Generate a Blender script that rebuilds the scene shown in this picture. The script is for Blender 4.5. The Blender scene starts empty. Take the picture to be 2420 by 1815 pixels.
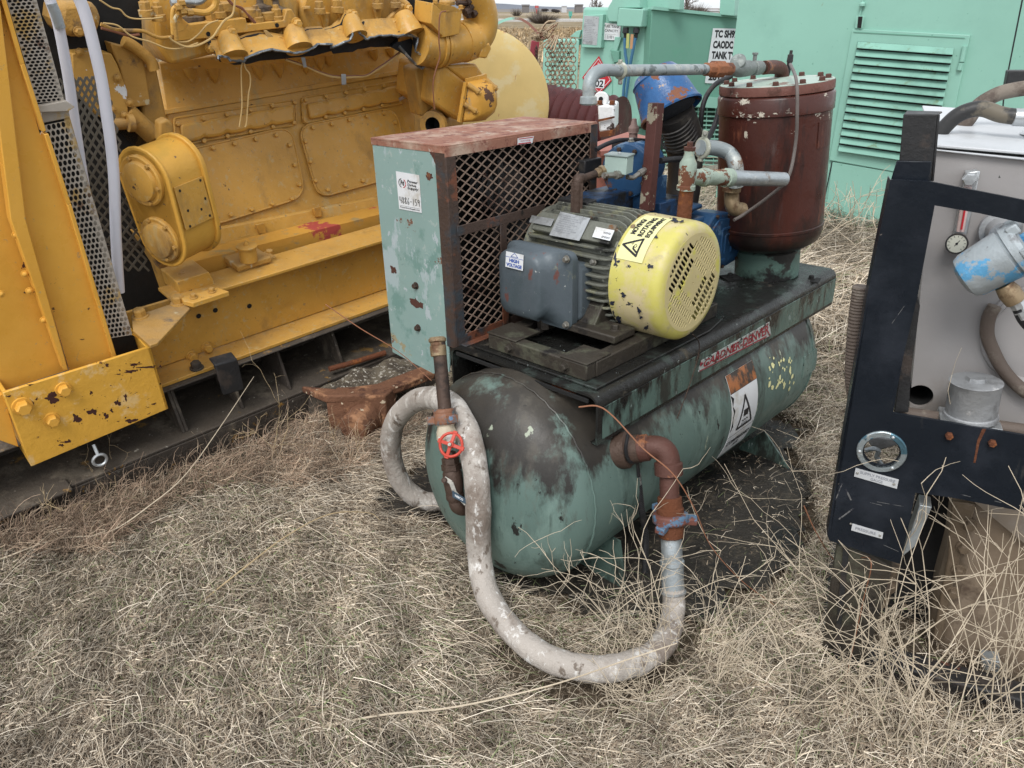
import bpy, bmesh, math, random
import numpy as np
from mathutils import Vector, Matrix
rad = math.radians
random.seed(7); rng = np.random.default_rng(7)
scene = bpy.context.scene
# ------------------------------------------------------------------ camera
FP, CXP, CYP, HC = 1818.0, 1210.0, 907.5, 1.6
PITCH = math.atan((CYP-25.0)/FP)
cam_d = bpy.data.cameras.new("camera"); cam = bpy.data.objects.new("camera", cam_d)
scene.collection.objects.link(cam)
cam.location = (0, 0, HC); cam.rotation_euler = (math.pi/2-PITCH, 0, 0)
cam_d.sensor_width = 36; cam_d.lens = 36*FP/2420; cam_d.clip_end = 9000; cam_d.clip_start = 0.05
scene.camera = cam
# ------------------------------------------------------------------ world, sun, exposure
world = bpy.data.worlds.new("World"); scene.world = world; world.use_nodes = True
wn = world.node_tree; wn.nodes.clear()
SUN_EL, SUN_AZ = rad(52), rad(200)
sky = wn.nodes.new('ShaderNodeTexSky'); sky.sky_type = 'NISHITA'; sky.sun_disc = False
sky.sun_elevation = SUN_EL; sky.sun_rotation = SUN_AZ; sky.dust_density = 1.5; sky.air_density = 1.0; sky.ozone_density = 1
hsv = wn.nodes.new('ShaderNodeHueSaturation'); hsv.inputs['Saturation'].default_value = 0.22
bg = wn.nodes.new('ShaderNodeBackground'); bg.inputs['Strength'].default_value = 0.13
wo = wn.nodes.new('ShaderNodeOutputWorld')
ov = wn.nodes.new('ShaderNodeMix'); ov.data_type = 'RGBA'; ov.inputs['Factor'].default_value = .62; ov.inputs['B'].default_value = (5.0, 5.25, 5.5, 1)   # thin even overcast over the sky
wn.links.new(sky.outputs[0], hsv.inputs['Color']); wn.links.new(hsv.outputs[0], ov.inputs['A']); wn.links.new(ov.outputs['Result'], bg.inputs[0]); wn.links.new(bg.outputs[0], wo.inputs[0])
sd = bpy.data.lights.new("sun", 'SUN'); sd.energy = 1.2; sd.angle = rad(24); sd.color = (1.0, 0.97, 0.93)
so = bpy.data.objects.new("sun", sd); scene.collection.objects.link(so)
_d = Vector((math.sin(SUN_AZ)*math.cos(SUN_EL), math.cos(SUN_AZ)*math.cos(SUN_EL), math.sin(SUN_EL)))
so.rotation_euler = _d.to_track_quat('Z', 'Y').to_euler()
scene.view_settings.view_transform = 'Standard'; scene.view_settings.look = 'None'
scene.view_settings.exposure = 0.88; scene.view_settings.gamma = 1
# ------------------------------------------------------------------ measuring helpers
A = np.array
cR = A([1., 0, 0]); cF = A([0, math.cos(PITCH), -math.sin(PITCH)]); cU = A([0, math.sin(PITCH), math.cos(PITCH)]); cC = A([0, 0, HC])
def ray(x, y): return cF+(x-CXP)/FP*cR-(y-CYP)/FP*cU
def dep(p): return float((A(p)-cC)@cF)
def proj(P):
    d = A(P)-cC; z = d@cF
    return (CXP+FP*(d@cR)/z, CYP-FP*(d@cU)/z)
def at(x, y, d): return cC+ray(x, y)*d                 # a point d metres deep
def atY(x, y, Y): r = ray(x, y); return cC+r*(Y/r[1])
def gnd(x, y, z=0.): r = ray(x, y); return cC+r*((z-HC)/r[2])
def rpx(px, P): return px*dep(P)/FP                     # metres for a size in photo pixels at P
def nz(v): v = A(v, float); return v/np.linalg.norm(v)
class Fr:
    def __init__(s, T, R): s.T = A(T, float); s.R = R
    def on(s, ax, val, px, py):
        o = s.R.T@(cC-s.T); d = s.R.T@ray(px, py); return o+(val-o[ax])/d[ax]*d
    def w(s, *p): return s.R@A(p if len(p) == 3 else p[0], float)+s.T
    def P(s, ax, val, px, py): return s.w(s.on(ax, val, px, py))
    def d(s, *p): return s.R@A(p, float)
    def off(s, *p): return Fr(s.w(*p), s.R)
def eul(a, b, c):
    ca, sa, cb, sb, cc, sc = math.cos(a), math.sin(a), math.cos(b), math.sin(b), math.cos(c), math.sin(c)
    return A([[ca, -sa, 0], [sa, ca, 0], [0, 0, 1]])@A([[cb, 0, sb], [0, 1, 0], [-sb, 0, cb]])@A([[1, 0, 0], [0, cc, -sc], [0, sc, cc]])
WF = Fr((0, 0, 0), np.eye(3))
ZM = dict(A=(2.458, 0, 0), B=(2.212, 300, 0), C=(2.011, 0, 600), D=(2.458, 860, 250), E=(2.765, 1340, 100), F=(1.9067, 860, 780), G=(2.552, 1420, 600),
          H=(2.37, 1920, 150), I=(1.719, 1900, 850), J=(3.568, 1140, 0), K=(3.016, 1720, 0), L=(3.687, 1150, 430), M=(3.814, 860, 260),
          N=(3.687, 900, 700), O=(4.366, 1500, 480), P=(2.37, 0, 500), Q=(2.552, 1900, 700), R=(3.95, 0, 0), S=(5.53, 400, 0), T=(4.254, 760, 0),
          U=(3.606, 250, 300), V=(5.53, 1360, 220), W=(0.914, 0, 0))
def z(k, *pts):
    s, ox, oy = ZM[k]; r = [(ox+x/s, oy+y/s) for x, y in pts]
    return r if len(r) > 1 else r[0]
# ------------------------------------------------------------------ materials
def lin(c):
    if isinstance(c, str):
        c = [int(c[i:i+2], 16)/255 for i in (0, 2, 4)]
        c = [v/12.92 if v <= .04045 else ((v+.055)/1.055)**2.4 for v in c]
    return (c[0], c[1], c[2], 1)
def M(name, base, rough=.6, metal=0., layers=(), var=.12, vs=3., bump=.15, bs=60., spec=.36, rv=.15, coat=0., attr=None, dust=0.):
    """layers: (colour, scale, threshold, softness, stretch(x,y,z), roughness or None, (axis, lo, hi) or None)"""
    m = bpy.data.materials.new(name); m.use_nodes = True; nt = m.node_tree; N = nt.nodes; Lk = nt.links
    b = N['Principled BSDF']; b.inputs['Metallic'].default_value = metal
    b.inputs['Specular IOR Level'].default_value = spec
    if coat: b.inputs['Coat Weight'].default_value = coat; b.inputs['Coat Roughness'].default_value = .15
    tc = N.new('ShaderNodeTexCoord')
    def noise(scale, stretch=(1, 1, 1), detail=6., seed=0., rough=.6):
        mp = N.new('ShaderNodeMapping'); mp.inputs['Scale'].default_value = stretch; mp.inputs['Location'].default_value = (seed, seed*1.7, -seed)
        Lk.new(tc.outputs['Object'], mp.inputs['Vector'])
        n = N.new('ShaderNodeTexNoise'); n.inputs['Scale'].default_value = scale; n.inputs['Detail'].default_value = detail; n.inputs['Roughness'].default_value = rough
        Lk.new(mp.outputs[0], n.inputs['Vector']); return n.outputs['Fac']
    def gain(src):
        g = N.new('ShaderNodeMath'); g.operation = 'MULTIPLY_ADD'; g.inputs[1].default_value = 1.45; g.inputs[2].default_value = -.225; Lk.new(src, g.inputs[0]); return g.outputs[0]
    def ramp(src, lo, hi, a=0., c=1.):
        r = N.new('ShaderNodeMapRange'); r.inputs['From Min'].default_value = lo; r.inputs['From Max'].default_value = hi
        r.inputs['To Min'].default_value = a; r.inputs['To Max'].default_value = c; Lk.new(src, r.inputs['Value']); return r.outputs[0]
    if attr:
        at_ = N.new('ShaderNodeAttribute'); at_.attribute_name = attr; col = at_.outputs['Color']
    else:
        rgb = N.new('ShaderNodeRGB'); rgb.outputs[0].default_value = lin(base); col = rgb.outputs[0]
    v = ramp(noise(vs, detail=4., seed=sum(map(ord, name)) % 17), .3, .7, 1-var, 1+var)
    mul = N.new('ShaderNodeVectorMath'); mul.operation = 'SCALE'; Lk.new(col, mul.inputs[0]); Lk.new(v, mul.inputs['Scale']); col = mul.outputs[0]
    ro = ramp(noise(vs*4, detail=3., seed=3), .3, .7, max(.03, rough-rv), min(1, rough+rv))
    for i, ly in enumerate(layers):
        c, sc, th, sf = ly[:4]; st = ly[4] if len(ly) > 4 else (1, 1, 1); lr = ly[5] if len(ly) > 5 else None; bd = ly[6] if len(ly) > 6 else None
        f = ramp(gain(noise(sc, st or (1, 1, 1), 7., 5.3*i+2+(len(name) % 7), .68)), th, th+sf)
        if bd:
            sp = N.new('ShaderNodeSeparateXYZ'); Lk.new(tc.outputs['Object'], sp.inputs[0])
            src = sp.outputs[bd[0]]
            # a band breaks up the threshold instead of multiplying it
            k = ramp(src, bd[1], bd[2]); ad = N.new('ShaderNodeMath'); ad.operation = 'ADD'
            Lk.new(gain(noise(sc, st or (1, 1, 1), 7., 5.3*i+2, .68)), ad.inputs[0])
            k2 = N.new('ShaderNodeMath'); k2.operation = 'MULTIPLY'; Lk.new(k, k2.inputs[0]); k2.inputs[1].default_value = .45
            Lk.new(k2.outputs[0], ad.inputs[1]); f = ramp(ad.outputs[0], th, th+sf)
        mx = N.new('ShaderNodeMix'); mx.data_type = 'RGBA'; Lk.new(f, mx.inputs['Factor']); Lk.new(col, mx.inputs['A']); mx.inputs['B'].default_value = lin(c); col = mx.outputs['Result']
        if lr is not None:
            m2 = N.new('ShaderNodeMix'); Lk.new(f, m2.inputs['Factor']); Lk.new(ro, m2.inputs['A']); m2.inputs['B'].default_value = lr; ro = m2.outputs['Result']
    if dust:   # settled dust lies on faces that point up
        ge = N.new('ShaderNodeNewGeometry'); sz = N.new('ShaderNodeSeparateXYZ'); Lk.new(ge.outputs['Normal'], sz.inputs[0])
        up = ramp(sz.outputs[2], .25, .95, 0., dust); dn = ramp(noise(9., detail=6., seed=8), .35, .65, .35, 1.); mm = N.new('ShaderNodeMath'); mm.operation = 'MULTIPLY'; Lk.new(up, mm.inputs[0]); Lk.new(dn, mm.inputs[1])
        mx = N.new('ShaderNodeMix'); mx.data_type = 'RGBA'; Lk.new(mm.outputs[0], mx.inputs['Factor']); Lk.new(col, mx.inputs['A']); mx.inputs['B'].default_value = (.30, .25, .18, 1); col = mx.outputs['Result']
    Lk.new(col, b.inputs['Base Color']); Lk.new(ro, b.inputs['Roughness'])
    if bump:
        bp = N.new('ShaderNodeBump'); bp.inputs['Strength'].default_value = bump; bp.inputs['Distance'].default_value = .01
        Lk.new(noise(bs, detail=6.), bp.inputs['Height']); Lk.new(bp.outputs[0], b.inputs['Normal'])
    return m
RUST = (.13, .045, .02); RUSTD = (.05, .018, .012); RUSTO = (.26, .09, .025)
MT = {}
MT['yel'] = M('cat_yellow_paint', (.56, .305, .06), .38, layers=[((.45, .24, .045), 3, .46, .3), ((.50, .34, .14), 40, .60, .12), ((.24, .14, .05), 3.5, .58, .22, (1, 1, .5), .7), ((.42, .30, .13), 8, .64, .15, (1, 1, .3), .7), ((.30, .20, .09), 60, .66, .1), ((.09, .05, .03), 22, .755, .015, None, .8)], bump=.12, bs=130, var=.08, dust=.16)
MT['yelp'] = M('yellow_panel_paint', (.68, .36, .06), .34, layers=[((.60, .30, .04), 2, .45, .3), ((.52, .46, .25), 3.2, .72, .03, (1, 1, .5)), ((.45, .30, .12), 50, .70, .06), ((.07, .03, .02), 20, .775, .01, None, .8)], bump=.06, bs=60, var=.05)
MT['yelchip'] = M('chipped_yellow_paint', (.68, .37, .055), .38, layers=[((.70, .46, .18), 9, .60, .08), ((.06, .02, .015), 30, .71, .015, (1, 1, 2.), .8), ((.50, .47, .44), 6, .74, .03)], bump=.3, bs=35, var=.06)
MT['yeld'] = M('dirty_yellow_casting', (.42, .23, .05), .6, dust=.3, layers=[((.28, .17, .06), 5, .5, .2), ((.10, .07, .05), 6, .62, .12, None, .85), ((.5, .42, .26), 11, .70, .05)], bump=.35, bs=110, var=.18)
MT['pale_yel'] = M('faded_yellow_paint', (.56, .42, .17), .55, layers=[((.25, .05, .05), 14, .68, .03, (1, 1, .3)), ((.58, .48, .26), 5, .55, .1)], bump=.08)
MT['torn'] = M('torn_metal_edge', (.16, .18, .20), .45, .7, layers=[((.42, .44, .44), 30, .56, .06)], bump=.5, bs=90)
MT['soot'] = M('sooty_metal', (.018, .02, .024), .75, bump=.4)
MT['dark'] = M('dark_void_metal', (.012, .012, .012), .9, bump=.2)
MT['skid'] = M('grimy_skid_steel', (.05, .04, .032), .7, dust=.12, layers=[((.24, .13, .03), 7, .68, .04), ((.15, .125, .095), 5, .54, .15), ((.28, .26, .22), 40, .72, .02)], bump=.5, bs=45)
MT['teal'] = M('teal_machine_paint', (.14, .23, .21), .45, layers=[((.20, .34, .32), 7, .56, .04), ((.055, .075, .07), 5, .58, .12, (1, 1, .6), .5), ((.02, .022, .02), 30, .70, .02, (1, 1, .6), .6)], bump=.12, bs=50, rv=.1)
MT['tank'] = M('oily_teal_tank_paint', (.105, .162, .143), .42, layers=[((.145, .215, .19), 5, .54, .10, (1, 1, .35)), ((.06, .09, .078), 7, .60, .14, (1.2, 1.2, .25), .4), ((.10, .085, .065), 3, .66, .15, (1, 1, .4), .5), ((.06, .054, .045), 8, .84, .16, (1, 1, .35), .5, (2, .22, .58)), ((.024, .022, .020), 9, .76, .17, (1, 1, .4), .42, (2, .32, .58)), ((.06, .052, .042), 7, .86, .2, (1, 1, .5), .5, (2, .26, .02)), ((.018, .018, .017), 20, .70, .02, (1, 1, .5), .4), ((.30, .34, .26), 16, .74, .015, (1, 1, .35)), ((.012, .012, .012), 34, .755, .015, (1, 1, .6), .5)], bump=.1, bs=70, dust=.12)
MT['deck'] = M('oil_soaked_deck', (.015, .015, .014), .32, layers=[((.035, .045, .04), 9, .58, .1), ((.28, .32, .31), 60, .74, .03, (1, 1, 1), .5), ((.07, .06, .045), 7, .66, .1, None, .8)], bump=.35, bs=70, rv=.12)
MT['flange'] = M('oil_streaked_teal', (.09, .145, .125), .34, layers=[((.03, .034, .03), 14, .48, .16, (1, 1, .3), .3), ((.012, .012, .012), 12, .70, .16, (1, 1, .3), .25, (2, .56, .72)), ((.36, .44, .43), 40, .72, .02, (1, 1, .3))], bump=.18, bs=60)
MT['panel'] = M('scuffed_teal_panel', (.23, .335, .315), .42, layers=[((.15, .26, .235), 7, .6, .1), ((.33, .41, .42), 4, .575, .03, (1, 1, .5)), ((.38, .44, .46), 17, .69, .012, (1, 1, .7)), ((.30, .27, .17), 9, .72, .02),  ((.30, .38, .36), 30, .66, .02), ((.16, .08, .05), 6, .69, .02, (1, 1, 1.4), .8), ((.20, .10, .06), 5, 1.02, .03, None, .85, (2, 1.22, 1.30))], bump=.08, bs=40, var=.06)
MT['rusttop'] = M('rusty_primer_top', (.27, .125, .085), .7, layers=[((.42, .31, .24), 8, .48, .25, (1, 1, 1)), ((.48, .44, .38), 16, .66, .10), ((.16, .055, .04), 24, .54, .12), ((.13, .045, .035), 5, .60, .2)], bump=.2, bs=60)
MT['frame'] = M('rusty_angle_iron', (.075, .05, .04), .6, .3, layers=[((.05, .06, .07), 6, .52, .12), ((.18, .07, .04), 9, .58, .1), ((.02, .018, .016), 16, .66, .1)], bump=.3, bs=90)
MT['mesh'] = M('rusty_expanded_metal', (.25, .18, .14), .65, .2, layers=[((.10, .06, .045), 9, .54, .15)], bump=.3, bs=120)
MT['fins'] = M('grimy_motor_casting', (.15, .155, .13), .5, .2, layers=[((.22, .22, .15), 14, .58, .06), ((.16, .075, .03), 11, .64, .08), ((.02, .02, .02), 8, .60, .15), ((.42, .42, .36), 45, .71, .03)], bump=.35, bs=90)
MT['termbox'] = M('blue_grey_cast_cover', (.085, .105, .12), .42, .1, layers=[((.065, .085, .095), 6, .5, .2), ((.14, .06, .05), 16, .69, .06, (1, 1, .5)), ((.5, .52, .5), 50, .76, .02), ((.18, .19, .15), 9, .66, .08)], bump=.12, bs=160)
MT['fanyel'] = M('peeling_yellow_paint', (.56, .51, .13), .42, layers=[((.58, .49, .28), 4, .44, .14), ((.62, .59, .32), 3, .52, .2), ((.40, .34, .2), 11, .62, .15), ((.03, .03, .04), 28, .70, .01), ((.30, .24, .14), 12, .70, .1)], bump=.12, bs=40, var=.06, dust=.15)
MT['fanface'] = M('tan_worn_yellow_paint', (.60, .51, .26), .5, layers=[((.62, .58, .12), 6, .58, .08), ((.05, .04, .03), 60, .74, .015)], bump=.1)
MT['basest'] = M('grimy_brown_steel', (.045, .038, .03), .55, .2, layers=[((.085, .085, .06), 6, .54, .12), ((.018, .016, .015), 10, .55, .15), ((.16, .06, .03), 12, .70, .06)], bump=.3, bs=90)
MT['oxide'] = M('red_oxide_tank_paint', (.068, .021, .015), .36, layers=[((.05, .018, .015), 4, .5, .2, (1, 1, .3)), ((.19, .06, .03), 7, .60, .12, (1, 1, .4), .7), ((.075, .045, .04), 14, .62, .1, (1, 1, .2)), ((.50, .45, .36), 13, .765, .01, (1, 1, .8)), ((.50, .46, .38), 18, 1.09, .015, (1, 1, 1.5), .6, (2, 1.14, 1.28)), ((.03, .014, .012), 9, .6, .1, (1, 1, .2)), ((.022, .016, .014), 5, .72, .25, (1, 1, .5), .35, (2, 1.08, .80))], bump=.1, bs=60)
MT['rust'] = M('flaky_rust', RUST, .82, .1, layers=[(RUSTO, 14, .55, .12), (RUSTD, 10, .56, .15)], bump=.5, bs=110)
MT['rustpipe'] = M('red_brown_rusted_pipe', (.095, .042, .032), .6, .2, layers=[((.10, .04, .03), 8, .52, .15), ((.27, .11, .05), 16, .60, .1)], bump=.25, bs=120)
MT['dkpipe'] = M('dark_brown_pipe', (.075, .048, .036), .62, .3, layers=[((.035, .026, .022), 12, .52, .15)], bump=.3, bs=90)
MT['galv'] = M('galvanised_pipe', (.40, .44, .46), .42, .6, layers=[((.30, .31, .30), 8, .52, .15), ((.24, .15, .09), 12, .66, .1, (1, 1, .6), .8), ((.56, .58, .58), 30, .62, .1)], bump=.15, bs=90)
MT['grayp'] = M('grey_painted_pipe', (.30, .34, .35), .5, .25, layers=[((.40, .42, .40), 10, .52, .12), ((.20, .13, .09), 8, .66, .05, None, .8), ((.13, .15, .15), 18, .60, .06)], bump=.2, bs=90)
MT['tealpipe'] = M('flaking_teal_fittings', (.30, .37, .31), .55, layers=[((.14, .055, .03), 15, .52, .02, None, .85), ((.44, .40, .28), 24, .64, .03)], bump=.3, bs=90)
MT['brass'] = M('tarnished_brass_fitting', (.29, .215, .13), .5, .5, layers=[((.13, .07, .04), 12, .52, .12), ((.42, .38, .28), 18, .64, .06)], bump=.25)
MT['blue'] = M('worn_blue_paint', (.02, .068, .155), .4, layers=[((.10, .19, .31), 8, .62, .06), ((.06, .07, .08), 5, .52, .25), ((.13, .06, .04), 11, .68, .03, None, .8), ((.015, .02, .03), 4, .58, .2)], bump=.15, bs=60)
MT['bluef'] = M('rust_eaten_blue_bowl', (.028, .115, .29), .38, layers=[((.02, .075, .20), 5, .5, .2), ((.20, .085, .05), 7, .60, .012, (1, 1, 1.3), .85), ((.38, .28, .2), 30, .70, .02), ((.19, .085, .05), 9, .80, .02, None, .85, (2, 1.36, 1.22))], bump=.2, bs=60)
MT['blk'] = M('black_rubber', (.018, .018, .02), .5, layers=[((.05, .045, .04), 9, .56, .15)], bump=.15, bs=80)
MT['hose'] = M('weathered_rubber_hose', (.37, .335, .30), .72, layers=[((.16, .13, .105), 26, .62, .08, (1, 1, .5)), ((.22, .18, .15), 5, .53, .16, (1, 1, .7)), ((.60, .58, .55), 34, .60, .08, (1, 1, .4)), ((.56, .53, .49), 9, .57, .10, (1, 1, .5)), ((.13, .10, .08), 3, .62, .2), ((.42, .50, .56), 7, .76, .02), ((.11, .09, .07), 14, .82, .15, (1, 1, .6), None, (2, .13, .03))], bump=.5, bs=70, vs=5)
MT['hosed'] = M('dark_dusty_hose', (.11, .085, .07), .7, layers=[((.20, .17, .14), 8, .56, .12)], bump=.2, bs=120)
MT['red'] = M('red_handwheel_enamel', (.45, .05, .03), .4, layers=[((.50, .24, .18), 20, .64, .06)], bump=.1)
MT['steel'] = M('dull_zinc_steel', (.30, .29, .26), .42, .75, layers=[((.16, .09, .05), 22, .60, .08)], bump=.2)
MT['alu'] = M('weathered_aluminium', (.50, .52, .53), .38, .7, layers=[((.30, .31, .31), 9, .54, .15)], bump=.15)
MT['mint'] = M('mint_green_paint', (.25, .475, .39), .42, layers=[((.225, .43, .355), 1.5, .5, .3), ((.18, .34, .27), 2.5, .66, .2, (1, 1, .3)), ((.22, .25, .14), 6, .74, .06), ((.12, .28, .21), 24, .74, .04)], bump=.35, bs=2.2, var=.05, vs=1)
MT['mintd'] = M('mint_green_side_paint', (.14, .31, .24), .5, layers=[((.10, .32, .21), 1.5, .5, .3)], bump=.05, bs=90, var=.05, vs=1)  # darker copy of the mint, shade of the side wall put into the colour
MT['black'] = M('black_enamel_plate', (.010, .013, .018), .3, layers=[((.022, .026, .034), 4, .5, .25), ((.20, .17, .15), 30, .80, .01), ((.07, .035, .025), 16, .77, .02), ((.04, .04, .04), 9, .66, .1, (1, 1, .3))], bump=.1, bs=40, rv=.1, spec=.2)
MT['blackd'] = M('worn_black_steel', (.02, .02, .021), .55, layers=[((.05, .04, .035), 10, .56, .12), ((.14, .06, .04), 12, .70, .04)], bump=.25)
MT['grey'] = M('warm_grey_tank_paint', (.32, .305, .30), .5, layers=[((.20, .165, .13), 3, .70, .3, (1, 1, .8), None, (2, .95, .45)), ((.31, .30, .30), 2, .5, .3), ((.18, .15, .12), 6, .68, .2, (1, 1, .25)), ((.05, .05, .05), 40, .80, .01)], bump=.06, var=.06)
MT['greytop'] = M('light_grey_lid_paint', (.52, .54, .56), .45, layers=[((.34, .34, .34), 6, .66, .1)], bump=.06, var=.05)
MT['brown'] = M('muddy_brown_steel', (.13, .095, .062), .65, layers=[((.16, .12, .085), 4, .5, .2), ((.05, .035, .025), 8, .58, .12)], bump=.3)
MT['silver'] = M('cast_aluminium_cap', (.36, .37, .38), .5, .5, layers=[((.24, .245, .25), 10, .52, .12), ((.5, .5, .5), 25, .64, .08)], bump=.25)
MT['bluecap'] = M('flaking_sky_blue_enamel', (.36, .40, .42), .5, .3, layers=[((.12, .36, .60), 7, .52, .04), ((.22, .23, .24), 13, .62, .08)], bump=.25)
MT['white'] = M('white_label', (.66, .68, .70), .4, layers=[((.48, .46, .42), 9, .58, .2), ((.25, .2, .15), 40, .74, .05)], bump=.02, var=.03)
MT['whitep'] = M('chipped_white_paint', (.70, .72, .72), .5, layers=[((.06, .04, .035), 13, .60, .015, None, .8), ((.36, .30, .22), 9, .64, .05)], bump=.3)
MT['pvc'] = M('white_pvc_conduit', (.62, .62, .68), .45, var=.04, bump=.03)
MT['paley'] = M('pale_yellow_label', (.72, .70, .36), .45, bump=.02, var=.04)
MT['ink'] = M('black_ink', (.015, .015, .018), .5, bump=0, var=0)
MT['redink'] = M('red_ink', (.45, .02, .03), .5, bump=0, var=.1)
MT['gdred'] = M('flaked_red_lettering', (.30, .02, .035), .45, layers=[((.03, .03, .03), 60, .60, .03)], bump=.1)
MT['gdwhite'] = M('flaked_white_badge', (.45, .48, .46), .5, layers=[((.03, .035, .03), 50, .56, .03), ((.30, .03, .05), 25, .62, .03)], bump=.1)
MT['blueink'] = M('blue_ink', (.05, .10, .35), .5, bump=0, var=0)
MT['orange'] = M('orange_label_band', (.34, .12, .035), .5, layers=[((.035, .028, .022), 18, .42, .15, (1, 1, .4))], bump=.05)
MT['greyink'] = M('grey_ink', (.22, .23, .26), .5, bump=0, var=0)
MT['maroon'] = M('dark_red_corrugation', (.085, .022, .022), .5, layers=[((.05, .015, .015), 7, .5, .2), ((.3, .22, .2), 26, .73, .02)], bump=.1)
MT['pinkrust'] = M('faded_red_sheet', (.33, .13, .10), .7, layers=[((.22, .10, .06), 6, .56, .1)], bump=.15)
MT['redpost'] = M('chalky_red_post', (.25, .04, .055), .55, layers=[((.45, .25, .25), 20, .66, .03)], bump=.1)
MT['chain'] = M('pale_rusty_chain', (.36, .28, .19), .6, .3, layers=[((.14, .06, .035), 30, .52, .08)], bump=.2)
MT['trunn'] = M('scaly_orange_rust', (.17, .08, .045), .85, layers=[((.33, .17, .09), 9, .52, .1), ((.09, .04, .025), 12, .56, .1), ((.55, .46, .33), 24, .70, .02)], bump=.7, bs=50)
MT['gravel'] = M('gravelly_mud', (.15, .125, .09), .9, layers=[((.07, .055, .04), 9, .50, .1), ((.45, .42, .36), 55, .60, .03)], bump=1., bs=70)
MT['bark'] = M('grey_bark', (.12, .10, .085), .9)
MT['perf'] = M('perforated_primer_sheet', (.40, .36, .31), .55, .2, layers=[((.44, .30, .12), 6, .58, .08), ((.16, .10, .07), 8, .66, .08)], bump=.15)
MT['stem'] = M('dry_straw_stem', (.42, .32, .19), .7, bump=.1, bs=200, var=.15, vs=12)
MT['stemw'] = M('bleached_dry_stem', (.52, .44, .33), .7, bump=.1, bs=200, var=.15, vs=12)
MT['stemr'] = M('red_brown_twig', (.25, .11, .06), .7, bump=.1, bs=200)
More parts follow.
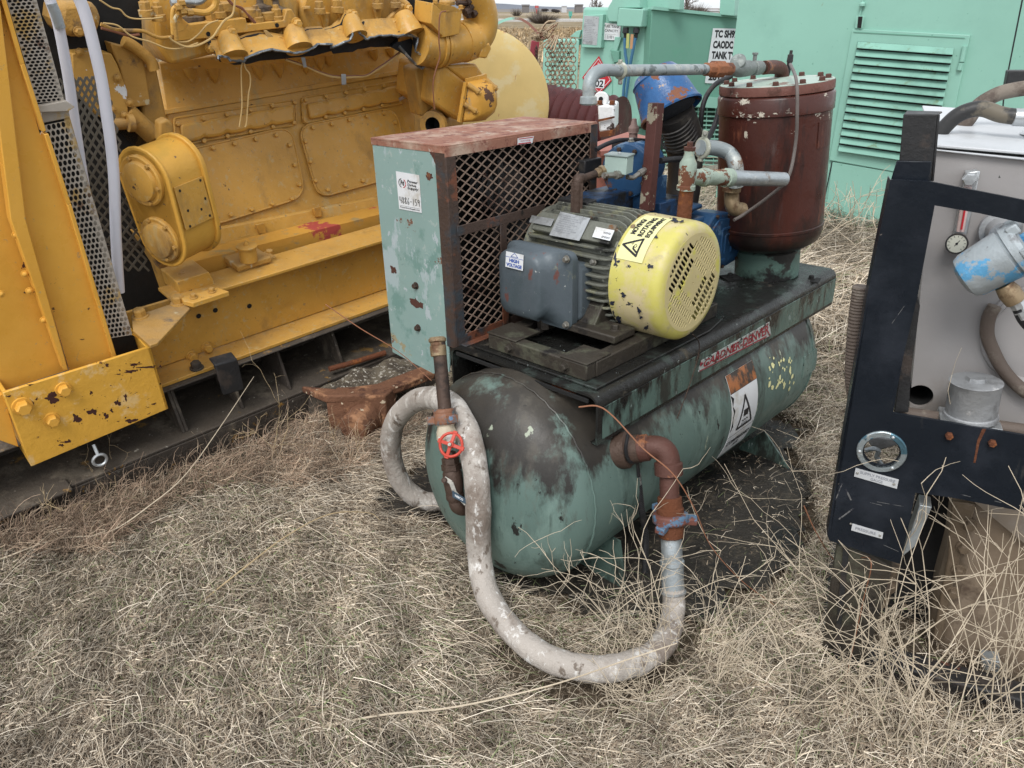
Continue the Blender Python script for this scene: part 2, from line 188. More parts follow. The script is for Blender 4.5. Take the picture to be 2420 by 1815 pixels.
# ------------------------------------------------------------------ object helpers
OFF = {}
COL = scene.collection
def tag(o, label=None, cat=None, group=None, kind=None):
    if label: o['label'] = label
    if cat: o['category'] = cat
    if group: o['group'] = group
    if kind: o['kind'] = kind
    return o
def thing(name, label, cat, loc, group=None):
    o = bpy.data.objects.new(name, None); COL.objects.link(o); o.location = loc; o.empty_display_size = .1
    OFF[o.name] = A(loc, float); return tag(o, label, cat, group)
class MB:
    def __init__(s): s.v = []; s.f = []; s.m = []; s.n = 0
    def add(s, V, F, mi=0):
        V = np.asarray(V, float).reshape(-1, 3); s.v.append(V); s.f += [tuple(i+s.n for i in f) for f in F]; s.m += [mi]*len(F); s.n += len(V); return s
    def prism(s, P, vec, mi=0):
        P = np.asarray(P, float); n = len(P); vec = A(vec, float)
        nrm = np.zeros(3)
        for i in range(n): nrm += np.cross(P[i], P[(i+1) % n])
        if nrm@vec > 0: P = P[::-1]
        V = np.concatenate([P, P+vec])
        F = [tuple(range(n)), tuple(range(2*n-1, n-1, -1))]+[(i, i+n, (i+1) % n+n, (i+1) % n) for i in range(n)]
        return s.add(V, F, mi)
    def box(s, fr, a, b, mi=0):
        (x0, y0, z0), (x1, y1, z1) = a, b
        return s.prism([fr.w(x0, y0, z0), fr.w(x1, y0, z0), fr.w(x1, y1, z0), fr.w(x0, y1, z0)], fr.d(0, 0, z1-z0), mi)
    def bar(s, p, q, up, w, h, mi=0):
        p = A(p, float); q = A(q, float); d = nz(q-p); sd = nz(np.cross(d, up)); u = np.cross(sd, d)
        return s.prism([p-sd*w/2-u*h/2, p+sd*w/2-u*h/2, p+sd*w/2+u*h/2, p-sd*w/2+u*h/2], q-p, mi)
    def tube(s, pts, r, n=12, cap=True, mi=0):
        pts = A(pts, float); k = len(pts); r = np.broadcast_to(A(r, float), (k,))
        T = np.gradient(pts, axis=0); T /= np.linalg.norm(T, axis=1)[:, None]+1e-12
        u = nz(np.cross(T[0], (0, 0, 1) if abs(T[0][2]) < .9 else (1, 0, 0))); V = []
        for i in range(k):
            u = nz(u-T[i]*(u@T[i])); w = np.cross(T[i], u)
            a = np.arange(n)*2*math.pi/n
            V.append(pts[i]+r[i]*(np.cos(a)[:, None]*u+np.sin(a)[:, None]*w))
        F = [(i*n+j, i*n+(j+1) % n, (i+1)*n+(j+1) % n, (i+1)*n+j) for i in range(k-1) for j in range(n)]
        if cap: F += [tuple(range(n-1, -1, -1)), tuple((k-1)*n+j for j in range(n))]
        return s.add(np.concatenate(V), F, mi)
    def lathe(s, p, ax, prof, n=24, cap=True, mi=0, up=None):
        p = A(p, float); ax = nz(ax); u = nz(np.cross(ax, up if up is not None else ((0, 0, 1) if abs(ax[2]) < .9 else (1, 0, 0)))); w = np.cross(ax, u)
        a = np.arange(n)*2*math.pi/n+(math.pi/n); ring = np.cos(a)[:, None]*u+np.sin(a)[:, None]*w
        V = np.concatenate([p+ax*d+ring*max(r, 1e-5) for d, r in prof]); k = len(prof)
        F = [(i*n+j, i*n+(j+1) % n, (i+1)*n+(j+1) % n, (i+1)*n+j) for i in range(k-1) for j in range(n)]
        if cap: F += [tuple(range(n-1, -1, -1)), tuple((k-1)*n+j for j in range(n))]
        return s.add(V, F, mi)
    def cyl(s, p, q, r, n=16, mi=0, r2=None):
        d = A(q, float)-A(p, float); h = np.linalg.norm(d); return s.lathe(p, d, [(0, r), (h, r if r2 is None else r2)], n, mi=mi)
    def mesh(s, name='m', mats=(), smooth=35):
        me = bpy.data.meshes.new(name); V = np.concatenate(s.v) if s.v else np.zeros((0, 3))
        me.from_pydata(V.tolist(), [], s.f)
        for m in mats: me.materials.append(m)
        if len(mats) > 1: me.polygons.foreach_set('material_index', s.m)
        if smooth:
            me.polygons.foreach_set('use_smooth', [True]*len(s.f)); me.set_sharp_from_angle(angle=rad(smooth))
        me.update(); return me
    def obj(s, name, mat, parent=None, bevel=0., smooth=35, label=None, seg=2, cut=None):
        mats = [MT[k] if isinstance(k, str) else k for k in (mat if isinstance(mat, (list, tuple)) else [mat])]
        off = OFF[parent.name] if parent else None
        if parent is None:
            V = np.concatenate(s.v); lo, hi = V.min(0), V.max(0); off = A([(lo[0]+hi[0])/2, (lo[1]+hi[1])/2, lo[2]])
        s.v = [v-off for v in s.v]
        me = s.mesh(name, mats, smooth)
        bm = bmesh.new(); bm.from_mesh(me); bmesh.ops.recalc_face_normals(bm, faces=bm.faces); bm.to_mesh(me); bm.free()
        o = bpy.data.objects.new(name, me); COL.objects.link(o)
        if cut is not None:
            cut.v = [v-off for v in cut.v]; cm = cut.mesh('c', (), 0); co = bpy.data.objects.new('c', cm); COL.objects.link(co)
            bo = o.modifiers.new('b', 'BOOLEAN'); bo.object = co; bo.operation = 'DIFFERENCE'; bo.solver = 'EXACT'; bo.use_self = True
            if bevel == 0:
                bpy.context.view_layer.update(); ev = o.evaluated_get(bpy.context.evaluated_depsgraph_get())
                nm = bpy.data.meshes.new_from_object(ev); o.modifiers.clear(); o.data = nm
            bpy.data.objects.remove(co)
        if bevel:
            b = o.modifiers.new('bevel', 'BEVEL'); b.width = bevel; b.segments = seg; b.limit_method = 'ANGLE'; b.angle_limit = rad(40)
        if parent: o.parent = parent
        else: o.location = off
        OFF[o.name] = off
        if label: o['label'] = label
        return o
_bm = {}
def bolt(par, p, n, r, mat='steel', name='bolt', washer=True, h=.65, kind='hex'):
    key = (round(r, 4), mat, washer, h, kind)
    if key not in _bm:
        b = MB()
        if washer: b.lathe((0, 0, -r*.1), (0, 0, 1), [(0, r*1.35), (r*.22, r*1.3)], 14)
        if kind == 'hex': b.lathe((0, 0, 0), (0, 0, 1), [(0, r), (r*2*h*.8, r), (r*2*h, r*.82)], 6)
        else: b.lathe((0, 0, 0), (0, 0, 1), [(0, r), (r*.5, r*.9), (r*.8, r*.5), (r*.9, .0001)], 10)
        _bm[key] = b.mesh('bolt', [MT[mat]], 30)
    o = bpy.data.objects.new(name, _bm[key]); COL.objects.link(o)
    o.parent = par; o.location = A(p, float)-OFF[par.name]
    o.rotation_euler = Vector(nz(n)).to_track_quat('Z', 'Y').to_euler(); return o
def spl(P, n=8):
    P = A(P, float); Q = np.concatenate([[2*P[0]-P[1]], P, [2*P[-1]-P[-2]]]); out = []
    for i in range(1, len(Q)-2):
        for t in np.arange(n)/n:
            a, b, c, d = Q[i-1:i+3]
            out.append(.5*((2*b)+(-a+c)*t+(2*a-5*b+4*c-d)*t*t+(-a+3*b-3*c+d)*t**3))
    return A(out+[P[-1]])
_tc = {}
def textmesh(s, bold=0.0, shear=0.):
    key = (s, bold, shear)
    if key not in _tc:
        cu = bpy.data.curves.new('t', 'FONT'); cu.body = s; cu.size = 1; cu.offset = bold; cu.shear = shear; cu.resolution_u = 3; cu.align_x = 'LEFT'
        o = bpy.data.objects.new('t', cu); COL.objects.link(o); bpy.context.view_layer.update()
        me = bpy.data.meshes.new_from_object(o.evaluated_get(bpy.context.evaluated_depsgraph_get()))
        V = A([v.co[:] for v in me.vertices]); F = [tuple(p.vertices) for p in me.polygons]
        V[:, :2] -= V[:, :2].min(0); V[:, :2] /= V[:, :2].max(0)
        bpy.data.objects.remove(o); bpy.data.meshes.remove(me); _tc[key] = (V[:, :2], F)
    return _tc[key]
def sticker(name, fn, mats, par, elems, nu=1, nv=1, base=True, th=.0012, label=None, edge=None):
    """fn(u, v, h) -> world. elems: ('t', text, u0, v0, u1, v1, mat[, bold, shear]) or ('p', [(u, v)...], mat) or ('r', u0, v0, u1, v1, mat)"""
    b = MB()
    if base:
        V = []; W_ = nu+1
        for j in range(nv+1):
            for i in range(nu+1): V.append(fn(i/nu, j/nv, th))
        F = [(j*W_+i, j*W_+i+1, (j+1)*W_+i+1, (j+1)*W_+i) for j in range(nv) for i in range(nu)]
        b.add(V, F, 0)
        B = [(i/nu, 0) for i in range(nu)]+[(1, j/nv) for j in range(nv)]+[(1-i/nu, 1) for i in range(nu)]+[(0, 1-j/nv) for j in range(nv)]
        k = len(B); b.add([fn(u, v, th) for u, v in B]+[fn(u, v, 0) for u, v in B], [(i, i+k, (i+1) % k+k, (i+1) % k) for i in range(k)], 0)
    hh = th
    for e in elems:
        if e[0] == 't':
            _, s, u0, v0, u1, v1, mi = e[:7]; tv, tf = textmesh(s, *(e[7:] or (0.,)))
            b.add([fn(u0+(u1-u0)*x, v0+(v1-v0)*y, th+.0009) for x, y in tv], tf, mi)
        elif e[0] == 'r':
            _, u0, v0, u1, v1, mi = e; k = max(1, nu//2); kk = max(1, nv//2)
            V = [fn(u0+(u1-u0)*i/k, v0+(v1-v0)*j/kk, th+.0005) for j in range(kk+1) for i in range(k+1)]
            b.add(V, [(j*(k+1)+i, j*(k+1)+i+1, (j+1)*(k+1)+i+1, (j+1)*(k+1)+i) for j in range(kk) for i in range(k)], mi)
        else:
            _, P, mi = e; b.add([fn(u, v, th+.0007+(.0003 if len(e) > 3 else 0)) for u, v in P], [tuple(range(len(P)))], mi)
    return b.obj(name, mats, par, smooth=0, label=label)
def quadmap(p00, p10, p11, p01, n=None):
    p00, p10, p11, p01 = [A(p, float) for p in (p00, p10, p11, p01)]
    if n is None:
        n = nz(np.cross(p10-p00, p01-p00))
        if n@(cC-p00) < 0: n = -n
    return lambda u, v, h: (1-u)*(1-v)*p00+u*(1-v)*p10+u*v*p11+(1-u)*v*p01+n*h
def ringpoly(cu, cv, ru, rv, wu, mi, a0=0, a1=360, n=20):
    out = []
    for i in range(n):
        t0 = rad(a0+(a1-a0)*i/n); t1 = rad(a0+(a1-a0)*(i+1)/n); k = 1-wu
        out.append(('p', [(cu+ru*math.cos(t0), cv+rv*math.sin(t0)), (cu+ru*math.cos(t1), cv+rv*math.sin(t1)), (cu+ru*k*math.cos(t1), cv+rv*k*math.sin(t1)), (cu+ru*k*math.cos(t0), cv+rv*k*math.sin(t0))], mi))
    return out
def strokes(P, w, mi, asp=1.):
    """polyline of quads; w in u units, v scaled by asp"""
    out = []
    for (x0, y0), (x1, y1) in [((a_[0]+(b_[0]-a_[0])*i_/6, a_[1]+(b_[1]-a_[1])*i_/6), (a_[0]+(b_[0]-a_[0])*(i_+1)/6, a_[1]+(b_[1]-a_[1])*(i_+1)/6)) for a_, b_ in zip(P, P[1:]) for i_ in range(6)]:
        dx, dy = x1-x0, (y1-y0)/asp; L_ = math.hypot(dx, dy) or 1; nx, ny = -dy/L_*w/2, dx/L_*w/2*asp; ex, ey = dx/L_*w*.3, dy/L_*w*.3*asp
        out.append(('p', [(x0+nx-ex, y0+ny-ey), (x1+nx+ex, y1+ny+ey), (x1-nx+ex, y1-ny+ey), (x0-nx-ex, y0-ny-ey)], mi))
    return out
def expanded(fr_fn, nu, nv, W_, H_, bw=.005, th=.003, mi=0, mb=None, clip=None):
    """diamond mesh of nu x nv cells over a W_ x H_ rectangle; fr_fn(x, y, h) -> world"""
    b = mb or MB(); cw = W_/nu; ch = H_/nv
    for fam in (0, 1):
        for k in range(-nv, nu+nv):
            # line x = k*cw +- (y/ch)*cw
            y0, y1 = 0., H_; f = (lambda y: k*cw+y/ch*cw) if fam == 0 else (lambda y: (k+0.)*cw+(H_-y)/ch*cw)
            P = [(f(y0), y0), (f(y1), y1)]
            (xa, ya), (xb, yb) = P
            if xa > xb: (xa, ya), (xb, yb) = (xb, yb), (xa, ya)
            if xb < 0 or xa > W_: continue
            if xa < 0: ya += (yb-ya)*(-xa)/(xb-xa); xa = 0
            if xb > W_: yb = ya+(yb-ya)*(W_-xa)/(xb-xa); xb = W_
            if xb-xa < 1e-4: continue
            dx, dy = xb-xa, yb-ya; l = math.hypot(dx, dy); nx, ny = -dy/l*bw/2, dx/l*bw/2; h = fam*.0011
            q = [(xa+nx, ya+ny), (xb+nx, yb+ny), (xb-nx, yb-ny), (xa-nx, ya-ny)]
            b.add([fr_fn(x, y, h) for x, y in q]+[fr_fn(x, y, h+th) for x, y in q], [(0, 1, 2, 3), (7, 6, 5, 4), (0, 4, 5, 1), (1, 5, 6, 2), (2, 6, 7, 3), (3, 7, 4, 0)], mi)
    return b
def noise2(x, y, s=1., seed=0):
    r = np.zeros_like(np.asarray(x, float)); rs = np.random.default_rng(seed)
    for i in range(7):
        a = rs.uniform(0, 2*math.pi); k = s*rs.uniform(.6, 2.2); r += np.sin(k*(x*math.cos(a)+y*math.sin(a))+rs.uniform(0, 6.28))
    return r/4.

def chips(name, par, mat, fn, blobs, seed=5, bits=3):
    """paint chips of a given outline: fn(px, py) -> point on the surface; each blob (x, y, rx, ry) is one ragged flake with a few crumbs"""
    rs = np.random.default_rng(seed)
    def one(x, y, rx, ry, n):
        b = MB(); ph = rs.uniform(0, 6.28, 4); V = [fn(x, y)]
        for i in range(n):
            t = i/n*2*math.pi; k = .78+.20*math.sin(2*t+ph[0])+.17*math.sin(3*t+ph[1])+.13*math.sin(5*t+ph[2])+rs.uniform(-.16, .16)
            V.append(fn(x+rx*k*math.cos(t), y+ry*k*math.sin(t)))
        return V, [(0, i+1, (i+1) % n+1) for i in range(n)]
    for x, y, rx, ry in blobs:
        b = MB(); b.add(*one(x, y, rx, ry, 30))
        for _ in range(bits):
            a = rs.uniform(0, 6.28); q = rs.uniform(1.05, 1.7); r_ = rs.uniform(.07, .2); b.add(*one(x+rx*q*math.cos(a), y+ry*q*math.sin(a), max(rx, ry)*r_, max(rx, ry)*r_, 8))
        b.obj(name, mat, par, smooth=0)
# ================================================================== AIR COMPRESSOR
C = Fr(at(1414, 941, 2.0), eul(rad(46.44), rad(-.23), rad(-1.78)))
LD, WD, HD = 1.50, .571, .142
_b = C.w(.6, .28, 0)
comp = thing('air_compressor', 'teal skid air compressor with yellow fan cover motor and rusty red oil tank', 'air compressor', (_b[0], _b[1], 0))
# deck: folded sheet, flanges hanging down with lips turned in
def sheet(poly, t):
    P = A(poly, float); n = len(P); N = []
    for i in range(n):
        d = nz(P[min(i+1, n-1)]-P[max(i-1, 0)]); N.append([-d[1], d[0]])
    return list(map(tuple, P))+list(map(tuple, (P+A(N)*t)[::-1]))
r = .032
prof = [(.045, -HD), (.0, -HD)]+[(r-r*math.cos(a), -r+r*math.sin(a)) for a in np.linspace(0, math.pi/2, 7)]+[(WD-r+r*math.sin(a), -r+r*math.cos(a)) for a in np.linspace(0, math.pi/2, 7)]+[(WD, -HD), (WD-.045, -HD)]
b = MB(); b.prism([C.w(0, y, zz) for y, zz in sheet(prof, -.007)], C.d(LD, 0, 0))
deck = b.obj('deck', 'deck', comp, smooth=50)
b = MB(); b.box(C, (.02, .0, -HD+.012), (LD-.0, -.0025, -.034))
skirt = b.obj('deck_flange', 'flange', comp, bevel=.002)
b = MB(); b.prism([C.w(x, y, .001) for x, y in ((.03, .03), (.03, .50), (.72, .50), (.78, .13), (.72, .05), (.60, .025))], C.d(0, 0, .007)); b.obj('wear_plate', 'deck', comp, bevel=.002)
b = MB(); b.prism([C.w(-.001, y, -.012) for y in (.03, .54)]+[C.w(-.001, y, -.022) for y in (.54, .03)], C.d(-.006, 0, 0)); b.obj('deck_edge_strip', 'dark', deck)
for x in (.16,):
    bolt(deck, C.w(x-.1, .17, -.02), C.d(0, 0, -1), .012, 'rust')
b = MB(); b.box(C, (.02, .10, -.030), (.05, .22, -.012)); b.box(C, (.03, .15, -.062), (.045, .165, -.03)); b.obj('deck_clip', 'rust', comp, bevel=.002)
# name badge on the flange
fn = quadmap(C.P(1, -.0035, *z('G', (585, 715))), C.P(1, -.0035, *z('G', (1025, 490))), C.P(1, -.0035, *z('G', (1015, 410))), C.P(1, -.0035, *z('G', (600, 645))))
sticker('name_badge', fn, ['gdwhite', 'gdred'], deck, [('t', 'GARDNER-DENVER', .05, .22, .975, .88, 1, .025, .15), ('r', .01, .03, .93, .13, 1)], nu=8, nv=2)
# air tank
TY, TZ, TR, S0, S1, HDP = .283, -.325, .32, -.05, 1.30, .18
prof = [(S0-HDP*math.cos(a), TR*math.sin(a)) for a in np.linspace(0.0, math.pi/2, 22)]+[(x, TR) for x in np.linspace(S0+.02, S1-.02, 14)]+[(S1+HDP*math.sin(a), TR*math.cos(a)) for a in np.linspace(0, math.pi/2, 18)]
b = MB(); b.lathe(C.w(0, TY, TZ), C.d(1, 0, 0), prof, 72, cap=False); tank = b.obj('air_tank', 'tank', comp, smooth=60)
for sx in (S0, S1):
    b = MB(); P = []; 
    for i in range(97):
        a = i/96*2*math.pi; rr = TR+.0005+.0014*math.sin(i*7.3)*math.sin(i*2.1); P.append(C.w(sx+.0015*math.sin(i*3.1), TY+rr*math.cos(a), TZ+rr*math.sin(a)))
    b.tube(P, .0035, 6, cap=False); b.obj('weld_seam', 'tank', tank)
def tanksurf(x, a, h=0.): return C.w(x, TY+(TR+h)*math.cos(a), TZ+(TR+h)*math.sin(a))   # a = angle from +y
def on_tank(px, py):
    o = C.R.T@(cC-C.T)-A([0, TY, TZ]); d = C.R.T@ray(px, py)
    a_, b_, c_ = d[1]**2+d[2]**2, 2*(o[1]*d[1]+o[2]*d[2]), o[1]**2+o[2]**2-TR**2
    t = (-b_-math.sqrt(max(0, b_*b_-4*a_*c_)))/(2*a_); p = o+t*d; return p[0], math.atan2(p[2], p[1])
x0, a0 = on_tank(*z('G', (735, 735))); x1, a1 = on_tank(*z('G', (905, 655))); x2, a2 = on_tank(*z('G', (680, 1250))); x3, a3 = on_tank(*z('G', (880, 1080)))
f = lambda a: a+2*math.pi if a < 0 else a
AT, AB = -2.50+2*math.pi, -2.50+2*math.pi
xt0, xt1 = x0, x1
aT = (f(a0)+f(a1))/2; aB = (f(a2)+f(a3))/2
xl = (x0+x2)/2; xr = (x1+x3)/2
wf = lambda u, v, h: tanksurf(xl+(xr-xl)*u, aB+(aT-aB)*v, h+.001)
tri = [(.5, .70), (.27, .345), (.83, .345), (.5, .70)]
sticker('warning_sticker', wf, ['white', 'ink', 'orange', 'dark'], tank, [('r', 0, .80, 1, 1, 2), ('r', .0, .795, 1, .80, 1), ('r', 0, .285, 1, .29, 1)]+strokes(tri, .055, 1, .55)+[
    ('r', .46, .46, .64, .54, 1), ('t', '~~~', .42, .40, .66, .43, 1), ('t', '===', .42, .365, .66, .385, 1), ('t', 'COMPRESSED', .06, .155, .94, .215, 1, .03, .15), ('t', 'AIR', .38, .075, .62, .13, 1, .03, .15),
    ('p', [(0, .79), (.10, .74), (.04, .66), (.12, .60), (.05, .5), (.09, .42), (0, .36)], 3)], nu=10, nv=24)
x0, a0 = on_tank(*z('G', (1210, 750))); x1, a1 = on_tank(*z('G', (1300, 570)))
b = MB(); V = [tanksurf(x0+(x1-x0)*u, f(a0)+(f(a1)-f(a0))*v, .003) for v in (0, .25, .5, .75, 1) for u in (0, 1)]
b.add(V+[tanksurf(x0+(x1-x0)*u, f(a0)+(f(a1)-f(a0))*v, -.003) for v in (0, .25, .5, .75, 1) for u in (0, 1)], [(2*i, 2*i+1, 2*i+3, 2*i+2) for i in range(4)]+[(2*i, 2*i+2, 12+2*i, 10+2*i) for i in range(4)]+[(2*i+1, 11+2*i, 13+2*i, 2*i+3) for i in range(4)]+[(0, 10, 11, 1), (8, 9, 19, 18)]); b.obj('data_plate', 'tank', tank)
# flakes of an old yellow label
b = MB()
for i in range(46):
    px, py = z('G', (1010+rng.random()*150, 620+rng.random()*200)); x, a = on_tank(px, py); s = .004+.009*rng.random(); k = rng.integers(4, 7)
    t = np.arange(k)/k*6.28; b.add([tanksurf(x+s*math.cos(q)*rng.uniform(.4, 1.2), a+s*math.sin(q)/TR*rng.uniform(.5, 1.3), .0012) for q in t], [tuple(range(k))])
b.obj('label_remnant', MT['paley'], tank, smooth=0)
# legs
for xs, poly in ((1.12, z('G', (830, 1160), (985, 1070), (1110, 1260), (1205, 1430), (1205, 1450), (930, 1380))),):
    b = MB(); b.prism([C.P(0, xs, *p) for p in poly[:4]]+[C.P(0, xs, *poly[4]), C.P(0, xs, *poly[5])], C.d(.008, 0, 0)); leg = b.obj('leg', 'flange', comp)
    p, q = C.on(0, xs, *poly[4]), C.on(0, xs, *poly[5]); b = MB(); b.box(C, (xs-.05, min(p[1], q[1])-.01, p[2]-.004), (xs+.02, q[1]+.1, p[2]+.004)); b.obj('foot_plate', 'teal', leg)
for xs, ys in ((.12, .0), (.12, .42), (1.12, .42)):
    b = MB(); b.prism([C.w(xs, ys, -.52), C.w(xs, ys+.15, -.52), C.w(xs, ys+(.12 if ys > .2 else .17), -.69), C.w(xs, ys+(-.03 if ys < .2 else .1), -.69)], C.d(.008, 0, 0)); b.obj('leg', 'flange', comp)
# nipple, elbow, union and the big hose
x_, a_ = on_tank(1474, 1064); pA = tanksurf(x_, a_)
dE = dep(pA)-.05; K_c = at(1578, 1052, dE); n1 = nz(K_c-pA); rE = .032
tdn = nz(at(1591, 1400, dE+.05)-K_c)
b = MB(); b.lathe(pA-n1*.04, n1, [(0, .052), (.052, .052), (.056, .044), (.06, .044), (.066, .040), (.085, .040)], 28); b.obj('tank_socket', 'dkpipe', tank)
b = MB(); b.tube([pA+n1*.02, K_c-n1*.05], .0265, 20); b.obj('nipple', 'dkpipe', comp)
RA = .048; o1 = K_c-n1*RA; arc = []
for a_ in np.linspace(0, 1, 9): arc.append((1-a_)**2*o1+2*a_*(1-a_)*K_c+a_*a_*(K_c+tdn*RA))
top = o1-n1*.025; bot = arc[-1]+tdn*.03
b = MB(); b.tube([top]+arc+[bot], [rE]*11, 22); b.lathe(top-n1*.012, n1, [(0, .032), (.002, .0375), (.03, .0375), (.034, .032)], 24); b.lathe(bot-tdn*.032, tdn, [(0, .032), (.004, .0385), (.036, .0385), (.038, .030)], 24)
b.obj('elbow', 'rustpipe', comp)
x0_, y0_ = bot[0], bot[1]
def down(py):
    lo, hi = -.3, 1.
    for _ in range(40):
        m = (lo+hi)/2; (lo, hi) = (lo, m) if proj(bot+tdn*m)[1] > py else (m, hi)
    return bot+tdn*lo
yN = [down(p) for p in (1142, 1190, 1252, 1262, 1290, 1322, 1395, 1400)]
b = MB(); b.lathe(yN[0]-tdn*.02, tdn, [(0, .026)]+[(.02+i*.004, .026+.0012*(i % 2)) for i in range(16)], 24); b.obj('threaded_nipple', 'rustpipe', comp)
b = MB(); H1 = yN[0][2]; 
b.lathe(yN[1]-tdn*.02, tdn, [(0, .029), (.002, .033), (.03, .034), (.033, .037), (.05, .037), (np.linalg.norm(yN[1]-yN[2])+.01, .035)], 24); b.lathe(yN[2]-tdn*.012, tdn, [(0, .036), (.012, .035), (.03, .034), (.034, .030)], 24); b.obj('union', 'rust', comp)
b = MB(); zc = (yN[1]+yN[2])/2+tdn*.006; b.lathe(zc-tdn*.016, tdn, [(0, .044), (.003, .050), (.024, .050), (.028, .044)], 28)
for k in range(3):
    a = rad(-5+120*k); dv = A([math.cos(a), math.sin(a), 0]); b.bar(zc+dv*.040, zc+dv*.072, (0, 0, 1), .028, .020)
b.obj('hammer_union_nut', MT['bluewing'] if 'bluewing' in MT else M('flaked_blue_wing_nut', (.085, .15, .23), .55, layers=[((.15, .06, .045), 12, .47, .03), ((.12, .13, .12), 9, .58, .08)], bump=.3), comp, bevel=.003)
b = MB(); L35, L36 = np.linalg.norm(yN[3]-yN[5]), np.linalg.norm(yN[3]-yN[6]); b.lathe(yN[3], tdn, [(0, .0275)]+[(.002+.003*i, .0275+.001*(i % 2)) for i in range(5)]+[(.02, .029), (L35, .029), (L35+.003, .0335), (L35+.014, .034), (L35+.018, .031), (L36, .031)], 26); b.obj('hose_tail', 'galv', comp)
hs = [tuple(yN[6]-tdn*.01)]
dH = dep(yN[6])
pts = [(1592, 1440, dH-.0), (1578, 1500, 2.09), (1545, 1545, 2.03), (1470, 1575, 1.97), (1390, 1580, 1.96), (1290, 1553, 1.99), (1205, 1485, 2.05), (1150, 1400, 2.11), (1132, 1300, 2.13), (1130, 1190, 2.06), (1122, 1100, 2.045), (1100, 1010, 2.09), (1055, 948, 2.20), (985, 946, 2.36), (932, 1000, 2.50), (925, 1075, 2.60), (955, 1150, 2.67), (1015, 1205, 2.72), (1100, 1240, 2.8)]
hp = [A(hs[0])]+[at(*p) for p in pts]
for p in hp: p[2] = max(p[2], .045)
hp = spl(hp, 7); nh = len(hp); rh = A([(.0305+.004*min(1, i/16))*(1+.018*math.sin(i*1.3)+.012*math.sin(i*.47+1)) for i in range(nh)])
b = MB(); b.tube(hp, rh, 20); hose = b.obj('hose', 'hose', comp, smooth=60)
b = MB(); b.lathe(yN[6], tdn, [(0, .033), (.001, .036), (.006, .036), (.008, .033)], 26); b.obj('hose_clamp', 'alu', hose)
# drain conduit hanging from the deck beside the elbow
P = [C.P(1, -.05, *z('F', p)) for p in ((1190, 470), (1180, 540), (1195, 590), (1230, 600), (1238, 660))]; b = MB(); b.tube(spl(P), .005, 8); b.obj('cable', 'blk', comp)
P = [C.P(1, -.03, *z('F', (1236, 645))), C.P(1, -.03, *z('F', (1240, 700)))]; b = MB(); b.tube(P, .008, 10); b.obj('cable_gland', 'alu', comp)
P = spl([C.P(1, -.03, *z('F', p)) for p in ((1238, 695), (1250, 800), (1268, 920), (1268, 1010), (1266, 1090))], 28); b = MB(); b.tube(P, .009+.0014*A([i % 2 for i in range(len(P))]), 10); b.obj('flexible_conduit', 'blk', comp)
# --- riser pipe with ball valve and red handwheel in front of the tank head
dR = 2.06
def RP(x, y, d=None): return at(x, y, d or dR)
b = MB(); p0, p1 = RP(1036, 800), RP(1051, 965); b.tube([p0, p1], rpx(16, p0), 20); b.obj('riser_pipe', 'dkpipe', comp)
rz = nz(p0-p1)
b = MB(); b.lathe(RP(1037, 842), rz, [(0, rpx(17, p0)), (.002, rpx(19, p0)), (.028, rpx(19.5, p0)), (.03, rpx(17.5, p0)), (.037, rpx(17.5, p0)), (.04, rpx(21, p0)), (.047, rpx(21, p0)), (.052, rpx(16, p0)), (.052, rpx(12, p0)), (.02, rpx(11, p0))], 24); b.obj('coupling', 'brass', comp, label='threaded coupling with tape traces on top of the riser')
b = MB(); pu = RP(1051, 982); ru = rpx(28, pu)
b.lathe(pu-rz*.024, rz, [(0, ru*.9), (.006, ru), (.026, ru), (.030, ru*.93), (.040, ru*.98), (.042, ru*.96), (.042, ru*.75), (.018, ru*.7), (.016, .001)], 28, cap=False)
sx = nz(np.cross(rz, cF))
for a in (5, 125, 245):
    dv = sx*math.cos(rad(a))+np.cross(rz, sx)*math.sin(rad(a)); b.bar(pu-rz*.010+dv*ru*.8, pu-rz*.010+dv*ru*1.5, rz, .026, .022)
b.obj('hammer_union_nut', M('rusted_blue_wing_nut', (.10, .12, .13), .6, layers=[((.20, .09, .05), 14, .42, .08), ((.12, .2, .3), 12, .6, .04)], bump=.35), comp, bevel=.003)
b = MB(); b.lathe(RP(1058, 1047), nz(RP(1052, 990)-RP(1058, 1047)), [(0, rpx(20, pu)), (.012, rpx(25, pu)), (.03, rpx(24, pu)), (.045, rpx(20, pu)), (.055, rpx(24, pu)), (.062, rpx(22, pu))], 22); b.obj('gate_valve', M('taped_brass_valve', (.46, .40, .30), .6, layers=[((.75, .73, .68), 14, .52, .04), ((.2, .13, .07), 12, .62, .05)], bump=.4), comp)
hc = RP(1066, 1051, dR-.055); hn = nz(cC-hc)*1.0+A([-.35, 0, .1]); hn = nz(hn); hu = nz(np.cross(hn, (0, 0, 1))); hv = np.cross(hu, hn)
RH = rpx(28, hc); b = MB(); b.tube([hc+RH*(math.cos(t)*hu+math.sin(t)*hv)+hn*.002*math.sin(3*t) for t in np.linspace(0, 2*math.pi, 33)], .0042, 8, cap=False)
for a in (100, 190, 280, 10): dv = math.cos(rad(a))*hu+math.sin(rad(a))*hv; b.bar(hc+hn*.003, hc+dv*RH, hn, .009, .005); b.bar(hc+dv*RH*.98, hc+dv*RH*1.22, hn, .012, .007)
b.lathe(hc-hn*.006, hn, [(0, .009), (.012, .009), (.014, .007)], 16); hw = b.obj('handwheel', 'red', comp, bevel=.001)
b = MB(); b.tube([RP(1060, 1051), hc+hn*.012], .0035, 8); b.lathe(hc+hn*.008, hn, [(0, .0055), (.006, .005)], 6); b.obj('valve_stem', 'steel', hw)
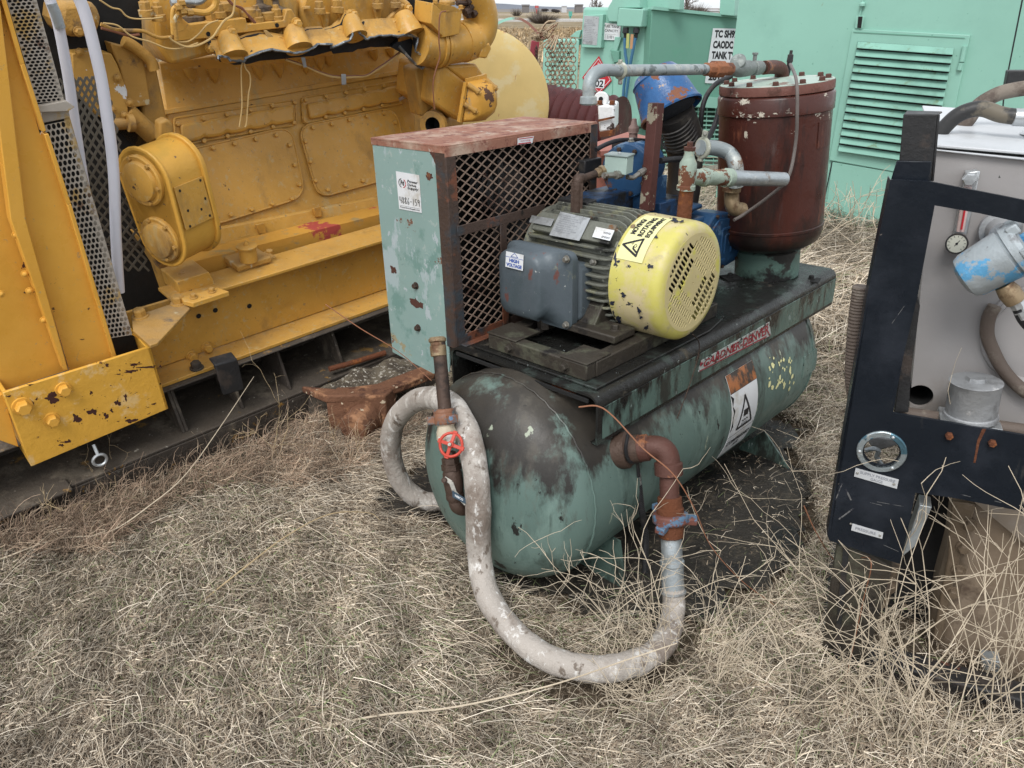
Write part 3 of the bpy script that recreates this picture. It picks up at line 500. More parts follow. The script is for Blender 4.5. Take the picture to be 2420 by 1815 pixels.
b = MB(); q0, q1 = RP(1062, 1068, dR+.02), RP(1078, 1190, dR+.04); ax = nz(q1-q0); ln = np.linalg.norm(q1-q0); k = rpx(1, q0)
b.lathe(q0, ax, [(0, 15*k), (ln*.1, 15*k), (ln*.11, 21*k), (ln*.22, 21*k), (ln*.23, 24*k), (ln*.34, 24*k), (ln*.36, 20*k)], 6); b.lathe(q0+ax*ln*.35, ax, [(0, 20*k), (ln*.05, 23*k), (ln*.22, 24*k), (ln*.45, 21*k), (ln*.5, 19*k)], 20); b.lathe(q0+ax*ln*.8, ax, [(0, 19*k), (.001, 22*k), (ln*.1, 22*k), (ln*.15, 18*k)], 18)
b.obj('ball_valve', 'dkpipe', comp)
b = MB(); b.tube(spl([RP(1076, 1172, dR+.04), RP(1082, 1195, dR+.045), RP(1100, 1200, dR+.07), RP(1130, 1190, dR+.12)]), rpx(19, q0), 16); b.obj('street_elbow', 'dkpipe', comp)
b = MB(); pz = [RP(*p, dR+.0) for p in ((1050, 1130), (1066, 1140), (1075, 1165), (1100, 1190))]; 
for s_, e_ in zip(pz, pz[1:]): b.bar(s_, e_+(e_-s_)*.05, nz(cC-s_), .011, .003)
lv = b.obj('valve_lever', 'steel', comp)
fn = quadmap(*[RP(x, y, dR-.01) for x, y in z('F', (400, 752), (466, 786), (466, 762), (398, 722))]); sticker('lever_sleeve', fn, [M('dark_blue_sleeve', (.02, .045, .07), .35), 'white'], lv, [('t', 'NIBCO', .18, .30, .72, .70, 1, .02)], th=.004)
bolt(lv, RP(1050, 1135, dR-.006), nz(cC-pz[0]), .006, 'frame')
# --- belt guard
X0, X1, YC, Y2, ZT, ZB = .010, .678, .551, .877, .586, -.106
g = MB(); t = .004
g.prism([C.w(X0, YC+.035, -.06), C.w(X0, YC+.035, ZT-.004), C.w(X0, Y2, ZT-.004), C.w(X0, Y2, ZB), C.w(X0, YC+.12, ZB-.02), C.w(X0, YC+.04, ZB+.01)], C.d(-t, 0, 0))
sp = g.obj('belt_guard', 'panel', comp)
b = MB(); b.box(C, (X0-.006, YC-.002, ZT), (X1+.004, Y2+.004, ZT+.005)); b.box(C, (X0-.006, YC-.004, ZT-.026), (X1+.004, YC-.001, ZT)); b.box(C, (X0-.0055, YC-.004, ZT-.016), (X0-.0042, Y2+.004, ZT)); b.obj('top_sheet', 'rusttop', sp, bevel=.0015, label='rusty red top sheet of the belt guard')
b = MB(); b.box(C, (X0, Y2-.004, ZB), (X1, Y2, ZT)); b.box(C, (X1-.004, YC+.03, 0.0), (X1, Y2, ZT)); b.box(C, (X0+.01, YC+.2, ZB), (X1-.01, YC+.204, ZT-.01)); b.obj('back_panel', 'dark', sp)
b = MB(); a_ = .032
b.box(C, (X0-.005, YC, -.01), (X0-.001, YC+a_+.01, ZT-.001)); b.box(C, (X0-.005, YC-.0045, -.01), (X0+a_, YC-.0005, ZT-.027))
b.box(C, (X1-a_, YC-.0045, .0), (X1+.001, YC-.0005, ZT-.001)); b.box(C, (X1+.0012, YC-.0045, 0), (X1+.005, YC+a_, ZT-.001))
b.box(C, (X0+a_, YC-.0042, .002), (X1-a_, YC-.0006, .030)); b.box(C, (X0+.01, YC-.03, .0), (X1, YC-.0045, .004))
zm = C.on(1, YC, 1073.6, 539)[2]; zm = C.on(1, YC, 1110, 535)[2]
b.box(C, (X0+.02, YC-.009, zm-.018), (X0+.40, YC-.0046, zm+.012)); xm = C.on(1, YC, 1186, 560)[0]; b.box(C, (xm-.014, YC-.0088, .0), (xm+.014, YC-.0047, zm-.0182))
b.obj('angle_frame', 'frame', sp, bevel=.0012)
m_ = expanded(lambda x, y, h: C.w(X0+.03+x, YC+.004+h, .02+y), 14, 19, X1-X0-.05, ZT-.04, .0037, .0024); m_.obj('mesh_screen', 'mesh', sp, smooth=0)
for k_, pts_ in enumerate((((368, 243), (441, 250), (448, 330), (441, 398), (425, 372), (412, 330), (392, 290), (378, 262)), ((362, 385), (392, 392), (402, 425), (372, 433), (362, 410)), ((262, 1118), (300, 1120), (320, 1140), (345, 1150), (340, 1178), (300, 1172), (272, 1150)), ((152, 930), (185, 938), (188, 975), (160, 972)), ((425, 460), (445, 465), (452, 600), (440, 560), (432, 500)))):
    b = MB(); P_ = [C.P(0, X0-.0046, *p) for p in z('D', *pts_)]; cc_ = sum(P_)/len(P_); Q_ = []
    for i_ in range(len(P_)):
        a_, c_ = P_[i_], P_[(i_+1) % len(P_)]
        for t_ in np.arange(5)/5: w_ = a_*(1-t_)+c_*t_; Q_.append(w_+C.d(0, *(rng.normal(0, .0016, 2))))
    b.prism(Q_, C.d(.0004, 0, 0)); b.obj('rust_patch', 'rustpipe', sp, smooth=0)
# pulleys and belts behind the mesh
b = MB()
for x, zz, R_ in ((.43, .207, .10), (.30, .42, .085)):
    b.lathe(C.w(x, YC+.05, zz), C.d(0, 1, 0), [(0, R_*.3), (.0, R_*.9)]+[(.01+.012*i+(.004 if i % 2 else 0), R_*(1. if i % 2 == 0 else .9)) for i in range(7)]+[(.1, R_*.3)], 32)
b.obj('pulley', 'blackd', sp)
b = MB()
for k in range(3):
    for s in (-1, 1): b.bar(C.w(.43+s*.10, YC+.06+k*.022, .207), C.w(.30+s*.085, YC+.06+k*.022, .42), C.d(0, 1, 0), .008, .014)
b.obj('drive_belt', 'blk', sp)
b = MB(); b.box(C, (.24, YC+.03, .16), (.265, YC+.06, .52)); b.box(C, (.25, YC+.16, .25), (.33, YC+.19, .3)); b.obj('guard_brace', 'blackd', sp)
for p in z('D', (302, 1045), (315, 1290)): bolt(sp, C.P(0, X0-.005, *p), C.d(-1, 0, 0), .009, 'dkpipe')
fn = quadmap(*[C.P(0, X0-.0046, *p) for p in z('D', (207, 598), (337, 622), (322, 403), (187, 380))])
el = ringpoly(.25, .715, .165, .125, .16, 1, 100, 250)+ringpoly(.25, .715, .165, .125, .16, 2, 280, 420)+[('t', 'Pd', .165, .655, .345, .79, 1, .03, .2)]
el += [('t', 'Power', .475, .755, .93, .83, 1, .02, .15), ('t', 'Drive', .47, .665, .85, .735, 1, .02, .15), ('t', 'Supply', .46, .56, .94, .65, 1, .02, .15)]
el += [('r', .06, .10, .94, .106, 1), ('t', 'PowerDriveSupply.com', .07, .03, .93, .085, 1, .01)]
D4 = [[(.11, .36), (.09, .24), (.22, .25)], [(.19, .36), (.19, .15)]]
def num(s, x, w=.085, y0=.17, y1=.34):
    G = {'4': [[(0, 1), (0, .45), (1, .45)], [(.75, 1), (.7, 0)]], '8': [[(.9, .85), (.5, 1), (.1, .8), (.85, .25), (.5, 0), (.05, .2), (.9, .85)]], '6': [[(.8, 1), (.2, .5), (.15, .1), (.6, 0), (.9, .25), (.5, .45), (.2, .3)]],
         '-': [[(0, .45), (1, .5)]], '1': [[(.5, 1), (.5, 0)]], '5': [[(.9, 1), (.2, .95), (.2, .55), (.8, .5), (.85, .15), (.1, 0)]], '9': [[(.9, .9), (.4, 1), (.1, .7), (.4, .5), (.85, .7), (.9, .9), (.8, 0)]]}
    out = []
    for ch in s:
        for ln_ in G[ch]: out += strokes([(x+w*a, y0+(y1-y0)*b_) for a, b_ in ln_], .02, 1, .65)
        x += w+.028
    return out
el += num('4886-159', .07)
sticker('inventory_sticker', fn, ['white', 'ink', 'redink', 'blueink'], sp, el)
fn = quadmap(*[C.P(1, YC-.0045, *p) for p in z('M', (1385, 312), (1515, 298), (1530, 235), (1385, 255))]); sticker('red_white_label', fn, ['white', 'redink'], sp, [('r', .02, .05, .9, .2, 1), ('r', .05, .8, .95, .92, 1), ('t', 'warning', .15, .35, .8, .65, 1)])
# --- motor
MX, MZ = .43, .207
mo = C.off(MX, 0, MZ)
b = MB(); Rb = .150
b.lathe(mo.w(0, .17, 0), mo.d(0, 1, 0), [(0, Rb*.9), (.02, Rb), (.30, Rb), (.32, Rb*.97), (.335, Rb*1.04), (.355, Rb*1.04), (.375, Rb*.85), (.40, Rb*.45), (.43, .05)], 40)
motor = b.obj('motor', 'fins', comp, smooth=40)
b = MB()
def fin(ang, h0, h1, y0=.185, y1=.50, tw=.005, horiz=None):
    pass
# vertical fins on top, horizontal fins on both sides, between core and envelope
RE = .178
for i in range(-4, 5):
    x = i*.0245; zt_ = math.sqrt(RE**2-x*x); z0_ = .10
    b.prism([mo.w(x-.003, y, zz) for y, zz in ((.17, z0_), (.17, zt_-.035), (.185, zt_-.010), (.21, zt_), (.48, zt_), (.50, zt_-.015), (.51, z0_))], mo.d(.006, 0, 0))
for i in range(-5, 5):
    zz = i*.0245-.006; xt = math.sqrt(max(RE**2-zz*zz, .01)); 
    for s in (-1, 1): b.prism([mo.w(s*x, y, zz-.0035) for y, x in ((.17, .10), (.17, xt-.03), (.19, xt-.006), (.21, xt), (.49, xt), (.505, xt-.01), (.51, .10))], mo.d(0, 0, .007))
b.obj('cooling_fins', 'fins', motor, bevel=.0014)
# fan cover with slotted end
b = MB(); RF = .172
pr_ = [(.0, RF-.030), (.001, RF-.022), (.006, RF-.010), (.016, RF-.002), (.03, RF), (.165, RF+.003), (.168, RF+.003), (.168, RF), (.03, RF-.003), (.018, RF-.006), (.008, RF-.014), (.004, RF-.022), (.003, RF-.030)]
b.lathe(mo.w(0, 0, 0), mo.d(0, 1, 0), pr_, 64, cap=False); fc = b.obj('fan_cover', 'fanyel', motor, smooth=50)
b = MB(); b.lathe(mo.w(0, -.0005, 0), mo.d(0, 1, 0), [(0, RF-.0295), (.0025, RF-.0295)], 64)
cu = MB(); A0 = 4
def slot(x, zz, ln_, w, ang):
    a = rad(ang); d = A([math.cos(a), math.sin(a)]); n = A([-d[1], d[0]]); c_ = A([x, zz]); P = []
    for k in range(6): t_ = math.pi*(-.5+k/5); P.append(c_+d*(ln_/2-w/2+w/2*math.cos(t_))+n*w/2*math.sin(t_))
    for k in range(6): t_ = math.pi*(.5+k/5); P.append(c_-d*(ln_/2-w/2)+d*w/2*math.cos(t_)+n*w/2*math.sin(t_))
    cu.prism([mo.w(q[0], -.01, q[1]) for q in P], mo.d(0, .03, 0))
RS = RF-.040
for quad in range(4):
    qa = A0+90*quad  # slots run along the mean direction of alternate diagonals
    ax_ = rad(qa); e1 = A([math.cos(ax_), math.sin(ax_)]); e2 = A([-e1[1], e1[0]])
    sdir = qa+45 if quad % 2 == 0 else qa+45
    PW = .0138 if quad % 2 else .0122; SW = .0088 if quad % 2 else .0064
    for ri, (rows) in enumerate((((.040, .066), (.073, .105), (.112, .136)) if quad % 2 else ((.040, .064), (.070, .096), (.102, .136)))):
        m0 = (rows[0]+rows[1])/2; ln_ = rows[1]-rows[0]
        for k in range(-11, 12):
            v = k*PW
            # position in quad: along diagonal direction d45, offset v across
            d45 = rad(qa+45); p = A([math.cos(d45), math.sin(d45)])*m0+A([-math.sin(d45), math.cos(d45)])*v
            a1_, a2_ = p@e1, p@e2
            if min(a1_, a2_) < .006: continue
            if np.linalg.norm(A([math.cos(d45), math.sin(d45)])*(rows[1])+A([-math.sin(d45), math.cos(d45)])*v) > RS: 
                ext = math.sqrt(max(0, RS*RS-v*v)); 
                if ext-rows[0] < .012: continue
                mm = (rows[0]+ext)/2; q = A([math.cos(d45), math.sin(d45)])*mm+A([-math.sin(d45), math.cos(d45)])*v; slot(q[0], q[1], ext-rows[0], SW, qa+45); continue
            slot(p[0], p[1], ln_, SW, qa+45)
for v in (0,): cu.cyl(mo.w(0, -.01, 0), mo.w(0, .02, 0), .003, 10)
b.obj('fan_grille', 'fanface', motor, cut=cu, smooth=0)
b = MB(); b.lathe(mo.w(0, .03, 0), mo.d(0, 1, 0), [(0, .03), (.01, .04), (.02, .045), (.08, .045)], 24)
for k in range(7):
    a = k/7*2*math.pi; P0 = mo.w(.04*math.cos(a), .05, .04*math.sin(a)); P1 = mo.w(.13*math.cos(a+.3), .06, .13*math.sin(a+.3)); b.bar(P0, P1, mo.d(0, 1, 0), .004, .07)
b.lathe(mo.w(0, .12, 0), mo.d(0, 1, 0), [(0, .15), (.004, .15)], 40); b.obj('fan', 'dark', motor)
# rotating equipment label on the fan cover: u around, v along
def on_cyl(px, py, R_):
    o = mo.R.T@(cC-mo.T); d = mo.R.T@ray(px, py); a_, b_, c_ = d[0]**2+d[2]**2, 2*(o[0]*d[0]+o[2]*d[2]), o[0]**2+o[2]**2-R_**2
    t_ = (-b_-math.sqrt(max(0, b_*b_-4*a_*c_)))/(2*a_); p = o+t_*d; return math.atan2(p[2], -p[0]), p[1]   # angle from -x towards up
q = [on_cyl(*p, RF+.002) for p in z('L', (1143, 655), (1355, 722), (1600, 340), (1400, 285))]
aa0, aa1 = (q[0][0]+q[1][0])/2, (q[2][0]+q[3][0])/2; yy0, yy1 = (q[0][1]+q[3][1])/2, (q[1][1]+q[2][1])/2
cyl_fn = lambda a0, a1, y0, y1, R_: (lambda u, v, h: mo.w(-(R_+h)*math.cos(a0+(a1-a0)*v), y0+(y1-y0)*u, (R_+h)*math.sin(a0+(a1-a0)*v)))
# text lines run along the circumference, so swap axes
lf = cyl_fn(aa0, aa1, yy0, yy1, RF+.0028)
lab = lambda u, v, h: lf(1-v, u, h)
el = [('t', 'MOVING/', .45, .70, .84, .90, 1, .05), ('t', 'ROTATING', .43, .41, .93, .61, 1, .05), ('t', 'EQUIPMENT', .43, .12, .97, .32, 1, .05)]
asp_ = abs((aa1-aa0)*RF/(yy1-yy0))
el += strokes([(.09, .30), (.24, .93), (.39, .30), (.09, .30), (.2, .30)], .035, 1, asp_)+ringpoly(.25, .46, .03, .03*asp_, .35, 1, n=10)+ringpoly(.29, .60, .022, .022*asp_, .4, 1, n=10)+strokes([(.15, .34), (.2, .5), (.235, .52)], .028, 1, asp_)
sticker('rotating_equipment_label', lab, ['paley', 'ink'], fc, el, nu=14, nv=4)
bolt(fc, mo.w(-RF*math.cos(q[1][0]-.12), yy0+.075, RF*math.sin(q[1][0]-.12)), mo.d(-1, 0, .2), .008, 'steel'); bolt(fc, mo.w(-RF*math.cos(q[3][0]-.45), .155, RF*math.sin(q[3][0]-.45)), mo.d(-1, 0, .6), .007, 'brass')
def on_fc(px, py, e=.0008):
    a_, y_ = on_cyl(px, py, RF+.003); R_ = RF+.003+e; y_ = min(max(y_, .030), .1655)
    return mo.w(-R_*math.cos(a_), y_, R_*math.sin(a_))
MT['navy'] = M('bare_navy_primer', (.022, .026, .045), .6, bump=.3)
chips('paint_chip', fc, 'navy', lambda x, y: on_fc(*z('L', (x, y))), [(1110, 600, 34, 100), (1045, 700, 16, 45), (1035, 860, 30, 60), (1015, 940, 18, 50), (1192, 985, 24, 26), (1088, 1055, 34, 26), (1090, 1150, 32, 46), (1150, 1200, 36, 40), (1328, 1120, 18, 34), (1392, 1270, 20, 26), (1345, 1180, 14, 20), (1425, 735, 30, 22), (1192, 376, 26, 22), (1300, 268, 46, 14), (1425, 238, 52, 14), (1500, 262, 40, 14), (1640, 335, 36, 20), (1700, 395, 40, 18), (1750, 372, 34, 14), (1700, 345, 20, 12), (1478, 480, 15, 18)], 5)
# name plates on a raised boss
def mpl(name, pts, R_, mats, el, rim=.006, boss=None):
    P = [on_cyl(*p, R_) for p in pts]; W3 = [mo.w(-R_*math.cos(a), y, R_*math.sin(a)) for a, y in P]
    return sticker(name, quadmap(*W3), mats, motor, el, th=.0015)
txt = [('t', 'WWIMWI W IWM', .08, .86-.085*i, .55+.3*((i*7) % 5)/5, .90-.085*i, 1) for i in range(9)]
b = MB(); P = [on_cyl(*p, .182) for p in z('L', (385, 410), (1060, 545), (1135, 375), (470, 250))]
b.prism([mo.w(-.1835*math.cos(a), y, .1835*math.sin(a)) for a, y in P], mo.d(.03, 0, -.02)); b.obj('plate_boss', 'fins', motor, bevel=.004)
mpl('name_plate', z('L', (548, 465), (808, 515), (905, 318), (645, 260)), .188, ['alu', 'greyink'], txt)
mpl('rating_plate', z('L', (372, 352), (560, 388), (590, 325), (395, 292)), .1875, ['alu'], [])
mpl('data_label', z('L', (922, 480), (1075, 515), (1115, 425), (955, 392)), .1875, ['white', 'ink'], [('t', 'IIMIWI', .5, .1, .93, .3, 1), ('t', 'WIMII', .5, .5, .9, .7, 1)])
# terminal box
def tb(x, y0, y1, z0, z1, r, n=5):
    P = []
    for cy, cz, a0 in ((y1-r, z1-r, 0), (y0+r, z1-r, 90), (y0+r, z0+r, 180), (y1-r, z0+r, 270)):
        for k in range(n): a = rad(a0+90*k/(n-1)); P.append(mo.w(x, cy+r*math.cos(a), cz+r*math.sin(a)))
    return P
def loft(b, rings, mi=0):
    n = len(rings[0]); V = [p for r_ in rings for p in r_]
    return b.add(V, [(i*n+j, i*n+(j+1) % n, (i+1)*n+(j+1) % n, (i+1)*n+j) for i in range(len(rings)-1) for j in range(n)]+[tuple(range(n-1, -1, -1)), tuple((len(rings)-1)*n+j for j in range(n))], mi)
b = MB(); yb0, yb1, zb0, zb1 = .262, .500, -.132, .082
loft(b, [tb(-.12, yb0-.015, yb1-.09, zb0+.01, zb1-.04, .02), tb(-.19, yb0-.012, yb1-.08, zb0+.01, zb1-.03, .02), tb(-.20, yb0, yb1, zb0, zb1, .02), tb(-.205, yb0-.008, yb1+.008, zb0-.008, zb1+.008, .026), tb(-.218, yb0-.008, yb1+.008, zb0-.008, zb1+.008, .026)]); b.obj('terminal_box', 'termbox', motor, bevel=.002, smooth=40)
b = MB(); loft(b, [tb(-.2185, yb0-.010, yb1+.010, zb0-.010, zb1+.010, .028), tb(-.232, yb0-.010, yb1+.010, zb0-.010, zb1+.010, .03), tb(-.238, yb0+.03, yb1+.006, zb0+.004, zb1+.004, .05), tb(-.262, yb0+.055, yb1+.006, zb0+.010, zb1+.002, .06), tb(-.280, yb0+.066, yb1-.002, zb0+.012, zb1-.004, .04), tb(-.289, yb0+.076, yb1-.012, zb0+.022, zb1-.014, .036), tb(-.292, yb0+.10, yb1-.035, zb0+.045, zb1-.04, .03)])
tl = b.obj('terminal_cover', 'termbox', motor, smooth=50)
for y, zz in ((yb0+.008, zb1-.008), (yb0+.008, zb0+.008), (yb1-.008, zb0+.006)): bolt(tl, mo.w(-.238, y, zz), mo.d(-1, 0, 0), .0085, 'steel')
fn = quadmap(mo.w(-.2965, yb1-.045, zb1-.050), mo.w(-.2965, yb1-.115, zb1-.050), mo.w(-.2915, yb1-.115, zb1-.004), mo.w(-.2915, yb1-.045, zb1-.004), mo.d(-.9, 0, .4))
sticker('high_voltage_label', fn, ['white', 'blueink'], tl, [('t', 'HIGH', .22, .37, .78, .60, 1, .05), ('t', 'VOLTAGE', .06, .07, .94, .30, 1, .05), ('r', 0, .66, 1, .69, 1)]+strokes([(.3, .74), (.5, .98), (.7, .74), (.3, .74)], .03, 1), th=.001)
b = MB(); b.lathe(mo.w(-.215, .375, zb0-.002), mo.d(0, 0, -1), [(0, .022), (.03, .022), (.032, .02)], 6); b.tube(spl([mo.w(-.215, .375, zb0-.02), mo.w(-.225, .385, zb0-.04), mo.w(-.26, .43, zb0-.062), mo.w(-.31, .45, zb0-.064)]), .011, 10); b.obj('cable_entry', 'basest', motor)
# motor slide base and feet
b = MB(); H = .055
b.box(C, (.045, .075, .008), (.085, .45, H)); b.box(C, (.085, .072, .008), (.72, .12, H)); b.box(C, (.085, .41, .008), (.72, .452, H)); b.box(C, (.68, .12, .008), (.72, .41, H))
sb = b.obj('motor_base', 'basest', comp, bevel=.004)
for a_, c_ in (((.043, .073, H+.0005), (.15, .17, H+.006)), ((.043, .335, H+.0005), (.15, .453, H+.006)), ((.62, .073, H+.0005), (.70, .17, H+.006))): b = MB(); b.box(C, a_, c_); b.obj('slide_plate', 'basest', sb, bevel=.002)
b = MB()
for x0, x1 in ((.20, .30), (.56, .66)):
    b.box(C, (x0, .10, H+.007), (x1, .44, H+.030))
b.prism([C.w(.22, y, .06) for y in (.20, .44)]+[C.w(.30, y, .17) for y in (.44, .20)], C.d(.26, 0, 0)); b.obj('motor_foot', 'basest', motor, bevel=.004)
for p in ((.25, .135), (.25, .41), (.61, .135)): bolt(sb, C.w(p[0], p[1], H+.031), C.d(0, 0, 1), .012, 'basest')
for y in (.15, .36): bolt(sb, C.w(.044, y, .032), C.d(-1, 0, 0), .011, 'basest')
# --- oil separator tank
p0 = C.on(2, 0, 1811, 645); pT = C.on(1, p0[1]+.0, 1835, 205)
base = C.w(*p0); topp = atY(1835, 190, base[1]+.01); ax = nz(topp-base); LT = np.linalg.norm(topp-base)
def zr(py):   # height along the tank axis seen at row py
    lo, hi = -.2, 1.4
    for _ in range(40): m_ = (lo+hi)/2; (lo, hi) = (m_, hi) if proj(base+ax*m_)[1] > py else (lo, m_)
    return lo
kx = rpx(1, base+ax*LT*.5)
Rt = rpx(131, topp)
b = MB(); b.lathe(base, ax, [(0, .118), (.10, .118), (.115, .10)], 40); ped = b.obj('separator_pedestal', M('greasy_teal_ring', (.10, .17, .145), .4, layers=[((.03, .03, .028), 8, .53, .06), ((.015, .015, .015), 5, .80, .15, None, .35, (2, .80, .68))], bump=.3), comp)
for a in (200, 330):
    c_ = base+.125*(A([math.cos(rad(a)), math.sin(rad(a)), 0])); b = MB(); dv = A([math.cos(rad(a)), math.sin(rad(a)), 0]); b.bar(c_, c_+dv*.07, (0, 0, 1), .06, .005); bk = b.obj('hold_down_bracket', 'dark', ped); bolt(bk, c_+dv*.04+A([0, 0, .004]), (0, 0, 1), .010, 'dark')
zt_ = LT
pr_ = [(.105, .06), (.108, Rt*.55), (.118, Rt*.75), (.14, Rt*.92), (.17, Rt*.985), (.19, Rt*.985), (.192, Rt*1.0), (.20, Rt*1.0), (.202, Rt*.985), (zt_-.10, Rt*.99), (zt_-.097, Rt*1.02), (zt_-.045, Rt*1.02), (zt_-.040, Rt*1.0), (zt_-.036, Rt*.98)]
b = MB(); b.lathe(base, ax, pr_, 64); sep = b.obj('oil_separator_tank', 'oxide', comp, smooth=50)
b = MB(); b.lathe(base, ax, [(zt_-.034, Rt*.99), (zt_-.032, Rt), (zt_-.008, Rt), (zt_-.004, Rt*.99)], 56)
lid = b.obj('tank_lid', M('rusty_lid_plate', (.15, .06, .045), .6, layers=[((.45, .42, .34), 12, .70, .02), ((.08, .03, .02), 16, .54, .1)], bump=.3), comp)
b = MB(); b.lathe(base, ax, [(zt_-.0035, Rt*.985), (zt_-.002, Rt*.975)], 56); b.obj('lid_face', M('worn_mint_lid', (.36, .47, .41), .5, layers=[((.16, .07, .045), 9, .62, .04), ((.5, .5, .44), 14, .6, .05), ((.2, .2, .18), 5, .58, .2)], bump=.2, dust=.2), lid)
for k in range(12):
    a = rad(30*k+12); dv = nz(np.cross(ax, (0, 1, 0))); ev = np.cross(ax, dv); bolt(lid, base+ax*(zt_-.003)+Rt*.87*(math.cos(a)*dv+math.sin(a)*ev), ax, .0105, 'rustpipe')
px0, px1 = z('K', (655, 870), (740, 1050))
q0 = base+ax*zr(400); vd = nz(q0-cC); sd_ = nz(np.cross(ax, vd)); 
b = MB(); aa = np.linspace(rad(48), rad(74), 6)
V = []; 
for h in (zr(376)+.05, zr(318)+.05):
    for a in aa: V.append(base+ax*h+(Rt*.985+.003)*(-nz(np.cross(sd_, ax))*-1*math.cos(a)*-1+0*sd_) if False else base+ax*h+(Rt*.985+.003)*((-(vd-ax*(vd@ax))/np.linalg.norm(vd-ax*(vd@ax)))*math.cos(a)-sd_*math.sin(a)*(-1 if proj(base+sd_)[0] > proj(base)[0] else 1)))
b.add(V, [(i, i+1, i+7, i+6) for i in range(5)]); b.obj('name_plate', 'oxide', sep, smooth=0)
# --- pipework over the separator lid
YG = .27
def G_(x, y, yy=YG): return C.P(1, yy, x, y)
g0, g1 = G_(1460, 167), G_(1668, 164)
b = MB(); kp = rpx(1, g0); b.tube([g0, g1], 13.5*kp, 20); b.obj('top_pipe', 'grayp', comp)
b = MB(); P = spl([G_(1462, 167), G_(1430, 166), G_(1405, 175), G_(1393, 198), G_(1390, 240)], 6); b.tube(P, A([13.5]*7+[15]*(len(P)-12)+[15, 14, 14, 14, 14])[:len(P)]*kp, 20); b.lathe(P[-1]+A([0, 0, .014]), (0.02, 0, -1), [(0, 14*kp), (.002, 19*kp), (.018, 20*kp), (.022, 17*kp)], 20); b.obj('top_elbow', 'grayp', comp)
def clamp(name, c_, ax_, R_, tab, mat='brass'):
    b = MB(); b.lathe(c_-nz(ax_)*R_*.28, ax_, [(0, R_*.95), (.001, R_*1.35), (R_*.2, R_*1.5), (R_*.4, R_*1.5), (R_*.56, R_*1.3), (R_*.57, R_*.95)], 24)
    b.bar(c_+tab*R_*1.2, c_+tab*R_*2.3, ax_, R_*.7, R_*.5); b.bar(c_-tab*R_*1.2, c_-tab*R_*1.8, ax_, R_*.7, R_*.5)
    o = b.obj(name, mat, comp, bevel=.002); bolt(o, c_+tab*R_*1.95+nz(cC-c_)*R_*.33, nz(cC-c_), R_*.28, 'steel', washer=False); return o
tapecol = M('verdigris_clamp', (.32, .33, .27), .6, layers=[((.22, .11, .06), 12, .56, .06), ((.5, .5, .45), 18, .62, .06)], bump=.3); MT['clamp'] = tapecol
clamp('pipe_clamp', G_(1466, 167), g1-g0, 13.5*kp, A([.05, 0, -1.]), 'clamp')
b = MB(); u0, u1 = G_(1668, 164), G_(1728, 163); ax_ = nz(u1-u0); ln_ = np.linalg.norm(u1-u0)
b.lathe(u0, ax_, [(0, 15*kp), (.001, 18*kp), (ln_*.25, 18*kp), (ln_*.28, 23*kp), (ln_*.62, 23*kp), (ln_*.64, 18*kp), (ln_*.95, 18*kp), (ln_, 15*kp)], 8); b.obj('pipe_union', M('orange_rust_union', (.26, .10, .045), .75, layers=[((.12, .045, .025), 16, .56, .08), ((.4, .3, .2), 22, .68, .03)], bump=.45), comp, bevel=.002)
b = MB(); v0, v1 = G_(1726, 163), G_(1795, 160); ln_ = np.linalg.norm(v1-v0); ax_ = nz(v1-v0)
b.lathe(v0, ax_, [(0, 16*kp), (ln_*.1, 19*kp), (ln_*.3, 24*kp), (ln_*.6, 22*kp), (ln_*.75, 17*kp), (ln_*.76, 21*kp), (ln_, 20*kp)], 20)
cap_ax = nz(cC-v0)+A([-.3, 0, .7]); b.lathe(G_(1748, 158)+nz(cap_ax)*.01, cap_ax, [(0, 19*kp), (.016, 19*kp), (.018, 22*kp), (.026, 22*kp), (.030, 17*kp)], 20); b.lathe(G_(1782, 152), (0, 0, 1), [(0, 6*kp), (.03, 6*kp), (.031, 9*kp), (.037, 9*kp)], 6)
b.obj('check_valve', M('grey_bronze_valve', (.19, .21, .20), .5, .4, layers=[((.13, .15, .14), 10, .5, .2), ((.3, .34, .32), 24, .62, .06)], bump=.4), comp)
b = MB(); w0, w1 = G_(1795, 160), G_(1812, 160); b.tube([w0, w1], 12*kp, 14); b.obj('short_nipple', 'dkpipe', comp)
b = MB(); e0, e1, e2, e3 = G_(1806, 160), G_(1842, 158), G_(1850, 172), G_(1848, 200); b.tube(spl([e0, e1+(e0-e1)*.3, (e1+e2)/2, e3+(e2-e3)*.5, e3], 5), 20*kp, 20); b.obj('lid_elbow', 'rustpipe', comp)
b = MB(); b.lathe(G_(1861, 182), (0, 0, 1), [(0, 5*kp), (.02, 7*kp), (.05, 8*kp), (.052, 10*kp), (.075, 9*kp), (.078, 5*kp), (.09, 5*kp)], 10); b.obj('lid_sensor', 'blk', comp)
P = spl([C.P(1, yy, x, y) for yy, x, y in ((.20, 1868, 152), (.06, 1882, 190), (.03, 1884, 260), (.03, 1880, 340), (.03, 1862, 420), (.075, 1820, 462), (.15, 1760, 505), (.16, 1735, 520))], 8); b = MB(); b.tube(P, .0055, 8); b.obj('sensor_cable', M('grey_brown_cable', (.14, .12, .11), .6), comp)
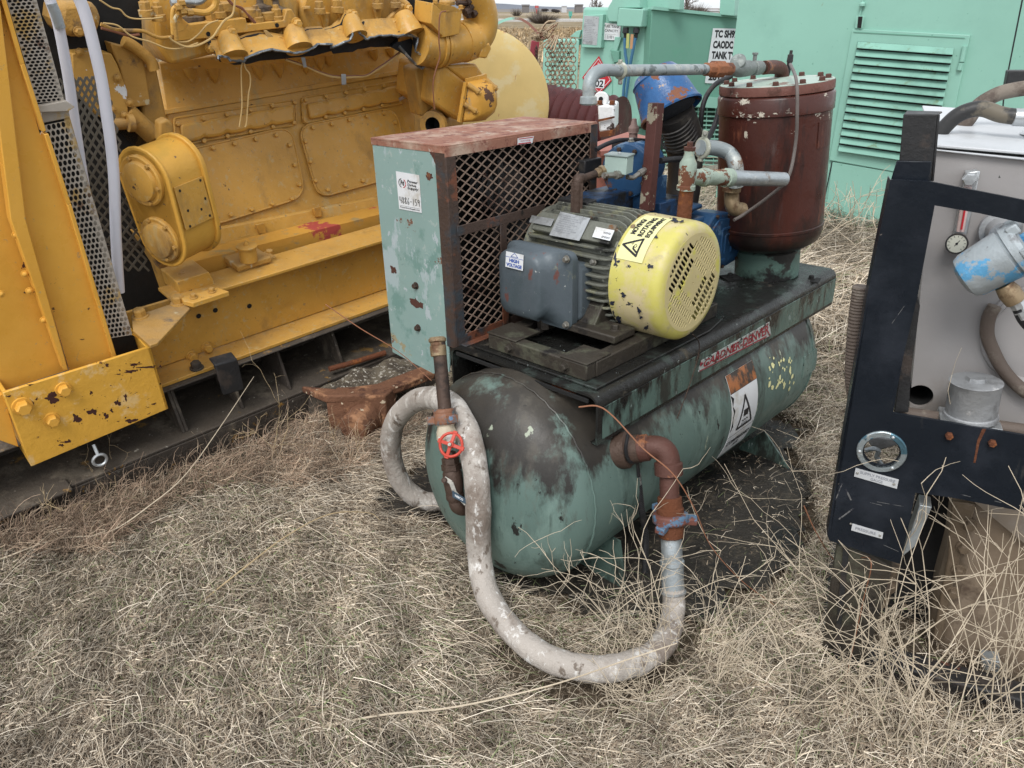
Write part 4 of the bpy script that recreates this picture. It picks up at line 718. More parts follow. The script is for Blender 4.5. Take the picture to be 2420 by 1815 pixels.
# --- air filter bowl on the intake pipe
YF = .42
def F_(x, y, yy=YF): return C.P(1, yy, x, y)
c0, c1 = F_(1557, 198), F_(1588, 268); fv = nz(c1-cC); fu = nz((c0-c1)-fv*((c0-c1)@fv)); fax = nz(fu*.97+fv*.25); kf = rpx(1, c0)
b = MB(); Lb = np.linalg.norm(c0-c1)+.02
b.lathe(c1, fax, [(0.0, 78*kf), (.006, 80*kf), (.018, 76*kf), (.022, 75*kf), (Lb*.45, 69*kf), (Lb*.8, 62*kf), (Lb*.80+.003, 64*kf), (Lb*.83, 64*kf), (Lb*.86, 60*kf), (Lb*.97, 52*kf), (Lb, 40*kf), (Lb+.002, 20*kf), (Lb+.012, 18*kf), (Lb+.013, .001)], 48, cap=False)
b.lathe(c1, fax, [(.0, 78*kf), (.02, 72*kf), (Lb*.8, 60*kf), (Lb*.9, .001)], 48, cap=False); b.obj('air_filter_bowl', 'bluef', comp, smooth=45)
b = MB(); b.lathe(c1-fax*.015, fax, [(0, 40*kf), (.02, 62*kf), (.022, 30*kf)], 32); b.obj('filter_element', 'soot', comp)
st = [F_(1604, 270), F_(1618, 330), F_(1622, 420), F_(1600, 520)]
b = MB(); b.tube(spl([F_(1592, 262), F_(1612, 312), F_(1620, 360)], 10), 47*kf, 28); b.tube(spl([F_(1620, 352), F_(1616, 440), F_(1596, 540)], 8), 44*kf, 28)
for k in range(6): c_ = F_(1590+3.4*k, 285+8*k); b.lathe(c_, -nz(F_(1612, 312)-F_(1592, 262)), [(0, 46*kf), (.002, 49*kf), (.004, 46*kf)], 28, cap=False)
b.lathe(F_(1618, 335), nz(F_(1592, 262)-F_(1618, 335)), [(0, 48*kf), (.001, 52*kf), (.014, 52*kf), (.015, 48*kf)], 28, cap=False)
b.obj('intake_duct', M('grimy_dark_duct', (.035, .032, .03), .5, layers=[((.075, .065, .055), 7, .55, .12)], bump=.2), comp)
# --- blue inlet valve (drum lying along the belt guard) and its flange
YI = .40
i0, i1 = C.P(1, YI, 1490, 408), C.P(1, YI, 1570, 385); ki = rpx(1, i0); ia = nz(A(C.d(1, .18, .02)))
ic = C.P(1, YI, 1478, 405)
b = MB(); b.lathe(ic, ia, [(0, 50*ki), (.002, 62*ki), (.016, 64*ki), (.018, 60*ki), (.022, 64*ki), (.040, 64*ki), (.042, 57*ki), (.13, 56*ki), (.16, 50*ki), (.18, 38*ki), (.19, 10*ki)], 36); b.box(Fr(ic, C.R), (.02, -.05, -.19), (.17, .05, -.03)); inlet = b.obj('inlet_valve', 'blue', comp, bevel=.002)
u = nz(np.cross(ia, (0, 0, 1))); v = np.cross(u, ia)
for k in range(8): a = rad(45*k+20); bolt(inlet, ic-ia*.001+56*ki*(math.cos(a)*u+math.sin(a)*v)*.93, -ia, .0075, 'dkpipe', washer=False)
bolt(inlet, ic+ia*.03+v*65*ki, v, .008, 'steel')
b = MB(); b.box(Fr(C.P(1, YI-.03, 1545, 478), C.R), (-.05, -.06, -.05), (.10, .06, .012)); b.box(Fr(C.P(1, YI, 1400, 470), C.R), (-.05, -.02, -.09), (.3, .1, .0)); b.obj('pump_saddle', M('dark_blue_casting', (.012, .04, .10), .45, layers=[((.02, .02, .02), 7, .5, .1)], bump=.3), comp, bevel=.004)
b = MB(); b.box(Fr(C.P(1, YI-.02, 1587, 486), C.R), (-.05, -.05, -.02), (.05, .05, .015)); b.obj('flange_block', 'frame', comp, bevel=.006)
# small solenoid junction box with fittings
jb = C.P(1, .33, 1452, 392); kj = rpx(1, jb); JF = Fr(jb, eul(rad(60), 0, 0))
JF = Fr(C.P(1, .33, 1463, 384), eul(rad(60), 0, 0))
b = MB(); b.box(JF, (-.027, -.036, -.030), (.027, .036, .020)); j = b.obj('junction_box', 'tealpipe' if False else M('pale_green_box', (.34, .44, .40), .45, layers=[((.10, .14, .12), 12, .70, .01)], bump=.1), comp, bevel=.002, label='small pale green junction box with flaking paint')
b = MB(); b.box(JF, (-.030, -.039, .0205), (.030, .039, .026)); b.obj('box_lid', M('grey_box_lid', (.20, .25, .24), .4), j, bevel=.002); bolt(j, JF.w(0, 0, .027), (0, 0, 1), .005, 'alu', washer=False, kind='dome')
b = MB(); s0, s1 = C.P(1, .36, 1440, 398), C.P(1, .38, 1398, 415); kk = rpx(1, s0)
b.lathe(s0, nz(s1-s0), [(0, 11*kk), (.016, 11*kk), (.0165, 8*kk), (.02, 8*kk)], 20); b.obj('conduit_connector', 'alu', comp)
b = MB(); b.lathe(s0+nz(s1-s0)*.02, nz(s1-s0), [(0, 10*kk), (.001, 14*kk), (.012, 14*kk), (.013, 10*kk), (.018, 12*kk), (.026, 12*kk), (.03, 9*kk)], 8); b.obj('conduit_bushing', 'brass', comp)
b = MB(); t0, t1, t2, t3 = s0+nz(s1-s0)*.045, C.P(1, .39, 1378, 422), C.P(1, .39, 1364, 440), C.P(1, .39, 1362, 500)
b.tube([t0, t1], 9*kk, 14); b.tube(spl([t1, C.P(1, .39, 1368, 424), t2, t3], 5), A([12]*5+[14]*11)*kk, 14); b.bar(t2+A([0, 0, .012]), t3, nz(cC-t2), .036, .028); b.obj('conduit_body', 'dkpipe', comp, bevel=.003)
b = MB(); b.tube(spl([C.P(1, .31, *p) for p in z('E', (395, 880), (430, 885), (460, 865), (530, 820))], 6), .0075, 12); b.lathe(C.P(1, .31, *z('E', (470, 860))), nz(C.P(1, .31, *z('E', (530, 820)))-C.P(1, .31, *z('E', (470, 860)))), [(0, .0105), (.02, .0105), (.021, .009), (.05, .009)], 8)
b.tube([C.P(1, .32, *p) for p in z('E', (240, 870), (330, 868))], .009, 10); b.lathe(C.P(1, .315, *z('E', (318, 868))), C.d(1, 0, 0), [(0, .013), (.03, .013)], 8); b.obj('brass_air_line', 'steel', comp)
b = MB(); b.tube(spl([C.P(1, .5, *p) for p in z('V', (270, 740), (400, 670), (560, 620), (760, 612), (960, 625))], 8), .0075, 10); b.obj('black_air_hose', 'blk', comp)
fn = None
b = MB(); b.tube(spl([C.P(1, .30, *p) for p in z('V', (1110, 885), (1300, 862), (1500, 855), (1620, 800))], 8), .0095, 10); b.obj('black_air_hose', 'blk', comp)
P = [C.P(1, yy, x, y) for yy, x, y in ((.40, 1728, 180), (.40, 1690, 200), (.40, 1664, 240), (.40, 1656, 300), (.40, 1662, 340))]; b = MB(); b.tube(spl(P), 7.5*kp, 12); b.obj('black_air_hose', 'blk', comp)
P = [C.P(1, yy, x, y) for yy, x, y in ((.52, 1712, 190), (.5, 1702, 250), (.5, 1685, 305), (.48, 1655, 348), (.46, 1610, 372))]; b = MB(); b.tube(spl(P), 9*kp, 12); b.obj('black_air_hose', 'blk', comp)
b = MB(); b.box(Fr(C.P(1, .55, 1385, 385), C.R), (-.03, -.02, -.035), (.06, .05, .012)); b.obj('black_relay_box', 'blk', comp, bevel=.003)
# grey elbow pipe clamped beside the separator
YK = .24
KY = lambda x: float(np.interp(x, [1650, 1690, 1722, 1740, 1760], [.26, .24, .21, .17, .15]))
def K_(x, y, yy=None): return C.P(1, KY(x) if yy is None else yy, x, y)
kk = rpx(1, K_(1700, 360)); P = spl([K_(1655, 349), K_(1690, 350), K_(1722, 362), K_(1738, 390), K_(1740, 440)], 6); b = MB(); b.tube(P, 17.5*kk, 20); b.obj('grey_bend', 'grayp', comp)
clamp('pipe_clamp', K_(1660, 350), K_(1690, 350)-K_(1655, 349), 17*kk, A([.08, 0, 1.]), 'clamp')
b = MB(); P = spl([K_(1730, 440), K_(1729, 465), K_(1733, 490), K_(1755, 497, .17)], 5); b.tube(P, 18*kk, 18); b.lathe(K_(1730, 442), (0, 0, -1), [(0, 19*kk), (.001, 22*kk), (.014, 22*kk), (.016, 19*kk)], 20); b.obj('brass_elbow', 'brass', comp)
# tee, riser and the open galvanised pipe
YT = .10
def T_(x, y, yy=None): return C.P(1, float(np.interp(x, [1625, 1724, 1852], [.10, .075, .025])) if yy is None else yy, x, y)
kt = rpx(1, T_(1617, 440)); t0 = T_(1617, 505); t1 = T_(1621, 445)
b = MB(); b.lathe(t0-A([0, 0, .03]), (0, 0, 1), [(0, 18*kt), (t1[2]-t0[2]+.03, 17*kt)], 20); b.obj('rusted_standpipe', 'rust', comp)
b = MB(); h = t1[2]; c_ = A([t1[0], t1[1], h]); b.lathe(c_-A([0, 0, .004]), (0, 0, 1), [(0, 22*kt), (.012, 22*kt), (.014, 19*kt), (.05, 21*kt), (.075, 20*kt), (.088, 14*kt), (.098, 12*kt), (.112, 12*kt)], 22)
tc_ = T_(1623, 417); te = T_(1660, 419); b.lathe(tc_, nz(te-tc_), [(0, 19*kt), (np.linalg.norm(te-tc_)*.9, 19*kt), (np.linalg.norm(te-tc_), 21*kt)], 22); b.obj('pipe_tee', 'tealpipe', comp, smooth=40)
b = MB(); pc = c_+A([0, 0, .105]); b.lathe(pc, (0, 0, 1), [(0, 13*kt), (.01, 14*kt), (.011, 7*kt), (.024, 7*kt)], 8); b.obj('pipe_plug', 'rustpipe', comp)
b = MB(); a0_, a1_ = T_(1660, 419), T_(1724, 420); ln_ = np.linalg.norm(a1_-a0_); b.lathe(a0_, nz(a1_-a0_), [(0, 22*kt), (ln_*.12, 22*kt), (ln_*.13, 19*kt), (ln_*.8, 20*kt), (ln_*.81, 23*kt), (ln_, 23*kt)], 24); b.obj('flaking_coupling', 'tealpipe', comp)
b = MB(); a2_ = T_(1852, 424); ln_ = np.linalg.norm(a2_-a1_); b.lathe(a1_, nz(a2_-a1_), [(0, 19*kt), (ln_, 18.5*kt), (ln_, 16.5*kt), (ln_*.5, 16.5*kt), (ln_*.5, .001)], 26, cap=False); b.obj('open_galvanised_pipe', 'galv', comp, smooth=40)
# square rusty post
b = MB(); p0_, p1_ = C.P(1, .30, 1530, 482), C.P(1, .30, 1551, 243); kq = rpx(1, p0_); b.bar(p0_-A([0, 0, .02]), p1_, C.d(1, 0, 0), 27*kq, 27*kq); b.obj('square_post', M('rusty_square_tube', (.085, .03, .024), .6, layers=[((.30, .27, .20), 6, .57, .02), ((.08, .03, .025), 12, .55, .1)], bump=.2), comp, bevel=.002)
# --- gear case with raised emblem, seen past the fan cover
gy = .27
gp = [C.P(1, gy, *p) for p in z('E', (905, 1230), (975, 1120), (1060, 1110), (1130, 1170), (1155, 1260), (1150, 1340), (1110, 1420), (1010, 1480), (900, 1500), (840, 1400), (840, 1280))]
b = MB(); b.prism(gp, C.d(0, .10, 0)); gc = b.obj('gear_case', 'blue', comp, bevel=.006)
cg = sum(gp)/len(gp); gi = [cg+(p-cg)*.80 for p in gp]
b = MB(); b.prism([p-C.d(0, .001, 0) for p in gi], C.d(0, -.008, 0))
U = [(-.3, -.30), (-.3, .30), (.1, .30)], [(-.1, -.30), (-.1, .15), (.25, .15), (.25, -.30)], [(-.3, -.42), (-.05, -.42)]
for ln_ in U:
    for (x0, z0), (x1, z1) in zip(ln_, ln_[1:]): b.bar(cg+C.d(x0*.13+.02, -.010, z0*.16), cg+C.d(x1*.13+.02, -.010, z1*.16), C.d(0, 1, 0), .010, .008)
b.obj('case_cover', 'blue', gc, bevel=.002)
for i in range(len(gp)): bolt(gc, cg+(gp[i]-cg)*.9, C.d(0, -1, 0), .0065, 'dkpipe', washer=False)
b = MB()
q = [C.P(1, gy+.02, *p) for p in z('E', (900, 1125), (1000, 1095), (1030, 1150), (900, 1230))]; b.box(Fr(C.P(1, .30, 1668, 512), C.R), (-.14, .0, -.10), (.03, .14, .0)); b.box(Fr(C.P(1, .30, 1640, 500), C.R), (-.05, .0, .0), (.06, .08, .018)); b.obj('air_end_housing', 'blue', comp, bevel=.008)
b = MB(); b.prism([C.w(.55, .25, .0), C.w(1.05, .25, .0), C.w(1.05, .25, .12), C.w(.55, .25, .12)], C.d(0, .3, 0)); b.obj('air_end_foot', 'dark', comp, bevel=.01)
# loose wire from fan cover over the deck edge
P = spl([C.P(1, -.012, *p) for p in z('G', (555, 485), (590, 530), (590, 600), (545, 760), (480, 940), (415, 1100))], 8); b = MB(); b.tube(P, .0016, 6); b.obj('loose_wire', 'stemr' if False else 'dkpipe', comp)
# ================================================================== YELLOW ENGINE ON ITS SKID
_L = nz(ray(3550, -230)); _U = -nz(ray(1130, 3650)); _U = nz(_U-_L*(_U@_L)); _W = np.cross(_U, _L)
E0 = gnd(437, 1030, .13)
E = Fr(E0, np.stack([_L, _W, _U], 1))                 # x along, y away, z up
th = rad(22); _d = _U*math.cos(th)+_W*math.sin(th)
S = Fr(E.w(0, .42, .50), np.stack([_L, np.cross(_d, _L), _d], 1))   # sloping crankcase side; y = depth behind it
_c = E.w(.6, .6, 0)
eng = thing('engine_skid', 'big yellow diesel engine with torn exhaust manifold on a yellow beam skid', 'engine', (_c[0], _c[1], 0))
def EP(y, *p): return E.P(1, y, *p)
def SP(y, *p): return S.P(1, y, *p)
# skid base
b = MB(); e0, e1 = EP(0, 0, 1125), None
def ex(y, px, py): return E.on(1, y, px, py)
b.box(E, (-1.2, -.02, -.014), (1.9, .40, .0)); b.box(E, (-1.2, -.058, .0), (-.42, .02, .012))
b.box(E, (-1.2, .40, -.02), (1.9, .44, .20)); b.box(E, (-1.2, .03, .192), (2.2, .40, .2))
sk = b.obj('skid_base', 'skid', eng, bevel=.004)
b = MB(); b.box(E, (-1.3, -.02, -.16), (1.9, .0, -.015)); b.box(E, (-1.3, .0, -.25), (2.2, .5, -.10)); b.box(E, (-.95, .45, -.2), (2.2, .9, -.02)); b.obj('skid_runner', 'skid', eng, bevel=.004)
for px, py in (z('P', (1000, 1090)), z('C', (835, 740)), z('C', (1120, 620)), z('C', (1350, 520)), z('C', (1610, 420))):
    x = ex(.03, px, py)[0]; b = MB(); b.prism([E.w(x, .02, .0), E.w(x, .25, .0), E.w(x, .25, .19), E.w(x, .10, .19)], E.d(.012, 0, 0)); b.obj('gusset', 'skid', sk, bevel=.002)
b = MB(); b.box(E, (-.9, .30, .01), (1.9, .305, .19)); b.box(E, (-1.2, .44, .0), (1.9, 1.3, .01)); b.obj('skid_web', 'skid', sk)
# black welded lug
pp = [EP(-.035, *p) for p in z('C', (1020, 530), (1130, 500), (1165, 645), (1065, 675))]
b = MB(); b.prism(pp, E.d(0, .02, 0)); b.prism([pp[0], pp[1], pp[1]+E.d(0, .05, .012), pp[0]+E.d(0, .05, .012)], E.d(0, 0, -.012)); b.obj('black_lug', 'blackd', eng, bevel=.006)
# eye bolt
c_ = EP(-.03, 236, 1087); b = MB(); k = rpx(15, c_); b.tube([c_+k*(math.cos(t)*_L+math.sin(t)*_U) for t in np.linspace(0, 6.283, 25)], .0055, 8, cap=False); b.cyl(c_+_U*k, c_+_U*(k+.035)+_W*.02, .006, 8); b.obj('eye_bolt', 'alu', eng)
# main beam: web with two flanges
zt0, zt1 = .478, .492; xb0, xb1 = -.25, 1.9
b = MB()
b.prism([E.w(x, .17, .22) for x in (xb0,)]+[E.w(xb1, .17, .22), E.w(xb1, .17, .48), E.w(xb0, .17, .48)], E.d(0, .012, 0))
b.prism([E.w(xb0, .055, .201), E.w(xb1, .055, .201), E.w(xb1, .055, .217), E.w(xb0, .055, .217)], E.d(0, .25, 0))
xa = ex(.06, *z('P', (1040, 540)))[0]; xbm = ex(.06, *z('P', (850, 745)))[0]
b.prism([E.w(xa-.02, .10, .482), E.w(xb1, .10, .482), E.w(xb1, .10, .496), E.w(xa-.02, .10, .496)], E.d(0, .16, 0))
bm_ = b.obj('main_beam', 'yel', eng, bevel=.003)
b = MB(); b.prism([E.P(2, .49, *p) for p in z('P', (735, 590), (1010, 500), (1065, 540), (880, 735), (840, 750), (745, 665))], E.d(0, 0, -.012)); gp_ = b.obj('gusset_plate', 'yelchip' if False else 'yeld', eng, bevel=.002)
for p in z('P', (785, 585), (1000, 510)): bolt(gp_, E.P(2, .492, *p), _U, .022, 'yeld')
for p, r_ in (((1160, 760), .018), ((1075, 810), .018)): bolt(bm_, EP(.165, *z('P', p)), -_W, r_, 'yel')
bolt(bm_, E.P(2, .222, *z('C', (935, 540))), _U, .02, 'skid'); 
for p in z('B', (500, 1620), (520, 1640)): pass
for p in z('B', (462, 1622), (375, 1652), (640, 1600)): b = MB(); b.lathe(EP(.1685, *p), -_W, [(0, .010), (.0005, .010)], 14); b.obj('bolt_hole', 'dark', bm_)
# text cast on the beam
q = [EP(.168, *p) for p in z('B', (800, 1610), (880, 1588), (878, 1560), (798, 1580))]; sticker('rolled_mark', quadmap(*q), ['yel', MT['yel']], bm_, [('t', 'USA', .02, .1, .98, .9, 1, .02)], base=False, th=.003)
# yellow front foot box
P4 = z('P', (15, 1015), (842, 757), (945, 1105), (175, 1430))
f4 = [EP(-.03, *p) for p in P4]
b = MB(); b.prism(f4, E.d(0, .012, 0)); b.prism([f4[1], f4[2], f4[2]+E.d(0, .25, 0), f4[1]+E.d(0, .18, 0)], E.d(-.012, 0, 0)); b.prism([f4[0]+E.d(0, .012, 0), f4[3]+E.d(0, .012, 0), f4[3]+E.d(0, .3, 0), f4[0]+E.d(0, .3, 0)], E.d(.012, 0, 0))
fb = b.obj('front_foot_box', 'yelchip', eng, bevel=.003)
for p, r_ in (((355, 995), .019), ((125, 1090), .023), ((290, 1165), .019)): bolt(fb, EP(-.032, *z('P', p)), -_W, r_, 'yelp')
MT['maroonchip'] = M('bare_dark_rust', (.055, .018, .014), .8, bump=.4)
chips('paint_chip', fb, 'maroonchip', lambda x, y: EP(-.0306, *z('P', (x, y))), [(150, 1080, 34, 40), (292, 1042, 48, 34), (368, 995, 30, 32), (430, 1160, 26, 30), (516, 1122, 30, 22), (594, 1145, 14, 22), (625, 1115, 10, 12), (658, 1072, 20, 20), (704, 1040, 10, 22), (735, 1172, 34, 16), (755, 856, 40, 8), (820, 872, 52, 8), (730, 895, 40, 10), (510, 1015, 8, 14), (50, 1035, 16, 6), (860, 1078, 18, 5), (205, 1050, 8, 8), (375, 1290, 34, 8), (345, 1308, 14, 10), (170, 970, 16, 5), (600, 860, 14, 10)], 6, 3)
b = MB(); fl = [EP(.0, *p) for p in z('P', (-300, 1080), (0, 1015), (175, 1430), (105, 1320), (-300, 1200))]; b.prism([EP(.01, *p) for p in z('P', (-320, 1140), (20, 1022), (105, 1320), (-320, 1170))], E.d(0, .02, 0)); b.obj('front_side_plate', 'yelp', eng, bevel=.002)
# radiator guard: two yellow side sheets, a step rib and the perforated strip
YP = .02
b = MB(); pl = [EP(YP+.03, *p) for p in [(-260, 1010), (-260, -80), (-40, -80)]+z('P', (-260, -500) if False else (10, -120), (385, 895))]
b.prism([EP(YP+.05, *p) for p in [(-320, 1045), (-320, -160), (-95, -160), (30, 500)]+[z('P', (370, 890))]+[z('P', (0, 1010))]], E.d(0, .01, 0)); b.obj('guard_sheet', 'yelp', eng)
b = MB(); b.prism([EP(YP, *p) for p in [(-62, -160), (-20, -160), (62, 520)]+[z('P', (385, 893)), z('P', (358, 890)), (25, 520)]], E.d(0, .045, 0)); b.obj('guard_rib', 'yelp', eng, bevel=.003)
b = MB(); b.prism([EP(YP+.03, *p) for p in [(-80, -160), (-38, -160), (95, 320), (103, 306)]+[z('P', (640, 822)), z('P', (392, 900)), (30, 420)]], E.d(0, .008, 0)); gs = b.obj('guard_sheet', 'yelp', eng)
chips('paint_chip', gs, 'maroonchip', lambda x, y: EP(YP+.0295, *z('P', (x, y))), [(165, 450, 32, 12), (460, 716, 12, 5), (135, 300, 10, 26)], 8, 1)
for p in z('P', (140, 350), (165, 445), (90, 132), (245, 608), (5, 462)): bolt(gs, EP(YP+.02, *p), -_W, .009, 'yelp', kind='dome')
b = MB()
def lip(pts, w=.012):
    for p_, q_ in zip(pts, pts[1:]): b.bar(EP(YP+.02, *p_), EP(YP+.02, *q_), -_W, w, .03)
lip([(-6, -40), (50, 150), (101, 308)]); lip([(106, 314), (160, 480), (270, 846)]); b.obj('guard_edge', 'yelp', eng, bevel=.002)
def perf(quad, nu, nv, y, name):
    c = [EP(y, *p) for p in quad]; fn = quadmap(*c, n=-_W); b = MB()
    for j in range(nv):
        for i in range(nu):
            uo = (i+(.5 if j % 2 else 0))/(nu+.5); u0, u1 = uo, uo+1/(nu+.5); v0, v1 = j/nv, (j+1)/nv; um, vm = (u0+u1)/2, (v0+v1)/2
            sq = []; ho = []
            for k in range(12):
                a = rad(30*k+15); cx_, sx_ = math.cos(a), math.sin(a); m_ = 1/max(abs(cx_), abs(sx_))
                sq.append((um+(u1-u0)*.5*cx_*m_, vm+(v1-v0)*.5*sx_*m_)); ho.append((um+(u1-u0)*.41*cx_, vm+(v1-v0)*.45*sx_))
            b.add([fn(*p, .0) for p in sq]+[fn(*p, .0) for p in ho]+[fn(*p, -.004) for p in ho], [(k, (k+1) % 12, 12+(k+1) % 12, 12+k) for k in range(12)]+[(12+k, 12+(k+1) % 12, 24+(k+1) % 12, 24+k) for k in range(12)])
        for s_ in ((0,) if j % 2 else (1,)):
            v0, v1 = j/nv, (j+1)/nv; ua, ub = ((0, .5/(nu+.5)) if s_ == 0 else (nu/(nu+.5), 1)); b.add([fn(ua, v0, 0), fn(ub, v0, 0), fn(ub, v1, 0), fn(ua, v1, 0)], [(0, 1, 2, 3)])
    return b.obj(name, 'perf', eng, smooth=0)
perf([z('P', (618, 710)), z('P', (742, 690)), z('R', (650, 1120)), z('R', (405, 1170))], 5, 40, YP+.035, 'perforated_strip')
perf([z('R', (345, 960)), z('R', (600, 940)), z('R', (270, -260)), z('R', (-10, -240))], 5, 38, YP+.035, 'perforated_strip')
b = MB(); b.prism([EP(YP+.062, *p) for p in [(-10, -60), (66, -60), z('R', (600, 940)), z('R', (655, 1120)), z('P', (735, 690)), z('P', (625, 700)), z('R', (405, 1170))]], E.d(0, .004, 0)); b.obj('strip_hole_shade', 'dark', eng)  # black sheet added so the strip holes look deep in shade
b = MB(); b.prism([EP(YP+.02, *p) for p in z('R', (350, 990), (620, 940), (700, 1000), (640, 1040), (375, 1050))], E.d(0, .02, 0)); b.prism([EP(YP+.05, *p) for p in z('R', (385, 1050), (645, 1025), (655, 1100), (400, 1150))], E.d(0, .01, 0)); b.obj('strip_bracket', MT['perf'], eng, bevel=.002)
b = MB(); b.prism([EP(YP+.06, *p) for p in [z('P', (742, 690)), z('R', (660, 1120)), z('R', (600, 940)), z('R', (270, -260)), z('R', (230, -260)), z('R', (560, 940)), z('R', (600, 1120)), z('P', (700, 690))]], E.d(0, .03, 0)); b.obj('strip_edge', MT['perf'], eng)
b = MB(); b.prism([EP(YP+.03, *p) for p in z('P', (740, 690), (755, 685), (842, 740), (842, 757))], E.d(0, .02, 0)); b.obj('edge_rim', 'yelp', eng)
# dark interior behind guard, expanded radiator screen
b = MB(); b.prism([EP(.50, *p) for p in ((-50, -60), (330, -60), (345, 300), (430, 700), (420, 900), (100, 950))], E.d(0, .01, 0)); b.obj('radiator_core', 'dark', eng)
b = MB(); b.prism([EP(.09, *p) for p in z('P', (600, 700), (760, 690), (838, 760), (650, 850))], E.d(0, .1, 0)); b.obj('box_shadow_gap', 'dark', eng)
MT['screen'] = M('grey_expanded_screen', (.13, .12, .10), .6, .3, bump=.2)
q = [EP(.30, *p) for p in z('R', (735, 2060), (1500, 2200), (1080, 690), (560, 735))]
q = [EP(.30, *p) for p in ((185, 560), (352, 660), (250, 182), (140, 186))]
fq = quadmap(*q, n=-_W); m_ = expanded(lambda x, y, h: fq(x, y, h), 9, 20, 1, 1, .001, .003); 
def expq(c, nu, nv, w_, name, mat, par, th_=.003):
    fn = quadmap(*c); b = MB(); eu = np.linalg.norm(A(c[1])-A(c[0])); ev = np.linalg.norm(A(c[3])-A(c[0]))
    for fam in (0, 1):
        for k in range(-nv-1, nu+nv+1):
            pts = []
            for j in range(0, nv*2+1):
                y = j/(nv*2); x = (k+y*nv)/nu if fam == 0 else (k+nv-y*nv)/nu
                if -1e-6 <= x <= 1+1e-6: pts.append((x, y))
            if len(pts) < 2: continue
            (xa, ya), (xb, yb) = pts[0], pts[-1]; b.bar(fn(xa, ya, fam*.001), fn(xb, yb, fam*.001), fn(0, 0, 1)-fn(0, 0, 0), w_, th_)
    return b.obj(name, mat, par, smooth=0)
expq([EP(.30, *p) for p in ((175, 640), (352, 640), (250, 178), (140, 186))], 7, 16, .0075, 'radiator_screen', 'screen', eng)
b = MB(); b.bar(EP(.31, 240, 590), EP(.31, 350, 575), _W, .025, .01); b.obj('screen_bar', 'skid', eng)
for P, rr in ((((178, -20), (193, 10), (208, 55), (222, 110), (240, 190), (252, 270), (262, 340), (270, 430), (274, 560), (282, 690)), 13.5), (((110, -20), (122, 10), (138, 60), (152, 130), (164, 200), (175, 280), (190, 380), (200, 440)), 12)):
    P_ = spl([EP(.12 if rr > 13 else .17, *p) for p in P], 6); b = MB(); b.tube(P_, rpx(rr, P_[20]), 16); cdt = b.obj('white_conduit', 'pvc', eng)
b = MB(); b.tube([EP(.16, *p) for p in z('R', (480, 30), (520, 120), (565, 262))], rpx(12, P_[5]), 14); b.obj('conduit_sleeve', 'galv', eng)
# front timing cover area behind the conduits
def plate(name, pts, y, d, mat, par=None, bevel=.004, fr=E): b = MB(); b.prism([fr.P(1, y, *p) for p in pts], fr.d(0, d, 0)); return b.obj(name, mat, par or eng, bevel=bevel)
fp = plate('front_cover', z('R', (670, 500), (860, 480), (1040, 500), (1095, 600), (1190, 850), (1200, 1100), (1050, 1120), (940, 1100), (800, 950), (680, 800)), .42, .08, M('cover_with_bare_patches', (.48, .27, .06), .5, layers=[((.62, .64, .66), 9, .62, .015, (1, 1, 1), .3), ((.18, .12, .06), 6, .60, .1)], bump=.2))
for p in z('R', (745, 490), (1100, 730), (1050, 1025), (1165, 1075), (1215, 960)): bolt(fp, EP(.415, *p), -_W, .011, 'yeld', kind='dome')
plate('front_housing', z('R', (1030, 400), (1330, 480), (1410, 980), (1210, 1010), (1120, 640), (1060, 500)), .44, .1, 'yeld')
plate('front_cover', z('R', (560, 20), (880, 10), (960, 160), (930, 290), (830, 345), (620, 350), (540, 200)), .34, .2, 'yeld', bevel=.02)
bolt(eng, EP(.335, *z('R', (735, 295))), -_W, .012, 'yeld')
b = MB(); b.tube([EP(.42, *p) for p in z('R', (1040, 1160), (1210, 1150))], rpx(14, EP(.42, 300, 290)), 16); b.lathe(EP(.40, *z('R', (1190, 1150))), EP(.40, *z('R', (1240, 1150)))-EP(.40, *z('R', (1190, 1150))), [(0, .03), (.02, .03)], 14); b.obj('pipe_stub', 'yeld', eng)
b = MB(); b.tube(spl([EP(.42, *p) for p in z('R', (1150, 380), (1260, 440), (1400, 560), (1440, 650))]), rpx(13, EP(.42, 300, 290)), 12); b.obj('coolant_pipe', 'yeld', eng); b = MB(); b.tube([EP(.44, *p) for p in z('R', (1180, 1040), (1420, 1260))], .035, 12); b.obj('coolant_pipe', 'yeld', eng)
plate('front_housing', z('R', (1330, 520), (1450, 560), (1560, 1100), (1480, 1340), (1330, 1100)), .47, .1, 'yeld', bevel=.01)
plate('front_lower_casing', z('R', (1100, 1000), (1330, 1200), (1500, 1330), (1250, 1400), (1050, 1200)), .50, .1, 'yeld', bevel=.01)
plate('front_lower_casing', [(330, 560), (500, 560), (510, 640), (470, 660), (400, 700), (380, 640)], .40, .2, 'yeld')
# crankcase (sloping side) and everything bolted on it
b = MB(); cr = [SP(.03, *p) for p in [z('S', (0, 860)), z('S', (650, 700)), (760, 90), (935, 60), (965, 120), (1000, 130), (1160, 250), (1170, 420), (1180, 560), (900, 560), (700, 590), (620, 600), (420, 660), (395, 560)]]
b.prism([SP(.03, *p) for p in [(372, 145), z('S', (650, 700)), (700, 90), (935, 55), (975, 130), (985, 330), (1000, 470), (1010, 540), (620, 640), (440, 560), (400, 330)]], S.d(0, .25, 0)); blk = b.obj('engine_block', 'yel', eng, bevel=.01)
b = MB(); b.prism([SP(.30, *p) for p in [(960, 100), (1190, 100), (1200, 540), (980, 560)]], S.d(0, .1, 0)); b.obj('rear_casing', 'yeld', eng, bevel=.01)
